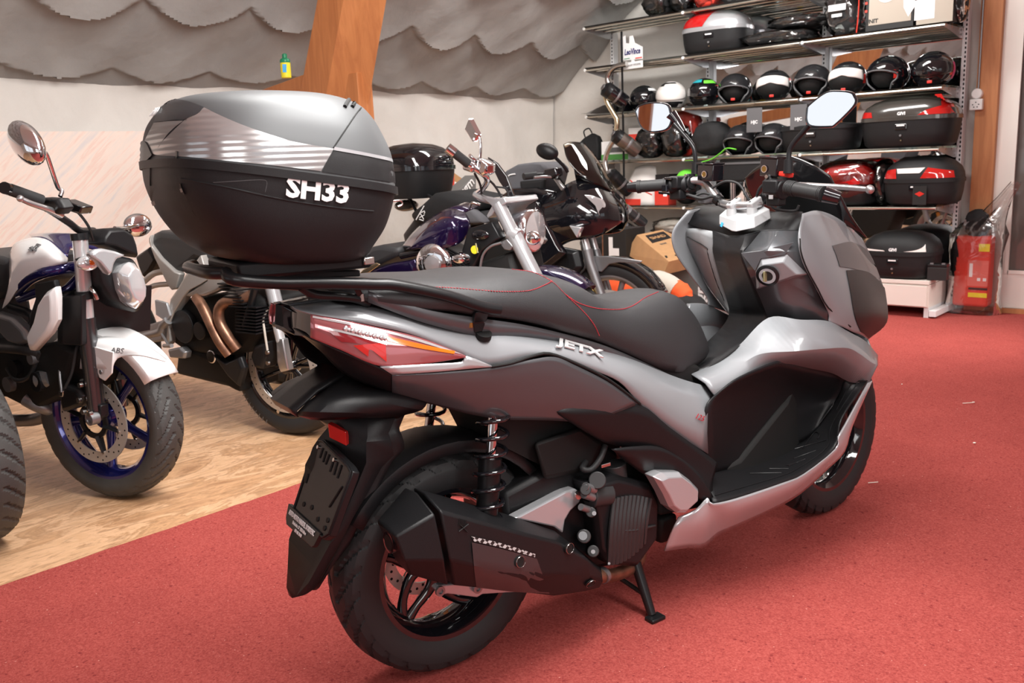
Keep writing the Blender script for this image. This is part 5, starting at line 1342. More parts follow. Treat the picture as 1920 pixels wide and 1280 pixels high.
ax_ = A.S(252, 535, 0).x + .032
A.slab('indicator_mount', [(138, 485), (148, 482), (166, 484), (170, 500), (150, 498)], .13, .05, 'black_plastic', bulge=0)
p = s_(165, 493, .155); i_ = MB().ell(p, .022, .036, .025, 20, 12).build('indicator', 'clear_lens', A.e); MB().ell(p + V(.012, .002, .002), .013, .016, .013, 12, 8).build('bulb', 'amber_lens', i_)
A.rod('headlight_bracket', [(170, 540, .1), (176, 548, .1), (182, 560, .09)], .008, 'steel')
# bars
A.rod('handlebar', [(18, 356, .40), (60, 372, .33), (100, 398, .22), (130, 418, .16), (150, 432, .10), (175, 432, 0)], .0115, 'black_satin', n=4)
A.rod('grip', [(18, 355, .40), (78, 376, .31)], .0175, 'rubber', n=1)
A.rod('bar_end', [(8, 352, .42), (17, 355, .40)], .0175, 'black_gloss', n=1)
A.slab('switch_housing', [(82, 370), (112, 372), (122, 390), (112, 402), (88, 398), (76, 388)], .29, .03, 'black_plastic')
A.rod('brake_lever', [(38, 372, .40), (60, 382, .37), (90, 392, .32), (114, 402, .27)], [.008, .008, .009, .012], 'alloy', n=4)
p = s_(38, 372, .40); MB().ell(p, .010, .010, .010).build('lever_ball', 'alloy', A.e)
A.slab('brake_reservoir', [(118, 374), (153, 388), (148, 402), (128, 396)], .24, .04, 'black_gloss', bulge=0)
A.rod('brake_hose', [(96, 376, .3), (120, 378, .24), (148, 400, .18), (168, 428, .12), (174, 450, .1)], .0045, 'black_satin', n=5)
A.rod('mirror_stem', [(113, 368, .27), (116, 357, .26), (108, 350, .27), (96, 315, .30), (88, 292, .32), (83, 285, .33)], .0065, 'chrome', n=4)
Rm = Matrix.Rotation(math.radians(38), 3, 'Y')
MB().ell(s_(50, 268, .36), .082, .035, .050, 24, 14, R=Rm).build('mirror', 'chrome', A.e, smooth=60)
A.rod('mirror_stem', [(215, 427, -.12), (235, 427, -.22), (262, 421, -.33)], .0065, 'chrome', n=3)
MB().ell(s_(258, 422, -.33), .03, .06, .045, 20, 12).build('mirror', 'chrome', A.e, smooth=60)
wheel(A.e, (-1.42, 0, .31), (0, 1, 0), .31, .16, .222, rim='blue_rim', spokes=5, style='plain', groove=0)
MB().rings([[V(-1.5, y, z) for y, z in ((-.03, .86), (.03, .86), (.02, .9), (-.02, .9))], [V(-1.0, y, z) for y, z in ((-.12, .72), (.12, .72), (.1, .8), (-.1, .8))], [V(-.6, y, z) for y, z in ((-.1, .5), (.1, .5), (.1, .78), (-.1, .78))]]).build('seat', 'seat_vinyl', A.e, bevel=.02)
MB().rings(secs([(-1.42, .06, .27, .33), (-.9, .07, .36, .46)])).build('swing_arm', 'cast_alloy', A.e, bevel=.01)
# ---------------- grey sport bike
B = Bike('motorcycle', -3.258, 2.13, 8, 'light grey naked motorcycle with copper exhaust headers and rim-mounted brake ring')
s_ = B.S
B.fwheel(.30, .12, .222, 5, rim='black_gloss', spokes=6, style='thin', groove=0, hub=.03)
a = math.radians(5); ax = V(-math.sin(a), math.cos(a), 0); c = V(0, 0, .30)
MB().lathe([(.196, -.003), (.196, .003), (.158, .003), (.158, -.003)], c - ax * .052, ax, 80, closed=True).build('brake_ring', 'disc_steel', B.e)
b = MB(); u1 = V(math.cos(a), math.sin(a), 0)
for j in range(40):
    th = 2 * PI * j / 40; p = c - ax * .052 + (u1 * math.cos(th) + V(0, 0, 1) * math.sin(th)) * (.172 + .008 * (j % 2)); b.cyl(p - ax * .0035, p + ax * .0035, .0032, seg=6)
b.build('disc_hole', 'dark_inside', B.e)
for j in range(6):
    th = 2 * PI * j / 6 + .3; p = c - ax * .052 + (u1 * math.cos(th) + V(0, 0, 1) * math.sin(th)) * .200
    MB().cyl(p - ax * .006, p + ax * .006, .008).build('ring_bolt', 'steel', B.e)
B.rod('fork', [(500, 500, .10), (522, 588, .10)], .030, 'silver_paint', n=1)
B.rod('fork_ring', [(519, 578, .10), (523, 590, .10)], .032, 'silver_paint', n=1)
B.rod('fork_tube', [(515, 590, .10), (527, 640, .10)], .0205, 'fork_chrome', n=1)
B.slab('fork_foot', [(518, 633), (530, 636), (541, 694), (526, 698), (520, 680)], .115, .03, 'alloy', bulge=.004, bevel=.006)
B.rod('fork', [(535, 500, -.10), (546, 560, -.10)], .030, 'silver_paint', n=1)
B.rod('fork_tube', [(546, 560, -.10), (560, 640, -.10)], .0205, 'fork_chrome', n=1)
B.slab('fork_cover', [(528, 585), (546, 588), (552, 640), (545, 660), (532, 630)], -.02, .03, 'black_gloss')
B.slab('brake_caliper', [(478, 648), (500, 640), (502, 668), (494, 692), (480, 690), (472, 668)], .135, .07, 'black_plastic', bevel=.008)
B.rod('brake_hose', [(502, 660, .14), (496, 620, .14), (494, 595, .13), (508, 572, .10)], .005, 'beige_cloth', n=5)
for x, y in ((504, 680), (503, 660)): p = s_(x, y, .14); MB().cyl(p, p + V(0, -.01, 0), .009).build('caliper_bolt', 'steel', B.e)
b = MB()
for j in range(9):
    th = math.radians(205 + j * 5); pp = c + (u1 * math.cos(th) + V(0, 0, 1) * math.sin(th)) * .262 - ax * .0615; b.tube([pp * 1, pp + (u1 * math.cos(th) + V(0, 0, 1) * math.sin(th)) * .02], .0018, 4)
b.build('sidewall_mark', 'label_grey', B.e)
# frame, seat, body
B.slab('seat', [(284, 440), (300, 432), (360, 440), (400, 470), (420, 484), (400, 490), (377, 482), (350, 503), (336, 512), (305, 484), (284, 458)], .12, .24, 'seat_vinyl', bevel=.02, bulge=.02)
B.slab('tail_frame', [(279, 446), (283, 440), (286, 458), (305, 484), (337, 514), (330, 540), (322, 544), (292, 482)], .145, .03, 'buell_grey')
B.slab('frame_beam', [(376, 478), (390, 524), (360, 540), (346, 556), (328, 585), (316, 617), (318, 640), (312, 648), (312, 600), (320, 560), (334, 540), (350, 512)], .17, .04, 'buell_grey', bulge=.008)
B.slab('fuel_frame', [(388, 516), (402, 510), (424, 506), (440, 512), (430, 530), (410, 545), (385, 555), (352, 556), (346, 554), (390, 526)], .165, .04, 'buell_grey', bulge=.006)
B.slab('tank_cover', [(404, 486), (424, 485), (500, 480), (500, 505), (424, 506), (390, 520)], .15, .3, 'silver_paint', bulge=.02, bevel=.015)
B.rod('subframe_tube', [(270, 528, .13), (290, 512, .13), (320, 508, .13)], .014, 'buell_grey')
B.rod('subframe_tube', [(272, 545, .12), (290, 535, .12), (322, 532, .13)], .012, 'buell_grey')
B.slab('rear_tray', [(256, 480), (282, 462), (296, 486), (282, 510), (270, 520), (262, 500)], .05, .1, 'black_plastic')
B.slab('footrest_plate', [(290, 562), (312, 568), (318, 592), (310, 602), (292, 590)], .19, .012, 'silver_paint', bulge=0, bevel=.002)
B.rod('footrest_hanger', [(316, 600, .18), (304, 612, .18), (300, 622, .18), (268, 630, .18)], [.02, .018, .018, .014], 'cast_alloy')
B.rod('gear_lever', [(303, 626, .2), (312, 640, .21), (318, 650, .22)], .006, 'cast_alloy', n=1)
B.rod('footrest', [(308, 648, .21), (322, 648, .24)], .009, 'cast_alloy', n=1)
B.slab('side_stand_tab', [(316, 655), (340, 650), (350, 660), (348, 672), (320, 670)], .17, .03, 'cast_alloy')
B.slab('engine', [(322, 590), (345, 560), (400, 552), (470, 548), (500, 560), (500, 620), (470, 660), (420, 668), (350, 660), (322, 640)], .12, .26, 'dark_inside', bulge=.02, bevel=.015)
for x, y, r, t in ((345, 612, .075, .16), (376, 620, .04, .165), (398, 668, .03, .15)):
    p = s_(x, y, t); MB().cyl(p + V(0, .05, 0), p + V(0, -.01, 0), r).build('engine_cover', 'black_plastic' if r > .035 else 'chrome', B.e, bevel=.004)
b = MB()
for i in range(9):
    p = s_(478, 572 + i * 6.0, .13); b.box(p, (.13, .10, .006))
for i in range(8):
    p = s_(438 + i * 3, 530 + i * 6, .15); b.box(p, (.10, .09, .006))
b.build('cooling_fins', 'black_satin', B.e)
B.rod('exhaust_header', [(368, 557, .17), (380, 575, .18), (396, 608, .19), (412, 640, .19), (430, 665, .17)], .023, 'rusty_pipe', n=5)
B.rod('exhaust_header', [(471, 553, .15), (450, 563, .17), (424, 566, .18), (411, 580, .185), (413, 605, .185), (428, 632, .18), (445, 655, .16)], .023, 'rusty_pipe', n=5)
B.slab('muffler', [(335, 652), (352, 646), (450, 690), (452, 735), (436, 726), (330, 700)], .12, .22, 'dark_inside', bulge=.015, bevel=.02)
B.slab('belly_fairing', [(400, 664), (425, 680), (452, 668), (460, 690), (450, 725), (430, 706)], .16, .02, 'black_plastic')
B.rod('shock_spring', [(478, 540, .16), (470, 575, .16), (460, 612, .16)], .016, 'black_satin', n=1)
wheel(B.e, (-1.32, 0, .31), (0, 1, 0), .31, .17, .222, rim='black_gloss', spokes=6, style='thin', groove=0)
MB().rings(secs([(-1.32, .06, .27, .33), (-.8, .07, .36, .46)])).build('swing_arm', 'cast_alloy', B.e, bevel=.01)
B.rod('handlebar', [(470, 425, .33), (500, 440, .1), (540, 430, -.33)], .0115, 'black_satin', n=3)
# ---------------- motorcycle cut off by the left edge
Lb = Bike('motorcycle', -3.109, .789, 4, 'motorcycle at the left edge of the photo, only a wide worn black tyre in view')
Lb.fwheel(.31, .18, .222, 0, tyre='rubber_worn', rim='black_gloss', spokes=5, style='plain', groove=34)
for y in (-.11, .11): MB().tube([(0, y, .31), (-.25, y, .86)], .026, 14).build('fork', 'black_satin', Lb.e)
fender(Lb, .33, .08, 60, 150, 'black_plastic')
MB().rings(secs([(-.25, .10, .60, .95), (-.7, .14, .55, .98), (-1.2, .1, .6, .85)])).build('bodywork', 'black_satin', Lb.e, bevel=.02)
MB().rings(secs([(-.35, .12, .2, .55), (-.8, .14, .2, .55)])).build('engine', 'dark_inside', Lb.e, bevel=.02)
wheel(Lb.e, (-1.4, 0, .31), (0, 1, 0), .31, .18, .222, spokes=5, style='plain', groove=0)
# ---------------- purple cruiser
C = Bike('motorcycle', -2.5, 2.95, 10, 'dark purple cruiser motorcycle with broad silver forks and chrome headlight')
s_ = C.S
C.fwheel(.33, .13, .225, 4, rim='chrome', spokes=8, style='thin', groove=0)
MB().lathe([(.246, 0), (.250, .001), (.250, 0), (.246, .0015)], (0, -.063, .33), (0, -1, 0), 60, closed=True).build('white_line', 'label_white', C.e)
C.rod('fork', [(934, 382, .12), (1003, 520, .12)], .030, 'silver_paint', n=1)
C.rod('fork_ring', [(957, 436, .12), (972, 444, .12)], .033, 'silver_paint', n=1)
C.rod('fork_slider', [(964, 440, .12), (1030, 570, .12)], .033, 'silver_paint', n=1)
C.rod('fork', [(955, 400, -.12), (1000, 520, -.12)], .030, 'silver_paint', n=1)
C.slab('fork_clamp', [(905, 372), (925, 372), (945, 370), (950, 380), (930, 392), (922, 404), (914, 410), (912, 404), (922, 386)], .14, .27, 'silver_paint', bulge=0)
C.rod('riser', [(892, 364, .10), (905, 372, .12), (930, 378, .12)], .016, 'silver_paint')
C.slab('triple_clamp', [(935, 455), (950, 448), (962, 462), (956, 470), (945, 468)], .15, .3, 'cast_alloy', bulge=0)
TC_ = [[(754, 463, .10), (775, 436, .09), (803, 412, .09), (840, 392, .08), (872, 398, .06)], [(770, 464, .17), (795, 440, .18), (822, 422, .19), (850, 415, .18), (880, 414, .10)], [(760, 467, .16), (795, 466, .19), (825, 466, .20), (858, 458, .17), (882, 436, .09)]]
_, ct_ = C.patch('fuel_tank', TC_, 'purple_paint', 6, 6)
MB().grid([[C.S(754, 463, .10), C.S(775, 436, .09), C.S(803, 412, .09), C.S(840, 392, .08), C.S(872, 398, .06)], [V(p.x, .05, p.z + .02) for p in [C.S(754, 463, .10), C.S(775, 436, .09), C.S(803, 412, .09), C.S(840, 392, .08), C.S(872, 398, .06)]]], 5, 2).build('fuel_tank_top', 'purple_paint', C.e, smooth=60, solid=.004)
b = MB()
for L in (((800, 418), (812, 414), (835, 416)), ((803, 421), (814, 424), (820, 418)), ((806, 415), (815, 411), (818, 413))): b.tube([dpt(C.f, ct_, x, y, .001)[0] for x, y in L], .004, 6, flat=.4)
b.build('tank_emblem', 'chrome', C.e)
C.slab('seat', [(675, 480), (700, 462), (720, 458), (754, 464), (752, 478), (715, 496), (680, 502)], .13, .26, 'seat_vinyl', bulge=.02, bevel=.02)
C.slab('side_cover', [(690, 507), (740, 492), (778, 486), (785, 505), (775, 530), (700, 530)], .16, .04, 'purple_paint', bulge=.015)
C.slab('frame_rail', [(680, 505), (705, 492), (712, 496), (690, 512), (672, 514)], .18, .01, 'gold_pipe', bulge=0)
C.rod('frame_tube', [(752, 480, .15), (800, 470, .15), (850, 466, .14)], .014, 'black_gloss', n=3)
c = s_(815, 494, .20)
MB().lathe([(0, -.05), (.085, -.05), (.095, -.02), (.085, .01), (.06, .022), (.03, .025), (0, .022)], c, (.25, -1, 0), 36).build('air_filter', 'chrome', C.e, smooth=60)
MB().lathe([(0, .022), (.04, .024), (.035, .032), (0, .034)], c, (.25, -1, 0), 30).build('filter_cap', 'alloy', C.e)
b = MB()
for i in range(10): b.box(s_(868, 470 + i * 4.6, .13), (.13, .12, .006), Matrix.Rotation(math.radians(25), 3, 'Y'))
b.build('cooling_fins', 'black_satin', C.e)
C.lump('cylinder_head', s_(866, 484, .16), (.05, .04, .03), 'chrome')
C.slab('engine', [(780, 520), (850, 510), (960, 470), (980, 560), (900, 640), (790, 640)], .12, .25, 'dark_inside', bevel=.02)
C.slab('crankcase', [(860, 505), (885, 503), (890, 520), (870, 530)], .17, .05, 'cast_alloy')
# key panel
kp = C.slab('side_panel', [(878, 428), (922, 416), (938, 446), (905, 470), (890, 500), (872, 520), (866, 470)], .16, .05, 'black_satin', bulge=.006)
p = s_(901, 440, .17); MB().ell(p, .045, .012, .022, 20, 10).build('ignition', 'black_gloss', kp); 
C.rod('key', [(892, 456, .185), (896, 474, .185)], .004, 'key_gold', n=1)
MB().lathe([(0, 0), (.018, 0), (.018, .003), (0, .003)], s_(890, 468, .185), (0, -1, 0), 16).build('key_fob', 'yellow_label', C.e)
C.rod('frame_edge', [(898, 520, .17), (905, 480, .17), (920, 462, .17), (940, 455, .16)], .006, 'cast_alloy', n=5)
# headlight, bars, mirror
c = s_(990, 432, -.03)
MB().lathe([(0, -.11), (.05, -.10), (.08, -.06), (.095, 0), (.095, .035), (.088, .04), (0, .045)], c, (1, 0, -.05), 36).build('headlight', 'chrome', C.e, smooth=60)
MB().lathe([(0, .045), (.086, .040), (.0, .052)], c, (1, 0, -.05), 30).build('headlight_lens', 'clear_lens', C.e)
for k_, (x, y) in enumerate(((1000, 446), (966, 420))): C.lump('indicator', s_(x, y, .12 if k_ == 0 else -.1), (.035, .025, .03), 'chrome')
C.rod('handlebar', [(846, 282, .38), (880, 308, .32), (912, 332, .24), (908, 350, .15), (895, 362, .10)], .0125, 'chrome', n=4)
C.rod('grip', [(850, 285, .375), (878, 307, .32)], .019, 'rubber', n=1)
C.rod('bar_end', [(839, 277, .39), (852, 287, .37)], .021, 'chrome', n=1)
C.slab('switch_housing', [(866, 306), (882, 300), (892, 314), (886, 324), (868, 318)], .31, .04, 'chrome', bevel=.006)
C.slab('brake_reservoir', [(884, 296), (905, 298), (918, 308), (916, 325), (905, 330), (890, 318)], .28, .05, 'chrome', bevel=.006)
C.rod('brake_lever', [(881, 291, .32), (886, 296, .3), (900, 304, .27)], .007, 'chrome')
C.rod('mirror_stem', [(900, 296, .27), (901, 275, .27), (898, 256, .27), (890, 250, .28)], .0065, 'chrome', n=4)
P = [s_(x, y, .28) for x, y in ((878, 221), (895, 254), (885, 267), (870, 243))]
MB().rings([P, [p + V(.02, .01, 0) for p in P]]).build('mirror', 'chrome', C.e, smooth=0, bevel=.006)
C.rod('cable', [(905, 330, .22), (925, 345, .15), (940, 370, .1), (944, 390, .1)], .005, 'rubber', n=4)
C.rod('cable', [(890, 325, .26), (900, 345, .2), (903, 362, .12)], .005, 'rubber', n=4)
C.rod('cable', [(930, 350, .1), (950, 355, .05), (954, 380, .05), (948, 400, .1)], .004, 'rubber', n=4)
C.slab('wind_deflector', [(913, 294), (932, 306), (950, 330), (965, 372), (955, 368), (935, 340)], .02, .015, 'black_gloss', bulge=.0)
C.rod('clutch_cable', [(900, 384, .1), (885, 380, .12), (880, 392, .1)], .006, 'steel')
fender(C, .345, .075, 50, 125, 'purple_paint', 4)
wheel(C.e, (-1.65, 0, .32), (0, 1, 0), .32, .17, .2, rim='chrome', spokes=8, style='thin', groove=0)
MB().rings(secs([(-1.65, .06, .27, .33), (-1.0, .07, .3, .42)])).build('swing_arm', 'cast_alloy', C.e, bevel=.01)
MB().rings(secs([(-1.9, .07, .60, .66), (-1.5, .1, .66, .72), (-1.2, .12, .60, .70)])).build('rear_fender', 'purple_paint', C.e, bevel=.02)
# ---------------- black touring bike
T = Bike('motorcycle', -2.76, 3.82, 10, 'black touring motorcycle with smoked windscreen and rear top case near the shelving')
s_ = T.S
T.fwheel(.30, .12, .222, 6, rim='cast_alloy', spokes=5, style='plain', groove=0, disc=[(-.07, .15, 'disc_steel')])
T.rod('fork', [(1090, 428, .10), (1103, 478, .10)], .021, 'fork_chrome', n=1)
T.rod('fork_slider', [(1100, 468, .10), (1106, 492, .10), (1130, 560, .10)], [.032, .028, .025], 'cast_alloy', n=1)
T.rod('fork', [(1104, 428, -.10), (1118, 475, -.10)], .021, 'fork_chrome', n=1)
T.rod('fork_slider', [(1116, 468, -.10), (1140, 550, -.10)], .026, 'cast_alloy', n=1)
fender(T, .315, .07, 25, 130, 'black_gloss', 6)
T.slab('fender_side', [(1112, 480), (1140, 480), (1165, 483), (1204, 489), (1200, 494), (1160, 492), (1142, 495), (1128, 510), (1118, 508)], .08, .01, 'cast_alloy', bulge=0)
T.slab('brake_caliper', [(1098, 535), (1112, 535), (1118, 552), (1104, 556)], .12, .03, 'brass')
T.rod('brake_hose', [(1092, 470, .13), (1097, 500, .14), (1085, 520, .14), (1108, 540, .13)], .005, 'rubber', n=4)
NF = [[(1010, 372, .12), (1045, 356, .12), (1080, 338, .10), (1115, 342, .06), (1150, 362, -.02)], [(1012, 395, .20), (1050, 385, .21), (1090, 380, .19), (1130, 382, .13), (1162, 388, .02)],
      [(1020, 430, .22), (1055, 420, .23), (1090, 415, .21), (1130, 415, .15), (1167, 410, .03)], [(1040, 468, .16), (1070, 452, .18), (1095, 448, .16), (1128, 440, .12), (1163, 418, .04)]]
T.patch('front_fairing', NF, 'black_gloss', 5, 5, both=True)
T.slab('side_fairing', [(960, 400), (1005, 378), (1020, 400), (1050, 460), (1060, 475), (1030, 500), (1000, 520), (990, 470)], .22, .03, 'black_gloss', bulge=.02)
T.slab('side_fairing', [(1000, 428), (1045, 462), (1085, 470), (1092, 500), (1060, 540), (1000, 560), (985, 520)], .14, .03, 'black_satin', bulge=.02)
T.slab('lower_fairing', [(880, 470), (960, 430), (1000, 430), (1010, 520), (990, 600), (900, 620), (870, 560)], .12, .26, 'dark_inside', bulge=.01, bevel=.02)
T.slab('headlight', [(1095, 365, .20), (1110, 367, .19), (1128, 374, .15), (1140, 395, .11), (1144, 408, .10), (1128, 412, .15), (1122, 400, .17), (1116, 385, .19)], .17, .02, 'clear_lens', bulge=.008)
T.slab('indicator', [(1067, 422), (1091, 426), (1082, 446)], .235, .03, 'clear_lens', bulge=.006)
T.slab('headlight', [(1166, 398, -.05), (1170, 405, -.05), (1168, 418, -.05), (1162, 412, -.05)], -.05, .02, 'clear_lens', bulge=0)
WT = [[(1056, 271, .10), (1066, 266, .07), (1080, 266, .02), (1096, 268, -.05)], [(1062, 295, .14), (1082, 295, .09), (1104, 297, .02), (1124, 302, -.07)], [(1076, 316, .15), (1100, 322, .10), (1125, 330, .03), (1145, 340, -.06)], [(1100, 336, .13), (1120, 345, .08), (1140, 355, .02), (1154, 360, -.04)]]
T.patch('windscreen', WT, 'smoke_film', 5, 5, solid=.003)
T.patch('screen_base', [[(1076, 316, .148), (1100, 322, .098), (1125, 330, .028), (1145, 340, -.062)], [(1080, 338, .10), (1110, 345, .08), (1135, 355, .02), (1152, 363, -.03)]], 'black_gloss', 4, 2)
Rm = Matrix.Rotation(math.radians(18), 3, 'Y')
MB().ell(s_(1026, 284, .30), .062, .04, .040, 24, 14, R=Rm).build('mirror', 'black_plastic', T.e, smooth=60)
T.rod('mirror_stem', [(1042, 296, .28), (1056, 310, .25), (1064, 322, .22)], .009, 'black_satin', n=3)
T.rod('handlebar', [(985, 330, .36), (1010, 328, .30), (1040, 330, .22), (1055, 345, .1)], .0115, 'black_satin', n=3)
T.rod('grip', [(982, 331, .37), (1005, 328, .31)], .018, 'rubber', n=1)
T.rod('brake_lever', [(1001, 333, .36), (1020, 331, .31), (1036, 332, .27)], .007, 'alloy')
T.slab('switch_housing', [(1020, 318), (1044, 314), (1048, 328), (1035, 336), (1020, 332)], .27, .05, 'black_gloss', bevel=.005)
T.slab('handlebar_clamp', [(1036, 334), (1045, 336), (1058, 352), (1052, 358)], .2, .02, 'alloy', bulge=0)
T.slab('fuel_tank', [(930, 372), (960, 352), (1010, 350), (1040, 360), (1020, 395), (960, 410), (930, 400)], .16, .32, 'black_gloss', bulge=.02, bevel=.03)
tb = T.slab('tank_bag', [(945, 322), (970, 308), (1000, 304), (1018, 306), (1028, 318), (1020, 350), (1005, 376), (975, 378), (955, 362), (944, 340)], .12, .24, 'grey_cloth', bulge=.02, bevel=.02)
T.slab('bag_pocket', [(975, 340), (1020, 336), (1016, 365), (1000, 378), (978, 374)], .15, .03, 'black_cloth', bulge=.01, parent=tb)
T.rod('bag_piping', [(949, 334, .14), (956, 328, .145), (966, 326, .145)], .004, 'label_white', parent=tb)
T.slab('seat', [(790, 400), (850, 396), (930, 395), (940, 415), (860, 425), (800, 420)], .14, .28, 'seat_vinyl', bulge=.02, bevel=.02)
T.slab('tail', [(755, 440), (780, 405), (860, 410), (870, 440), (800, 450), (762, 470)], .12, .24, 'black_satin', bulge=.015, bevel=.02)
T.rod('case_rack', [(740, 368, .1), (790, 362, .1), (815, 374, .1), (850, 392, .1)], .010, 'black_satin', n=3)
T.rod('case_rack', [(738, 372, -.05), (765, 370, .02), (780, 395, .08)], .010, 'black_satin', n=3)
T.lump('rear_light', s_(762, 385, .0), (.05, .1, .035), 'smoke_screen')
wheel(T.e, (-1.46, 0, .31), (0, 1, 0), .31, .17, .222, rim='cast_alloy', spokes=5, style='plain', groove=0)
MB().rings(secs([(-1.46, .06, .27, .33), (-.9, .07, .36, .46)])).build('swing_arm', 'cast_alloy', T.e, bevel=.01)
# its top case
c = s_(776, 316, 0)
tcs = empty('top_case', T.f.world(c), T.f.ang, 'glossy black rounded top case on the rack of the touring motorcycle by the cloth wall', 'top case')
def sellip(a, b_, z, e=3.2, n=40):
    o = []
    for j in range(n):
        th = 2 * PI * j / n; o.append(V(a * math.copysign(abs(math.cos(th)) ** (2 / e), math.cos(th)), b_ * math.copysign(abs(math.sin(th)) ** (2 / e), math.sin(th)), z))
    return o
def tcase(parent, a, b_, h0, h1, m0='case_black', m1='black_gloss', name=('shell', 'lid')):
    MB().rings([sellip(a * .80, b_ * .84, -h0), sellip(a * .90, b_ * .92, -h0 * .75), sellip(a * .98, b_ * .98, -h0 * .25), sellip(a, b_, 0)]).build(name[0], m0, parent, smooth=50)
    R = [sellip(a * 1.03, b_ * 1.03, -.012), sellip(a * 1.03, b_ * 1.03, .012), sellip(a, b_, .014)]
    for f in (.3, .55, .75, .9, 1.0): R.append(sellip(a * math.sqrt(max(0, 1 - f ** 2.6)) * .985 + .01, b_ * math.sqrt(max(0, 1 - f ** 2.6)) * .985 + .01, .014 + (h1 - .014) * f, 2.8))
    return MB().rings(R).build(name[1], m1, parent, smooth=50)
tcase(tcs, .21, .22, .17, .15)
# jacket lying over the tourer's seat
J = Bike('jacket', T.f.o.x, T.f.o.y, 10, 'black textile riding jacket heaped over the seat of the touring motorcycle', 'jacket')
jk = J.slab('body', [(768, 402), (790, 385), (815, 362), (840, 358), (880, 366), (905, 372), (900, 392), (870, 402), (835, 412), (805, 420), (780, 420)], .17, .3, 'black_cloth', bulge=.05, inset=.6, bevel=.03, smooth=70)
J.slab('sleeve', [(838, 395), (850, 386), (868, 388), (888, 394), (905, 408), (912, 418), (890, 420), (868, 416), (846, 404)], .22, .05, 'grey_cloth', bulge=.02, bevel=.01, smooth=70)
J.rod('piping', [(780, 412, .245), (795, 386, .245)], .003, 'label_white', n=1)
p = J.S(792, 404, .25); place(text_mb('IXS', .045, .001), p, V(.3, 0, 1), V(-1, 0, .3)).build('jacket_lettering', 'label_white', J.e, smooth=0)
# boxes between the bikes and the wall
def wallbox(name, corners, x, depth, m, label, cat):
    P = [on_x(px, py, x) for px, py in corners]; P[2].z = P[3].z = 0; o = empty(name, (P[0].x, P[0].y, 0), 0, label, cat)
    Q = [p - V(P[0].x, P[0].y, 0) for p in P]; MB().prism(Q, (-depth, 0, 0)).build('panel', m, o, smooth=0, bevel=.003); return o, Q
o, Q = wallbox('carton', [(893, 328), (840, 372), (812, 440), (880, 440)], -4.75, .12, 'grey_box', 'dark grey cardboard box leaning behind the purple cruiser', 'box')
place(text_mb('cgm', .10, .002, .001), sum([on_x(x, y, -4.745) for x, y in ((876, 350),)], V(0, 0, 0)) - V(o.location.x, o.location.y, 0), V(0, .8, .6), V(0, -.6, .8)).build('box_lettering', 'label_white', o, smooth=0)
o, Q = wallbox('carton', [(845, 319), (876, 341), (870, 380), (848, 378)], -5.0, .1, 'cardboard', 'brown box with a red and white printed corner behind the purple cruiser', 'box')
P = [on_x(x, y, -4.99) - V(o.location.x, o.location.y, 0) for x, y in ((843, 318), (851, 318), (851, 366), (843, 366))]; MB().prism(P, (.004, 0, 0)).build('red_edge', 'red_card', o, smooth=0)
P = [on_x(x, y, -4.985) - V(o.location.x, o.location.y, 0) for x, y in ((852, 340), (863, 347), (852, 366))]; MB().prism(P, (.004, 0, 0)).build('white_print', 'label_white', o, smooth=0)
# ================================================================ glass shelving along the gable wall
UX = [-4.64, -3.72, -2.78, -1.84]; YF, YBK = 6.10, 6.48
LVLS = [2.19, 1.865, 1.49, 1.112, .742]
D('slot_white', (.78, .78, .79), .4)
for i, x in enumerate(UX):
    up_ = empty('shelf_upright', (x, 6.5, 0), 0, ('white slotted shelf upright against the cloth by the corner', 'white slotted shelf upright, second from the corner', 'white slotted shelf upright, third from the corner', 'white slotted shelf upright beside the brown wooden post')[i], 'shelf upright', 'slotted uprights of the glass shelving')
    MB().rng(-.016, .016, -.02, .05, 0, 2.62).build('post', 'slot_white', up_, smooth=0, bevel=.002)
    b = MB()
    for k in range(88): b.rng(-.004 + (.006 if i == 3 else 0), .005 + (.006 if i == 3 else 0), -.0212, -.019, .10 + k * .0285, .10 + k * .0285 + .015)
    b.build('slots', 'dark_inside', up_, smooth=0)
    MB().rng(-.022, .022, -.40, .05, .015, .055).build('foot', 'slot_white', up_, smooth=0, bevel=.002)
D('rail_steel', (.62, .59, .52), .25, metal=1)
first = None
for i in range(3):
    for j, z in enumerate(LVLS):
        if i == 2 and j == 0: pass
        nm = ('topmost', 'second from top', 'middle', 'fourth from top', 'lowest')[j]; bn = ('left', 'middle', 'right')[i]
        cx = (UX[i] + UX[i + 1]) / 2
        s_ = empty('glass_shelf', (cx, YF, z), 0, 'glass shelf on steel rails, %s board in the %s bay of the shelving' % (nm, bn), 'shelf', 'glass shelves of the gable shelving')
        hw = .462
        MB().rng(-hw, hw, 0, .38, -.010, 0).build('glass_board', 'shelf_glass', s_, smooth=0)
        b = MB()
        for yy in (.004, .13, .26, .372): b.cyl((-hw, yy, -.020), (hw, yy, -.020), .010 if yy < .01 else .008, seg=10)
        b.build('rail', 'rail_steel', s_)
        for sx in (-1, 1):
            xx = sx * (hw - .004)
            b = MB().prism([V(xx, -.01, -.012), V(xx, .38, -.012), V(xx, .38, -.075), V(xx, .30, -.075), V(xx, -.01, -.030)], (.0025 * sx, 0, 0))
            bk = b.build('bracket', 'silver_paint', s_, smooth=0)
            if sx < 0: MB().cyl((xx, -.012, -.020), (xx, .004, -.020), .011).build('bracket_tip', 'white_plastic', bk)
# mirrors behind the middle and right bay
for i in (1, 2):
    o = MB().rng(UX[i] + .02, UX[i + 1] - .02, 6.535, 6.545, .30, 2.5).build('back_mirror', 'mirror_glass', smooth=0)
    tag(o, 'tall mirror panel behind the %s bay of the glass shelving' % ('middle' if i == 1 else 'right'), 'mirror')
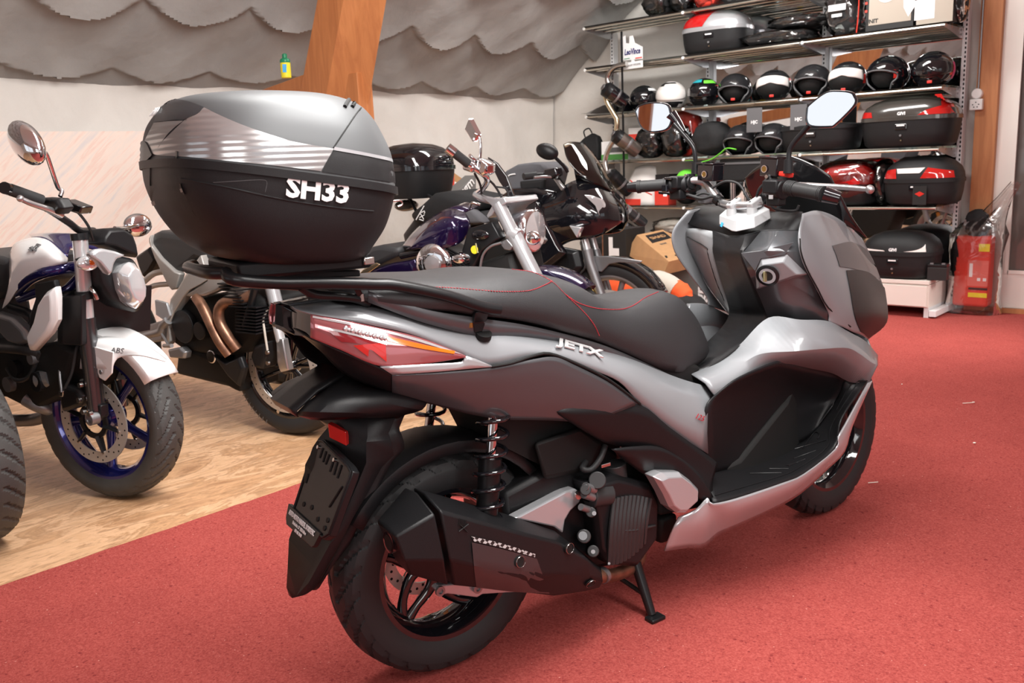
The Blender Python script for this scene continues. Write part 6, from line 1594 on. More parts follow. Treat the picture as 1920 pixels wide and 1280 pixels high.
# base cabinets
D('cabinet_white', (.78, .72, .66), .4)
for i in range(3):
    x0_, x1_ = UX[i] + .03, UX[i + 1] - .03
    c_ = empty('drawer_cabinet', ((x0_ + x1_) / 2, YF, 0), 0, 'cream drawer base cabinet under the %s bay of the glass shelving' % ('left', 'middle', 'right')[i], 'cabinet', 'cream base cabinets under the shelving')
    w2 = (x1_ - x0_) / 2
    MB().rng(-w2, w2, .0, .38, .225, .25).build('cabinet_top', 'cabinet_white', c_, smooth=0, bevel=.002)
    MB().rng(-w2, w2, .012, .37, .07, .222).build('cabinet_body', 'cabinet_white', c_, smooth=0, bevel=.002)
    MB().rng(-w2 + .012, w2 - .012, -.004, .012, .078, .214).build('drawer', 'cabinet_white', c_, smooth=0, bevel=.002)
    for a_, b_ in ((-w2, -w2 + .03), (w2 - .03, w2)): MB().rng(a_, b_, .02, .35, .0, .07).build('cabinet_foot', 'slot_white', c_, smooth=0)
DK = .252
# ---------------- helpers for goods: a point on a shelf
def shelfpt(px, z, y=6.28, py=None):
    """x where the column of picture x=px meets the shelf plane (rough roll taken out)"""
    v0 = on_y(px, 200, y); v1 = on_y(px, 400, y); t = (z - v0.z) / (v1.z - v0.z); return v0.x + (v1.x - v0.x) * t
def blob(rx, ry, rz, seed=0, crum=.12, seg=22, rg=14, e=2.6, fr=3.0):
    rnd = random.Random(seed); ph = [rnd.uniform(0, 6.28) for _ in range(8)]
    b = MB(); R = []
    for i in range(rg + 1):
        th = PI * i / rg; r = []
        for j in range(seg):
            a = 2 * PI * j / seg; ct, st = math.cos(th), math.sin(th); ca, sa = math.cos(a), math.sin(a)
            f = lambda v: math.copysign(abs(v) ** (2 / e), v)
            k = 1 + crum * (math.sin(fr * a + ph[0] + 2 * th) * math.sin(2.3 * th * fr / 2 + ph[1]) + .5 * math.sin(fr * 2.4 * a + ph[2] - 3 * th) + .5 * math.sin(fr * 3 * th + ph[3] + a))
            r.append(V(rx * f(st) * f(ca) * k, ry * f(st) * f(sa) * k, rz * f(ct) * (1 + crum * .4 * math.sin(3 * a + ph[4]))))
        R.append(r)
    b.rings(R); mz = min(p.z for p in b.v)
    for p in b.v: p.z -= mz
    return b
def goods(name, px, z, y, label, cat, group=None, ang=0.0): 
    return empty(name, (shelfpt(px, z, y), y, z + .0005), ang, label, cat, group)
def simple_box(name, px0, px1, z, h, depth, m, label, cat='box', y=6.12, ang=0.0, group=None, lid=None):
    x0_, x1_ = shelfpt(px0, z, y), shelfpt(px1, z, y)
    o = empty(name, ((x0_ + x1_) / 2, y, z + .0005), ang, label, cat, group); w2 = (x1_ - x0_) / 2
    p_ = MB().rng(-w2, w2, 0, depth, 0, h).build('box_body', m, o, smooth=0, bevel=.003)
    return o, w2
# ---------------- helmets
def helmet(px, z, y, label, shell, face='visor', vis='black_gloss', ang=0.0, s=1.0, accents=(), brow=None, group='helmets on the glass shelf'):
    o = empty('helmet', (shelfpt(px, z, y), y, z + .001), ang, label, 'helmet', group)
    s = 1 + (s - 1) * .25; rx, ry, rz = .121 * s, .138 * s, .112 * s; c = V(0, 0, .096 * s)
    # local -Y is the face; elevation 0 = horizontal through the eyes
    def pt(az, el, k=1.0):
        a = math.radians(az); e = math.radians(el); ce = math.cos(e)
        chin = 1 + .06 * max(0, math.cos(a)) * max(0, -math.sin(e))
        return c + V(math.sin(a) * ce * rx * k * chin, -math.cos(a) * ce * ry * k * chin, math.sin(e) * rz * k)
    def sp(a0, a1, lo, hi, k, n=16, m=8):
        R = []
        for j in range(m + 1):
            r = []
            for i in range(n + 1):
                az = a0 + (a1 - a0) * i / n; l_ = lo(az) if callable(lo) else lo; h_ = hi(az) if callable(hi) else hi
                r.append(pt(az, l_ + (h_ - l_) * j / m, k))
            R.append(r)
        return MB().rings(R, False, False, False)
    low = -62
    if face == 'open':   # jet helmet: a shell with a real opening
        R = []
        for j in range(15):
            el = 90 - j / 14 * (90 + 58); r = []
            for i in range(33):
                open_ = 62 if el > -25 else 50
                if el < 14: az0 = open_ * min(1, (14 - el) / 18)
                else: az0 = 0
                az = az0 + (360 - 2 * az0) * i / 32; r.append(pt(az, el))
            R.append(r)
        sh = MB().rings(R, False, False, False).build('shell', shell, o, smooth=60, solid=.012)
        MB().rings([[pt(360 * i / 32, el, .80) for i in range(32)] for el in (70, 45, 20, 0, -20, -40, -58)]).build('padding', 'dark_inside', o, smooth=60)
        pr = [pt(50, -58, 1.01), pt(50, -30, 1.01), pt(61, -18, 1.01), pt(62, -4, 1.01), pt(48, 4, 1.01), pt(25, 10, 1.01), pt(0, 12, 1.01), pt(-25, 10, 1.01), pt(-48, 4, 1.01), pt(-62, -4, 1.01), pt(-61, -18, 1.01), pt(-50, -30, 1.01), pt(-50, -58, 1.01)]
        MB().tube(pr, .0055, 8, 3).build('edge_trim', 'label_grey', o, smooth=60)
    else:
        R = [[pt(360 * i / 36, el) for i in range(36)] for el in (89.9, 75, 60, 45, 30, 15, 0, -15, -30, -45, low)]
        R.append([c + (p - c) * .82 + V(0, 0, -.004) for p in R[-1]])
        sh = MB().rings(R).build('shell', shell, o, smooth=60)
        hi = lambda az: 30 - 10 * (abs(az) / 75) ** 2
        lo = lambda az: -22 + 12 * (abs(az) / 75) ** 2
        if face == 'visor': sp(-76, 76, lo, hi, 1.015).build('visor', vis, o, solid=.003, smooth=60)
        if face == 'masked':
            sp(-70, 70, lambda az: -40 + 14 * (abs(az) / 70) ** 2, 22, 1.008).build('eye_port', 'dark_inside', o, smooth=60)
            sp(-68, 68, lambda az: (2 + 6 * math.exp(-(az / 14) ** 2)) - 12 * (abs(az) / 68) ** 2, lambda az: 34 - 12 * (abs(az) / 68) ** 2, 1.02).build('visor', vis, o, solid=.003, smooth=60)
        sp(-40, 40, -58, -36, 1.012).build('chin_vent', 'black_plastic', o, smooth=60)
    sp(-38, 38, 52, 62, 1.01).build('top_vent', 'black_plastic', o, smooth=60)
    for (nm, a0, a1, l_, h_, m) in accents: sp(a0, a1, l_, h_, 1.012, 10, 4).build(nm, m, o, smooth=60)
    if len(label) % 2: MB().box(V(.012 * s, -.138 * s, .022), (.03, .012, .018)).build('chin_strap', 'red_plastic', o, smooth=0, bevel=.003)
    return o
HZ = LVLS[2]
helmet(1208, HZ, 6.26, 'small black helmet with grey stickers on the visor, leftmost on the helmet shelf', 'black_gloss', ang=.45, s=.92, accents=(('stripe', 30, 100, 30, 44, 'label_white'), ('red_side', 74, 100, -40, 10, 'red_plastic'), ('sticker', -20, 12, 6, 18, 'label_grey')))
helmet(1259, HZ, 6.26, 'white helmet with a white masked visor on the helmet shelf', 'enamel_white', vis='enamel_white', ang=.45, s=1.0, accents=(('trim', -60, 60, -36, -26, 'black_plastic'), ('black_mark', -60, -30, 40, 62, 'label_black')))
helmet(1320, HZ, 6.26, 'black helmet with turquoise and lime green patches on the helmet shelf', 'black_gloss', ang=.35, s=1.0, accents=(('patch', -60, 0, 40, 58, 'teal'), ('patch', 10, 70, 34, 50, 'neon_green'), ('red_side', 62, 80, -20, 25, 'red_plastic'), ('patch', 80, 120, -40, -20, 'teal')))
helmet(1378, HZ, 6.26, 'open-face helmet wrapped in clear film with red tag on the helmet shelf', 'helmet_black', face='open', ang=.3, s=1.04, accents=(('red_tag', 62, 80, 20, 40, 'red_plastic'), ('stripe', -50, 60, 60, 78, 'cast_alloy')))
helmet(1451, HZ, 6.26, 'matt black open helmet with white visor brow and red streak on the side', 'helmet_black', face='masked', vis='enamel_white', ang=.25, s=1.1, accents=(('red_streak', 64, 92, 14, 22, 'red_plastic'),))
helmet(1523, HZ, 6.26, 'dark blue-black flip-up helmet with raised clear shield and red tab', 'helmet_black', face='open', ang=.15, s=1.13, accents=(('red_tab', 40, 66, 26, 36, 'red_plastic'), ('badge', -8, 10, 40, 46, 'label_white')))
helmet(1589, HZ, 6.26, 'black helmet with a wide white protective film over its visor', 'helmet_black', face='masked', vis='enamel_white', ang=.1, s=1.12, accents=(('side_plate', 70, 92, -20, 10, 'red_plastic'),))
helmet(1664, HZ, 6.26, 'black retro jet helmet with brown leather edge and clear visor', 'black_gloss', face='open', ang=-.25, s=1.18, accents=(('leather_edge', 60, 96, -34, -24, 'brown_leather'), ('pinstripe', -2, 0, 20, 86, 'gold_pipe'), ('red_tab', 52, 64, -16, 10, 'red_plastic')))
helmet(1748, HZ, 6.26, 'black helmet with pink pattern at its side, rightmost on the helmet shelf', 'black_gloss', ang=.1, s=1.24, accents=(('pink_pattern', 78, 120, -30, 20, 'magenta'), ('red_side', -80, -70, -20, 20, 'red_plastic'), ('red_side', 64, 76, -20, 20, 'red_plastic')))
HZ = LVLS[3]
helmet(1389, HZ, 6.22, 'open helmet with a silver raised visor above the black bag', 'helmet_black', face='open', ang=.1, s=1.08, accents=(('silver_visor', -64, 64, 38, 58, 'silver_paint'), ('white_tag', 62, 74, -30, -10, 'label_white')), group='helmets on the fourth shelf')
helmet(1449, HZ, 6.22, 'matt black open helmet with a red tip beside the silver visor helmet', 'helmet_black', face='open', ang=-.1, s=1.02, accents=(('red_tip', 40, 66, 44, 56, 'red_plastic'), ('grey_vent', 4, 36, 48, 64, 'label_grey')), group='helmets on the fourth shelf')
# price tags on strings below the helmet shelf
for px, lab in ((1414, 'grey hanging price tag below the matt black white-visor helmet'), (1497, 'grey hanging price tag below the flip-up helmet')):
    x = shelfpt(px, 1.43, 6.08); t_ = empty('price_tag', (x, 6.085, 1.462), .1, lab, 'price tag', 'hanging price tags of the helmets')
    MB().box((0, 0, -.11), (.115, .002, .17)).build('card', 'label_grey', t_, smooth=0)
    MB().cyl((0, 0, -.03), (0, 0, .02), .0015, seg=6).build('string', 'label_black', t_)
    place(text_mb('HJC', .03, .0005, .001), V(0, -.002, -.125), V(1, 0, 0), V(0, 0, 1)).build('tag_lettering', 'label_white', t_, smooth=0)
# ---------------- top cases for sale
def shopcase(px, z, y, a, b_, h0, h1, label, lid='case_black', shell='case_black', lights=None, text=None, ang=0.0, plate=None, name='top_case', e=3.0, lock=True, group='top cases on the shelving'):
    """long side facing the room (-Y)"""
    o = empty(name, (shelfpt(px, z, y), y, z + .001), ang, label, 'top case', group)
    def ro(aa, bb, zz, ee=3.2): return [V(p.x, p.y, zz) for p in sellip(aa, bb, 0, ee)]
    MB().rings([ro(a * .82, b_ * .82, 0), ro(a * .92, b_ * .92, h0 * .12), ro(a * .97, b_ * .97, h0 * .5), ro(a, b_, h0 - .002)]).build('shell', shell, o, smooth=50)
    R = [ro(a * 1.02, b_ * 1.02, h0 - .012), ro(a * 1.02, b_ * 1.02, h0 + .012), ro(a, b_, h0 + .014)]
    L = []
    for f in (.25, .5, .75, .92, 1.0):
        k = (1 - f ** 2.4) ** .42 if f < 1 else .05; R.append(ro(a * k, b_ * k, h0 + .014 + (h1 - .014) * f, e)) 
    g = MB().rings(R); lo2 = g.build('lid', lid, o, smooth=50); tr = bvh([g])
    def onlid(x, z_, off=.002):
        h = tr.ray_cast(V(x, -2, z_), V(0, 1, 0)); return (h[0] + V(0, -off, 0)) if h[0] else V(x, -b_ - off, z_)
    if lights:
        for (xa, za, xb, zb2, xc, zc2, xd, zd, m) in lights:
            q = [(xa, za), (xb, zb2), (xc, zc2), (xd, zd)]
            bl = lambda s, t, i: (1 - t) * ((1 - s) * q[0][i] + s * q[1][i]) + t * ((1 - s) * q[3][i] + s * q[2][i])
            rows = [[onlid(bl(i / 10, j / 8, 0), bl(i / 10, j / 8, 1), .0035) for i in range(11)] for j in range(9)]
            MB().grid(rows, 1, 1).build('reflector', m, lo2, smooth=50)
    if lock:
        MB().box(V(0, -b_ * .99, h0 * .72), (.075, .012, .035)).build('latch', 'black_gloss', o, smooth=0, bevel=.003)
        MB().box(V(0, -b_ * 1.0 - .006, h0 * .76), (.05, .002, .009)).build('latch_badge', 'label_white', o, smooth=0)
        MB().cyl((0, -b_ * .98, h0 * .42), (0, -b_ * .98 - .008, h0 * .42), .007).build('lock', 'cast_alloy', o)
        MB().cyl((.004, -b_ * .96, h0 * .25), (.004, -b_ * .96 - .01, h0 * .25), .005).build('key', 'gold_pipe', o)
    if text: 
        p = onlid(0, h0 + .03, .003); place(text_mb(text, .028, .0008, .0012), p, V(1, 0, 0), V(0, .2, 1)).build('brand_lettering', 'label_white', lo2, smooth=0)
    return o
D('case_smoke', (.05, .045, .04), .2, coat=.6)
Z1, Z3, Z4 = LVLS[1], LVLS[3], LVLS[4]
shopcase(1346, Z1, 6.28, .255, .18, .165, .145, 'black top case with red and silver lid on the second shelf', lid='silver_paint', lights=[(-.245, .19, -.05, .185, .03, .30, -.14, .30, 'red_gloss')], lock=True, ang=.12)
shopcase(1706, Z3, 6.27, .30, .19, .185, .145, 'large black top case with smoked lid and red side reflectors by the right upright', lid='case_smoke', lights=[(-.29, .20, -.19, .20, -.20, .235, -.27, .24, 'red_lens_bright'), (.10, .20, .295, .20, .26, .26, .15, .23, 'red_lens_bright'), (.235, .24, .285, .24, .24, .32, .20, .32, 'red_lens_bright')], text='GIVI')
shopcase(1540, Z3, 6.27, .27, .19, .16, .03, 'flat-topped black top case with white badge left of the red reflector case', text=None)
shopcase(1731, Z4, 6.25, .235, .18, .155, .16, 'black top case with red lamps and silver plate on the lowest glass shelf', lights=[(-.22, .172, -.12, .172, -.13, .235, -.20, .225, 'red_lens_bright'), (.03, .172, .22, .172, .21, .215, .07, .24, 'red_lens_bright'), (-.115, .205, .025, .205, .055, .24, -.125, .235, 'enamel_white')], text=None, lock=True)
shopcase(1690, DK, 6.27, .24, .19, .165, .15, 'low matt black top case with two clear strips standing on the cream cabinet', lights=[(-.18, .185, -.05, .185, -.06, .192, -.20, .20, 'enamel_white'), (.07, .185, .20, .185, .19, .235, .175, .20, 'enamel_white')], text='GIVI')
for px, z, lab in ((1135, DK, 'black top case on the left cream cabinet behind the touring motorcycle'), (1240, DK, 'black top case in the left bay behind the brown carton'), (1320, DK, 'black top case in the middle bay left of the leg shield')):
    shopcase(px, z, 6.27, .20, .17, .16, .08, lab, group='black cases low on the shelving')
x = shelfpt(1755, Z4, 6.05)
tg = empty('hang_tag', (shelfpt(1722, Z4, 6.05), 6.062, Z4 + .125), 0, 'black card with red eagle-like badge hanging before the red lamp top case', 'price tag')
MB().box((0, 0, -.06), (.085, .002, .12)).build('card', 'label_black', tg, smooth=0)
MB().prism([V(-.03, -.002, -.05), V(0, -.002, -.035), V(.03, -.002, -.05), V(0, -.002, -.068)], (0, -.001, 0)).build('badge', 'red_plastic', tg, smooth=0)
# film-wrapped red case
o = shopcase(1592, Z4, 6.27, .20, .17, .15, .13, 'red and black top case wrapped in clear plastic film on the lowest glass shelf', lid='red_gloss', lock=False)
fb = blob(.218, .18, .15, 5, .05, 26, 16, 3.0, 4); fb.build('film_bag', 'clear_film', o, smooth=80)
fb = blob(.09, .15, .15, 9, .10, 20, 12, 2.4, 3).moved(Matrix.Translation((.29, 0, 0)))
fo_ = empty('film_parcel', (shelfpt(1655, Z4, 6.30), 6.32, Z4 + .001), 0, 'dark parcel in shiny crumpled film between the red case and the lamp case', 'parcel')
blob(.06, .12, .13, 9, .08).build('contents', 'black_cloth', fo_, smooth=70); blob(.068, .13, .145, 10, .12).build('film_bag', 'clear_film', fo_, smooth=80)
# second shelf: crumpled film pack, bags, packages
def filmpack(name, px, z, y, rx, ry, rz, seed, label, cat='parcel', inner='black_cloth', tilt=0):
    o = empty(name, (shelfpt(px, z, y), y, z + .001), tilt, label, cat)
    blob(rx * .94, ry * .92, rz * .92, seed, .07, 26, 16).build('contents', inner, o, smooth=70)
    blob(rx, ry, rz, seed + 1, .12, 30, 18, 2.6, 5).build('film_bag', 'clear_film', o, smooth=80); return o
filmpack('seat_cover', 1462, Z1, 6.26, .27, .15, .05, 21, 'flat dark parcel in crumpled clear film between the red case and the black bags')
filmpack('seat_cover', 1498, Z1 + .098, 6.28, .21, .14, .045, 25, 'rounded dark parcel in shiny film lying on top of the flat parcel')
filmpack('parcel', 1585, Z1, 6.3, .13, .10, .16, 31, 'black clothing bag in film with two white stickers on the second shelf')
o = [q for q in COL.objects if q.get('label', '').startswith('black clothing bag')][0]
for dz, w_, h_ in ((.19, .12, .04), (.14, .07, .02)): MB().box(V(-.02, -.108, dz), (w_, .002, h_)).build('sticker', 'label_white', o, smooth=0)
def package(px0, px1, z, h, label, cfg, y=6.12, m='label_black'):
    o, w2 = simple_box('package', px0, px1, z, h, .09, m, label, 'package', y); 
    for (x0_, x1_, z0_, z1_, mm, nm) in cfg: MB().rng(-w2 + x0_ * 2 * w2, -w2 + x1_ * 2 * w2, -.0025, .0, z0_ * h, z1_ * h).build(nm, mm, o, smooth=0)
    return o, w2
D('pack_beige', (.40, .35, .29), .4)
o, w2 = package(1622, 1712, Z1, .36, 'black framed package with beige printed front showing a motorcycle tank', [(.07, .95, .10, 1, 'pack_beige', 'front_print')])
MB().lathe([(0, 0), (.065, 0), (.065, .002), (0, .002)], V(-.02, -.003, .23), (0, -1, 0), 24).build('round_print', 'enamel_white', o)
MB().prism([V(-.045, -.006, .26), V(.005, -.006, .26), V(-.012, -.006, .19), V(-.028, -.006, .19)], (0, -.001, 0)).build('tank_print', 'label_grey', o, smooth=0)
MB().prism([V(.08, -.003, .30), V(.14, -.003, .33), V(.16, -.003, .12), V(.12, -.003, .06), (.09, -.003, .12)], (0, -.001, 0)).build('motorcycle_print', 'label_white', o, smooth=0)
for k in range(4): MB().rng(-.155, -.14, -.004, -.0025, .12 + k * .05, .135 + k * .05).build('print_mark', 'red_card', o, smooth=0)
place(text_mb('UNIT', .035, .0006, .001), V(-.11, -.004, .06), V(1, 0, 0), V(0, 0, 1)).build('package_lettering', 'label_black', o, smooth=0)
MB().tube([V(-.2, -.02, 0.0), V(-.19, -.02, .15), V(-.195, -.02, .34)], .004, 6, 4).build('red_edge', 'red_card', o, smooth=60)
o, w2 = package(1718, 1786, Z1, .36, 'pale grey package with a red scooter printed on it in the upper right corner bay', [(.0, 1, .0, 1, 'pack_beige', 'front_print')])
MB().prism([V(-.09, -.004, .30), V(-.02, -.004, .34), V(.05, -.004, .30), V(.06, -.004, .20), V(.02, -.004, .19), V(-.04, -.004, .24)], (0, -.001, 0)).build('scooter_print', 'red_card', o, smooth=0)
MB().rng(-.12, 0, -.004, -.003, .03, .15).build('text_print', 'label_white', o, smooth=0)
filmpack('parcel', 1800, Z1, 6.26, .04, .1, .17, 41, 'narrow film parcel squeezed between the pale package and the right upright')
# top shelf left: dark bags in film
filmpack('parcel', 1238, LVLS[0], 6.28, .12, .13, .13, 51, 'dark helmet bag in clear film on the topmost shelf, left one')
filmpack('parcel', 1283, LVLS[0], 6.28, .10, .13, .13, 55, 'dark helmet bag in clear film on the topmost shelf, right one')
for k, px in enumerate((1330, 1380, 1430, 1480)):
    filmpack('parcel', px, LVLS[0], 6.3, .10, .12, .10, 61 + k, 'clear film parcel on the topmost shelf, %s from the left in the middle bay' % ('first', 'second', 'third', 'fourth')[k], inner='cast_alloy' if k % 2 else 'red_card')
# sign and hanging exhausts
SP0 = on_y(1187, 128, 6.06)
sgn = empty('shop_sign', (SP0.x, 6.06, SP0.z), -.15, 'small white cut-out brand sign with blue script letters on the left glass shelf', 'sign')
MB().rng(-.10, .10, -.004, .004, -.002, .05).build('sign_foot', 'label_white', sgn, smooth=0)
MB().rng(-.015, .015, -.003, .003, .05, .08).build('sign_neck', 'label_white', sgn, smooth=0)
b = MB().prism([V(-.10, -.004, .07), V(.10, -.004, .06), V(.10, -.004, .15), V(.02, -.004, .19), V(.0, -.004, .245), V(-.03, -.004, .245), V(-.035, -.004, .19), V(-.075, -.004, .20), V(-.08, -.004, .255), V(-.10, -.004, .25)], (0, .008, 0)); b.build('sign_board', 'label_white', sgn, smooth=0)
D('script_blue', (.02, .02, .14), .4)
place(text_mb('LeoVince', .062, .001, .0015, xs=.72, shear=.1), V(0, -.006, .125), V(1, 0, -.02), V(0, 0, 1)).build('sign_lettering', 'script_blue', sgn, smooth=0)
MB().rng(.03, .10, -.0055, -.004, .068, .076).build('red_line', 'red_card', sgn, smooth=0)
MB().rng(-.09, -.03, -.0055, -.004, .076, .082).build('green_line', 'green_plastic', sgn, smooth=0)
place(text_mb('EXHAUST SYSTEMS', .02, .0006), V(0, -.006, .024), V(1, 0, 0), V(0, 0, 1)).build('sign_lettering', 'label_grey', sgn, smooth=0)
def muffler(p0, p1, r, body, label, y=5.93, cap='black_satin', inlet=None, group='exhaust silencers hung before the shelving'):
    a, e = on_y(*p0, y), on_y(*p1, y + .16); o = empty('exhaust_silencer', a, 0, label, 'exhaust', group); d = (e - a); L = d.length; dn = d.normalized()
    MB().lathe([(0, 0), (r * .45, 0), (r * .5, .004), (r * .98, .02), (r, .06), (r * 1.02, .062), (r * 1.02, .066)], (0, 0, 0), dn, 28).build('end_cap', cap, o, smooth=50)
    MB().lathe([(0, -.006), (r * .42, -.006), (r * .42, .001), (r * .3, .001), (r * .3, -.004), (0, -.004)], (0, 0, 0), dn, 24).build('outlet_ring', 'cast_alloy', o)
    MB().lathe([(r * .98, .064), (r, .07), (r, L - .03), (r * .9, L), (0, L)], (0, 0, 0), dn, 28).build('can', body, o, smooth=50)
    MB().lathe([(r * 1.03, L * .55), (r * 1.04, L * .56), (r * 1.04, L * .62), (r * 1.03, L * .63)], (0, 0, 0), dn, 28, closed=True).build('strap', 'cast_alloy', o)
    return o
D('titan_can', (.20, .17, .15), .32, metal=.8)
m1 = muffler((1131, 163), (1172, 192), .062, 'black_gloss', 'black round silencer, uppermost on the exhaust display', 5.95)
m2 = muffler((1150, 250), (1196, 284), .060, 'titan_can', 'bronze-grey round silencer hanging below the black one', 5.95)
m3 = muffler((1142, 322), (1180, 360), .055, 'black_satin', 'black silencer hanging behind the touring motorcycle screen', 5.95)
m4 = muffler((1167, 388), (1208, 420), .045, 'carbon', 'slim dark silencer with copper tip right of the touring motorcycle nose', 5.95, cap='cast_alloy')
m5 = muffler((1160, 418), (1192, 437), .045, 'carbon', 'lowest slim dark silencer right of the touring motorcycle nose', 5.95, cap='cast_alloy')
def wpipe(name, pts, r, m, label, y=5.98):
    P = [on_y(x, q, y) for x, q in pts]; o = P[0]; b = MB().tube([p - o for p in P], r, 14, 5); ob = b.build(name, m, smooth=60); ob.location = o; tag(ob, label, 'exhaust pipe', 'pipes of the exhaust display'); return ob
wpipe('exhaust_pipe', [(1175, 120), (1155, 125), (1143, 136), (1139, 150), (1145, 170)], .021, 'steel', 'bent steel pipe running up from the uppermost black silencer to the shelf', 6.02)
wpipe('exhaust_pipe', [(1134, 178), (1140, 195), (1150, 212), (1157, 226), (1156, 245)], .021, 'gold_pipe', 'gold-toned pipe between the uppermost and the second silencer', 6.0)
wpipe('exhaust_pipe', [(1152, 262), (1142, 278), (1135, 300), (1138, 320)], .021, 'steel', 'curved steel pipe below the bronze-grey silencer', 6.0)
for k, (x, y_) in enumerate(((1217, 418),)):
    pass
ob = MB().rng(-.006, .006, -.006, .006, 0, 2.1).build('display_stand', 'black_satin', smooth=0); p = on_y(1165, 200, 6.04); ob.location = (p.x, 6.06, 0); tag(ob, 'thin black post carrying the hanging exhaust silencers', 'display stand')
# black wedge, left on the helmet shelf
w_ = empty('tail_fairing', (shelfpt(1150, LVLS[2], 6.2), 6.2, LVLS[2] + .001), 0, 'pointed glossy black fairing part lying at the left end of the helmet shelf', 'fairing')
MB().rings([[V(-.28, -.08, .012), V(-.28, .02, .012), V(-.28, 0, .018)], [V(-.1, -.10, 0), V(-.1, .10, 0), V(-.1, .0, .07)], [V(.15, -.09, 0), V(.15, .10, 0), V(.15, 0, .08)]]).build('panel', 'black_gloss', w_, smooth=40)
# fourth shelf, left bay
o = empty('riding_bag', (shelfpt(1103, Z3, 6.2), 6.22, Z3 + .001), .1, 'black fabric bag with a top loop at the left end of the fourth shelf', 'bag')
MB().rings([[V(-.12, -.07, 0), V(.12, -.07, 0), V(.12, .07, 0), V(-.12, .07, 0)], [V(-.13, -.06, .10), V(.12, -.06, .12), V(.12, .06, .12), V(-.13, .06, .10)], [V(-.12, -.03, .13), V(.10, -.04, .20), V(.10, .03, .20), V(-.12, .03, .13)], [V(-.03, -.02, .20), V(.04, -.02, .23), V(.04, .02, .23), V(-.03, .02, .2)]]).build('bag_body', 'black_cloth', o, smooth=60, bevel=.01)
MB().tube([V(-.04, 0, .2), V(-.05, 0, .25), V(0, 0, .27), V(.03, 0, .23)], .006, 8, 4).build('loop', 'black_cloth', o, smooth=60)
o, w2 = simple_box('carton', 1128, 1178, Z3, .15, .12, 'label_white', 'white box with green lower edge and printed motorcycles on the fourth shelf', y=6.13)
MB().rng(-w2, w2, -.002, 0, 0, .045).build('green_print', 'green_card', o, smooth=0); MB().rng(-w2 * .6, w2 * .7, -.002, 0, .06, .10).build('motorcycle_print', 'label_grey', o, smooth=0)
o, w2 = simple_box('carton', 1179, 1206, Z3, .25, .12, 'enamel_white', 'white and red upright box behind the bronze-grey silencer', y=6.25)
MB().rng(-w2, w2, -.002, 0, .14, .20).build('red_print', 'red_card', o, smooth=0)
filmpack('parcel', 1222, Z3, 6.22, .11, .12, .12, 71, 'clear film parcel with dark contents below the left scooter mirror')
filmpack('parcel', 1268, Z3, 6.22, .10, .12, .13, 75, 'dark film parcel with white labels right of the left scooter mirror')
filmpack('parcel', 1288, Z3 + .001, 6.38, .12, .08, .20, 79, 'red parcel in shiny film standing behind the dark film parcel', inner='red_card')
o = empty('helmet_bag', (shelfpt(1335, Z3, 6.22), 6.22, Z3 + .001), 0, 'black cloth helmet bag slumped beside the silver visor helmet', 'bag')
blob(.14, .13, .125, 83, .08).build('bag_body', 'black_cloth', o, smooth=70)
# hanging bag, gloves, green strap on the lowest glass shelf (middle bay)
o = empty('tail_bag', (shelfpt(1410, Z4, 6.2), 6.2, Z4 + .001), 0, 'black rectangular fabric bag on top of a chrome rack stand behind the handlebar', 'bag')
MB().rng(-.23, .23, -.09, .11, .17, .345).build('bag_body', 'black_cloth', o, smooth=0, bevel=.02, bseg=3)
MB().rng(-.235, .235, -.095, .115, .30, .315).build('zip', 'label_grey', o, smooth=0)
for x in (-.16, -.04, .10): MB().cyl((x, 0, 0), (x, 0, .17), .022).build('stand_tube', 'chrome', o)
o = MB().tube([on_y(x, y, 6.05) for x, y in ((1316, 304), (1335, 298), (1350, 288), (1363, 278), (1380, 280))], .010, 6, 4, flat=.5).build('strap', 'neon_green', smooth=60); tag(o, 'bright green strap trailing over the shelf edge left of the black bag', 'strap')
p = on_y(1288, 318, 6.2); o = empty('helmet', (p.x, 6.2, Z4 + .001), .2, 'dark helmet with bright green top on the lowest glass shelf behind the left grip', 'helmet')
MB().ell((0, 0, .13), .11, .14, .13).build('shell', 'black_satin', o, smooth=60); MB().ell((0, 0, .19), .085, .11, .085).build('green_top', 'neon_green', o, smooth=60)
o = blob(.09, .07, .06, 91, .2); ob = o.build('glove', 'grey_cloth', smooth=70); ob.location = (shelfpt(1325, Z3, 6.13), 6.14, Z3 - .0); ob.location.z = Z4 + .001; tag(ob, 'grey and black glove lying on the lowest glass shelf', 'glove')
o = empty('fairing_panel', (shelfpt(1215, Z4, 6.25), 6.25, Z4 + .001), 0, 'cream painted fairing panel with a thin red line on the lowest left shelf', 'fairing')
MB().grid([[V(-.16, -.1, 0), V(-.15, -.08, .15), V(-.12, 0, .30)], [V(0, -.12, 0), V(0, -.10, .17), V(0, .0, .32)], [V(.14, -.08, 0), V(.13, -.06, .14), V(.08, 0, .30)]], 5, 5).build('panel', 'enamel_white', o, smooth=60, solid=.006)
MB().tube([V(-.10, -.105, .20), V(0, -.115, .13), V(.10, -.09, .08)], .005, 6, 4).build('red_line', 'red_card', o, smooth=60)
o, w2 = simple_box('carton', 1228, 1252, Z4, .20, .15, 'red_card', 'red box standing behind the left handlebar grip', y=6.14, ang=.1)
MB().rng(-w2, w2, .02, .18, .2, .24).build('box_flap', 'black_satin', o, smooth=0)
o, w2 = simple_box('carton', 1168, 1200, Z4 - 0.0, .05, .2, 'red_card', 'bright red flat box edge above the slim dark silencers', y=6.12)
# deck level left
filmpack('parcel', 1270, DK + .242, 6.2, .20, .14, .07, 95, 'long bundle in whitish bubble film lying over the black cases', inner='beige_cloth')
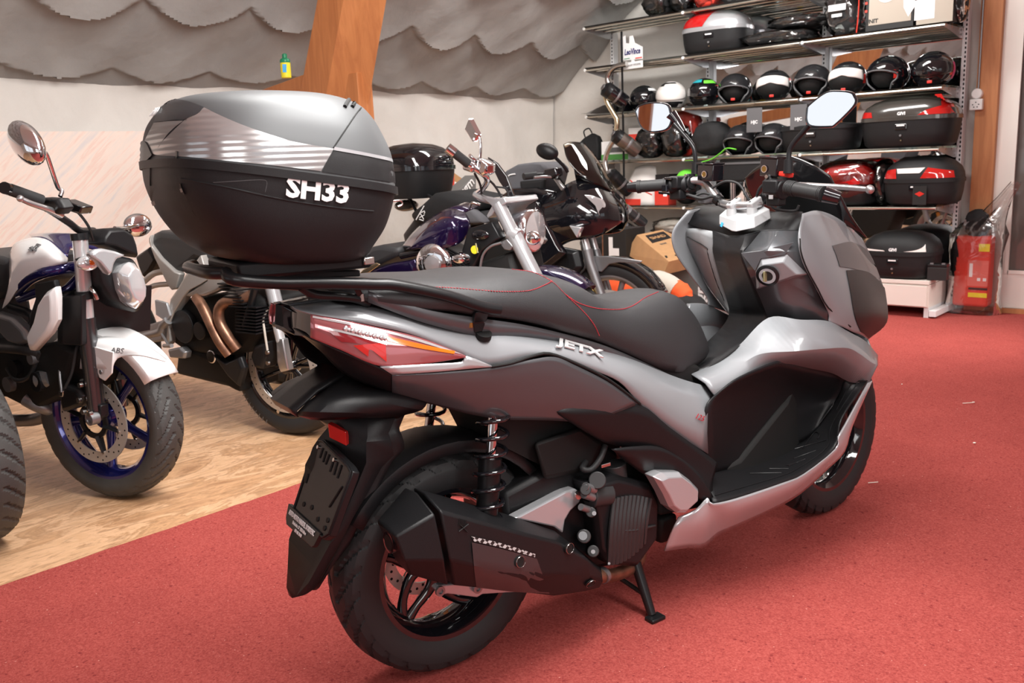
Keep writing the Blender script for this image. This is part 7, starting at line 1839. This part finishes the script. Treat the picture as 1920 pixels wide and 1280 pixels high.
# battery
bt_ = empty('battery', (shelfpt(1757, DK, 6.16), 6.17, DK + .0005), .1, 'small black battery block beside the matt black top case', 'battery')
MB().rng(-.058, .058, -.04, .05, 0, .085).build('battery_case', 'label_black', bt_, smooth=0, bevel=.003)
MB().rng(-.058, .058, -.04, .05, .086, .105).build('battery_lid', 'black_satin', bt_, smooth=0, bevel=.003)
for x in (-.035, .035): MB().rng(x - .01, x + .01, -.03, -.01, .105, .113).build('terminal', 'cast_alloy', bt_, smooth=0)
# fire extinguisher in a bag by the door
p = on_z(1822, 588, .006); ex = empty('bagged_extinguisher', (p.x, p.y + .05, .003), .0, 'red boxed item in a clear plastic bag standing beside the door', 'box')
MB().rng(-.13, .09, -.05, .07, .05, .52).build('red_block', 'red_card', ex, smooth=0, bevel=.02, bseg=3)
MB().rng(.02, .085, -.053, -.05, .42, .47).build('yellow_sticker', 'yellow_label', ex, smooth=0)
MB().rng(-.03, .085, -.053, -.05, .115, .145).build('yellow_band', 'yellow_label', ex, smooth=0)
MB().rng(-.03, .085, -.053, -.05, .165, .18).build('black_band', 'label_black', ex, smooth=0)
D('red_pale', (.72, .16, .13), .5)
MB().rng(-.04, .085, -.0515, -.05, .19, .36).build('instruction_label', 'red_pale', ex, smooth=0)
for (x0_, x1_, z0_, z1_) in ((-.03, -.01, .25, .34), (.02, .04, .225, .245), (.055, .075, .225, .245)): MB().rng(x0_, x1_, -.053, -.0515, z0_, z1_).build('label_mark', 'label_white', ex, smooth=0)
blob(.07, .05, .09, 97, .2).moved(Matrix.Translation((-.01, 0, .50))).build('top_bundle', 'black_cloth', ex, smooth=70)
R = []
for z, a, b_, dx in ((0, .17, .10, -.02), (.06, .165, .10, -.02), (.2, .155, .095, -.01), (.4, .165, .095, -.01), (.52, .17, .09, 0), (.60, .13, .07, .02), (.68, .07, .03, .09), (.76, .045, .02, .14), (.86, .03, .012, .20)):
    r = []
    for j in range(36):
        th = 2 * PI * j / 36; k = 1 + .07 * math.sin(5 * th + z * 11) + .05 * math.sin(9 * th - z * 17); r.append(V(dx + a * math.cos(th) * k, b_ * math.sin(th) * k, z + .01 * math.sin(4 * th)))
    R.append(r)
MB().rings(R, True, True, False).build('clear_bag', 'clear_film', ex, smooth=80)
# floor goods between the touring bike and the shelving
def place_box(name, tl, tr, bl, y, depth, m, label):
    """a tilted carton given by three picture corners of its near face"""
    A_, B_, C_ = on_y(*tl, y), on_y(*tr, y), on_y(*bl, y); o = empty(name, (C_.x, C_.y, C_.z), 0, label, 'box'); return o
# grey box on the floor
gb = empty('carton', (on_y(1290, 560, 5.42).x, 5.42, .003), -.22, 'dark grey shop box with white side letters standing on the carpet under the brown carton', 'box')
MB().rng(-.27, .20, -.0, .40, 0, .34).build('box_body', 'grey_box', gb, smooth=0, bevel=.003)
MB().rng(-.272, .202, -.002, .402, .34, .37).build('box_lid', 'cabinet_white', gb, smooth=0, bevel=.002)
place(text_mb('cgm', .13, .001, .003), V(.12, -.003, .17), V(0, 0, 1), V(-1, 0, 0)).build('box_lettering', 'label_white', gb, smooth=0)
P_ = {k: on_y(x, y, 5.25) for k, (x, y) in dict(a=(1172, 474), b=(1195, 438), c=(1250, 484), d=(1243, 517)).items()}
cb = empty('carton', (on_y(1240, 480, 5.35).x, 5.35, .385), 0, 'brown cardboard carton with a black printed label lying tilted on the grey box', 'box')
o0 = cb.location
# corners from the picture: front-left face, top face, right face
yn, yf = 5.18, 5.55
def cpt(px, py, y): p = on_y(px, py, y); return p - Vector(o0)
f_bl, f_tl, f_tr, f_br = cpt(1172, 476, 5.38), cpt(1194, 440, 5.38), cpt(1254, 490, 5.12), cpt(1243, 516, 5.12)
dv = cpt(1243, 430, 5.64) - f_tl
vs = [f_bl, f_tl, f_tr, f_br]; vb = [v + dv for v in vs]
MB().add(vs + vb, [(0, 1, 2, 3), (7, 6, 5, 4), (0, 4, 5, 1), (1, 5, 6, 2), (2, 6, 7, 3), (3, 7, 4, 0)]).build('box_body', 'cardboard', cb, smooth=0, bevel=.003)
u_ = (f_tr - f_tl); 
def ontop(a, b_): return f_tl + u_ * a + dv * b_
n_ = u_.cross(dv).normalized(); n_ = n_ if n_.z > 0 else -n_
def tpx(x, y, off=.001):      # picture point on the carton's printed face
    o_ = CO - Vector(o0); d = ray(x, y); k = (f_tl - o_).dot(n_) / d.dot(n_); return o_ + d * k + n_ * off
MB().prism([tpx(*q) for q in ((1210, 442), (1244, 434), (1259, 446), (1223, 456))], n_ * .001).build('printed_label', 'label_black', cb, smooth=0)
bx = tpx(1252, 441) - tpx(1216, 449)
place(text_mb('SHAD', .058, .0008, .0012), tpx(1234, 445, .004), bx, n_.cross(bx)).build('box_lettering', 'cardboard', cb, smooth=0)
place(text_mb('SH39', .030, .0006, 0), tpx(1244, 457, .002), bx, n_.cross(bx)).build('box_lettering', 'label_grey', cb, smooth=0)
for q in (((1246, 480), (1250, 479), (1252, 483), (1249, 484)), ((1265, 478), (1273, 476), (1274, 478), (1266, 480)), ((1281, 472), (1289, 470), (1290, 473), (1283, 475))): MB().prism([tpx(*k) for k in q], n_ * .001).build('print_mark', 'label_black', cb, smooth=0)
q = [ontop(.08, 1.0), ontop(.75, 1.0), ontop(.8, 1.0) + V(.10, .06, -.10), ontop(.3, 1.0) + V(.10, .06, -.03)]
MB().prism(q, (0, 0, -.004)).build('box_flap', 'cardboard', cb, smooth=0)
# garments
gm = empty('work_trousers', (on_y(1255, 575, 5.05).x, 5.05, .003), 0, 'beige and orange work clothing heaped beside the grey box', 'clothing')
g0 = Vector(gm.location)
def gpt(px, py, y=5.05): return on_y(px, py, y) - g0
MB().tube([gpt(1215, 545), gpt(1228, 530), gpt(1250, 535), gpt(1268, 545)], [.07, .085, .08, .075], 14, 4).build('beige_leg', 'beige_cloth', gm, smooth=70)
MB().tube([gpt(1266, 528), gpt(1272, 542), gpt(1285, 558), gpt(1296, 565)], [.035, .07, .065, .03], 12, 4).build('orange_lining', 'orange_cloth', gm, smooth=70)
blob(.15, .12, .11, 99, .1).moved(Matrix.Translation(V(gpt(1290, 600, 5.1).x, 0, 0))).build('dark_fabric', 'black_cloth', gm, smooth=70)
blob(.20, .10, .11, 100, .1).moved(Matrix.Translation(V(-.12, .05, 0))).build('beige_fabric', 'beige_cloth', gm, smooth=70)
oc = empty('orange_cover', (on_y(1160, 530, 4.9).x, 4.9, .003), 0, 'orange cloth on the floor seen through the touring motorcycle front wheel', 'clothing')
blob(.17, .10, .17, 101, .1).build('cloth', 'orange_cloth', oc, smooth=70)
pb = empty('carton', (on_y(1150, 460, 5.3).x, 5.3, .003), 0, 'tall black box with white logo print behind the touring motorcycle front wheel', 'box')
MB().rng(-.10, .11, 0, .25, 0, .62).build('box_body', 'label_black', pb, smooth=0, bevel=.003)
MB().rng(-.04, -.005, -.002, 0, .42, .56).build('logo_print', 'label_white', pb, smooth=0); MB().rng(-.005, .05, -.002, 0, .42, .48).build('logo_print', 'label_white', pb, smooth=0)
MB().rng(-.101, -.09, -.0015, 0, 0, .62).build('red_edge', 'rusty_pipe', pb, smooth=0)
wb = MB().rng(-.2, .16, -.15, .25, 0, .02).build('board', 'beige_cloth', smooth=0); wb.location = (on_y(1325, 600, 5.1).x, 5.0, .003); wb.rotation_euler = (0, 0, -.3); tag(wb, 'pale flat board lying on the carpet in front of the grey box', 'board')
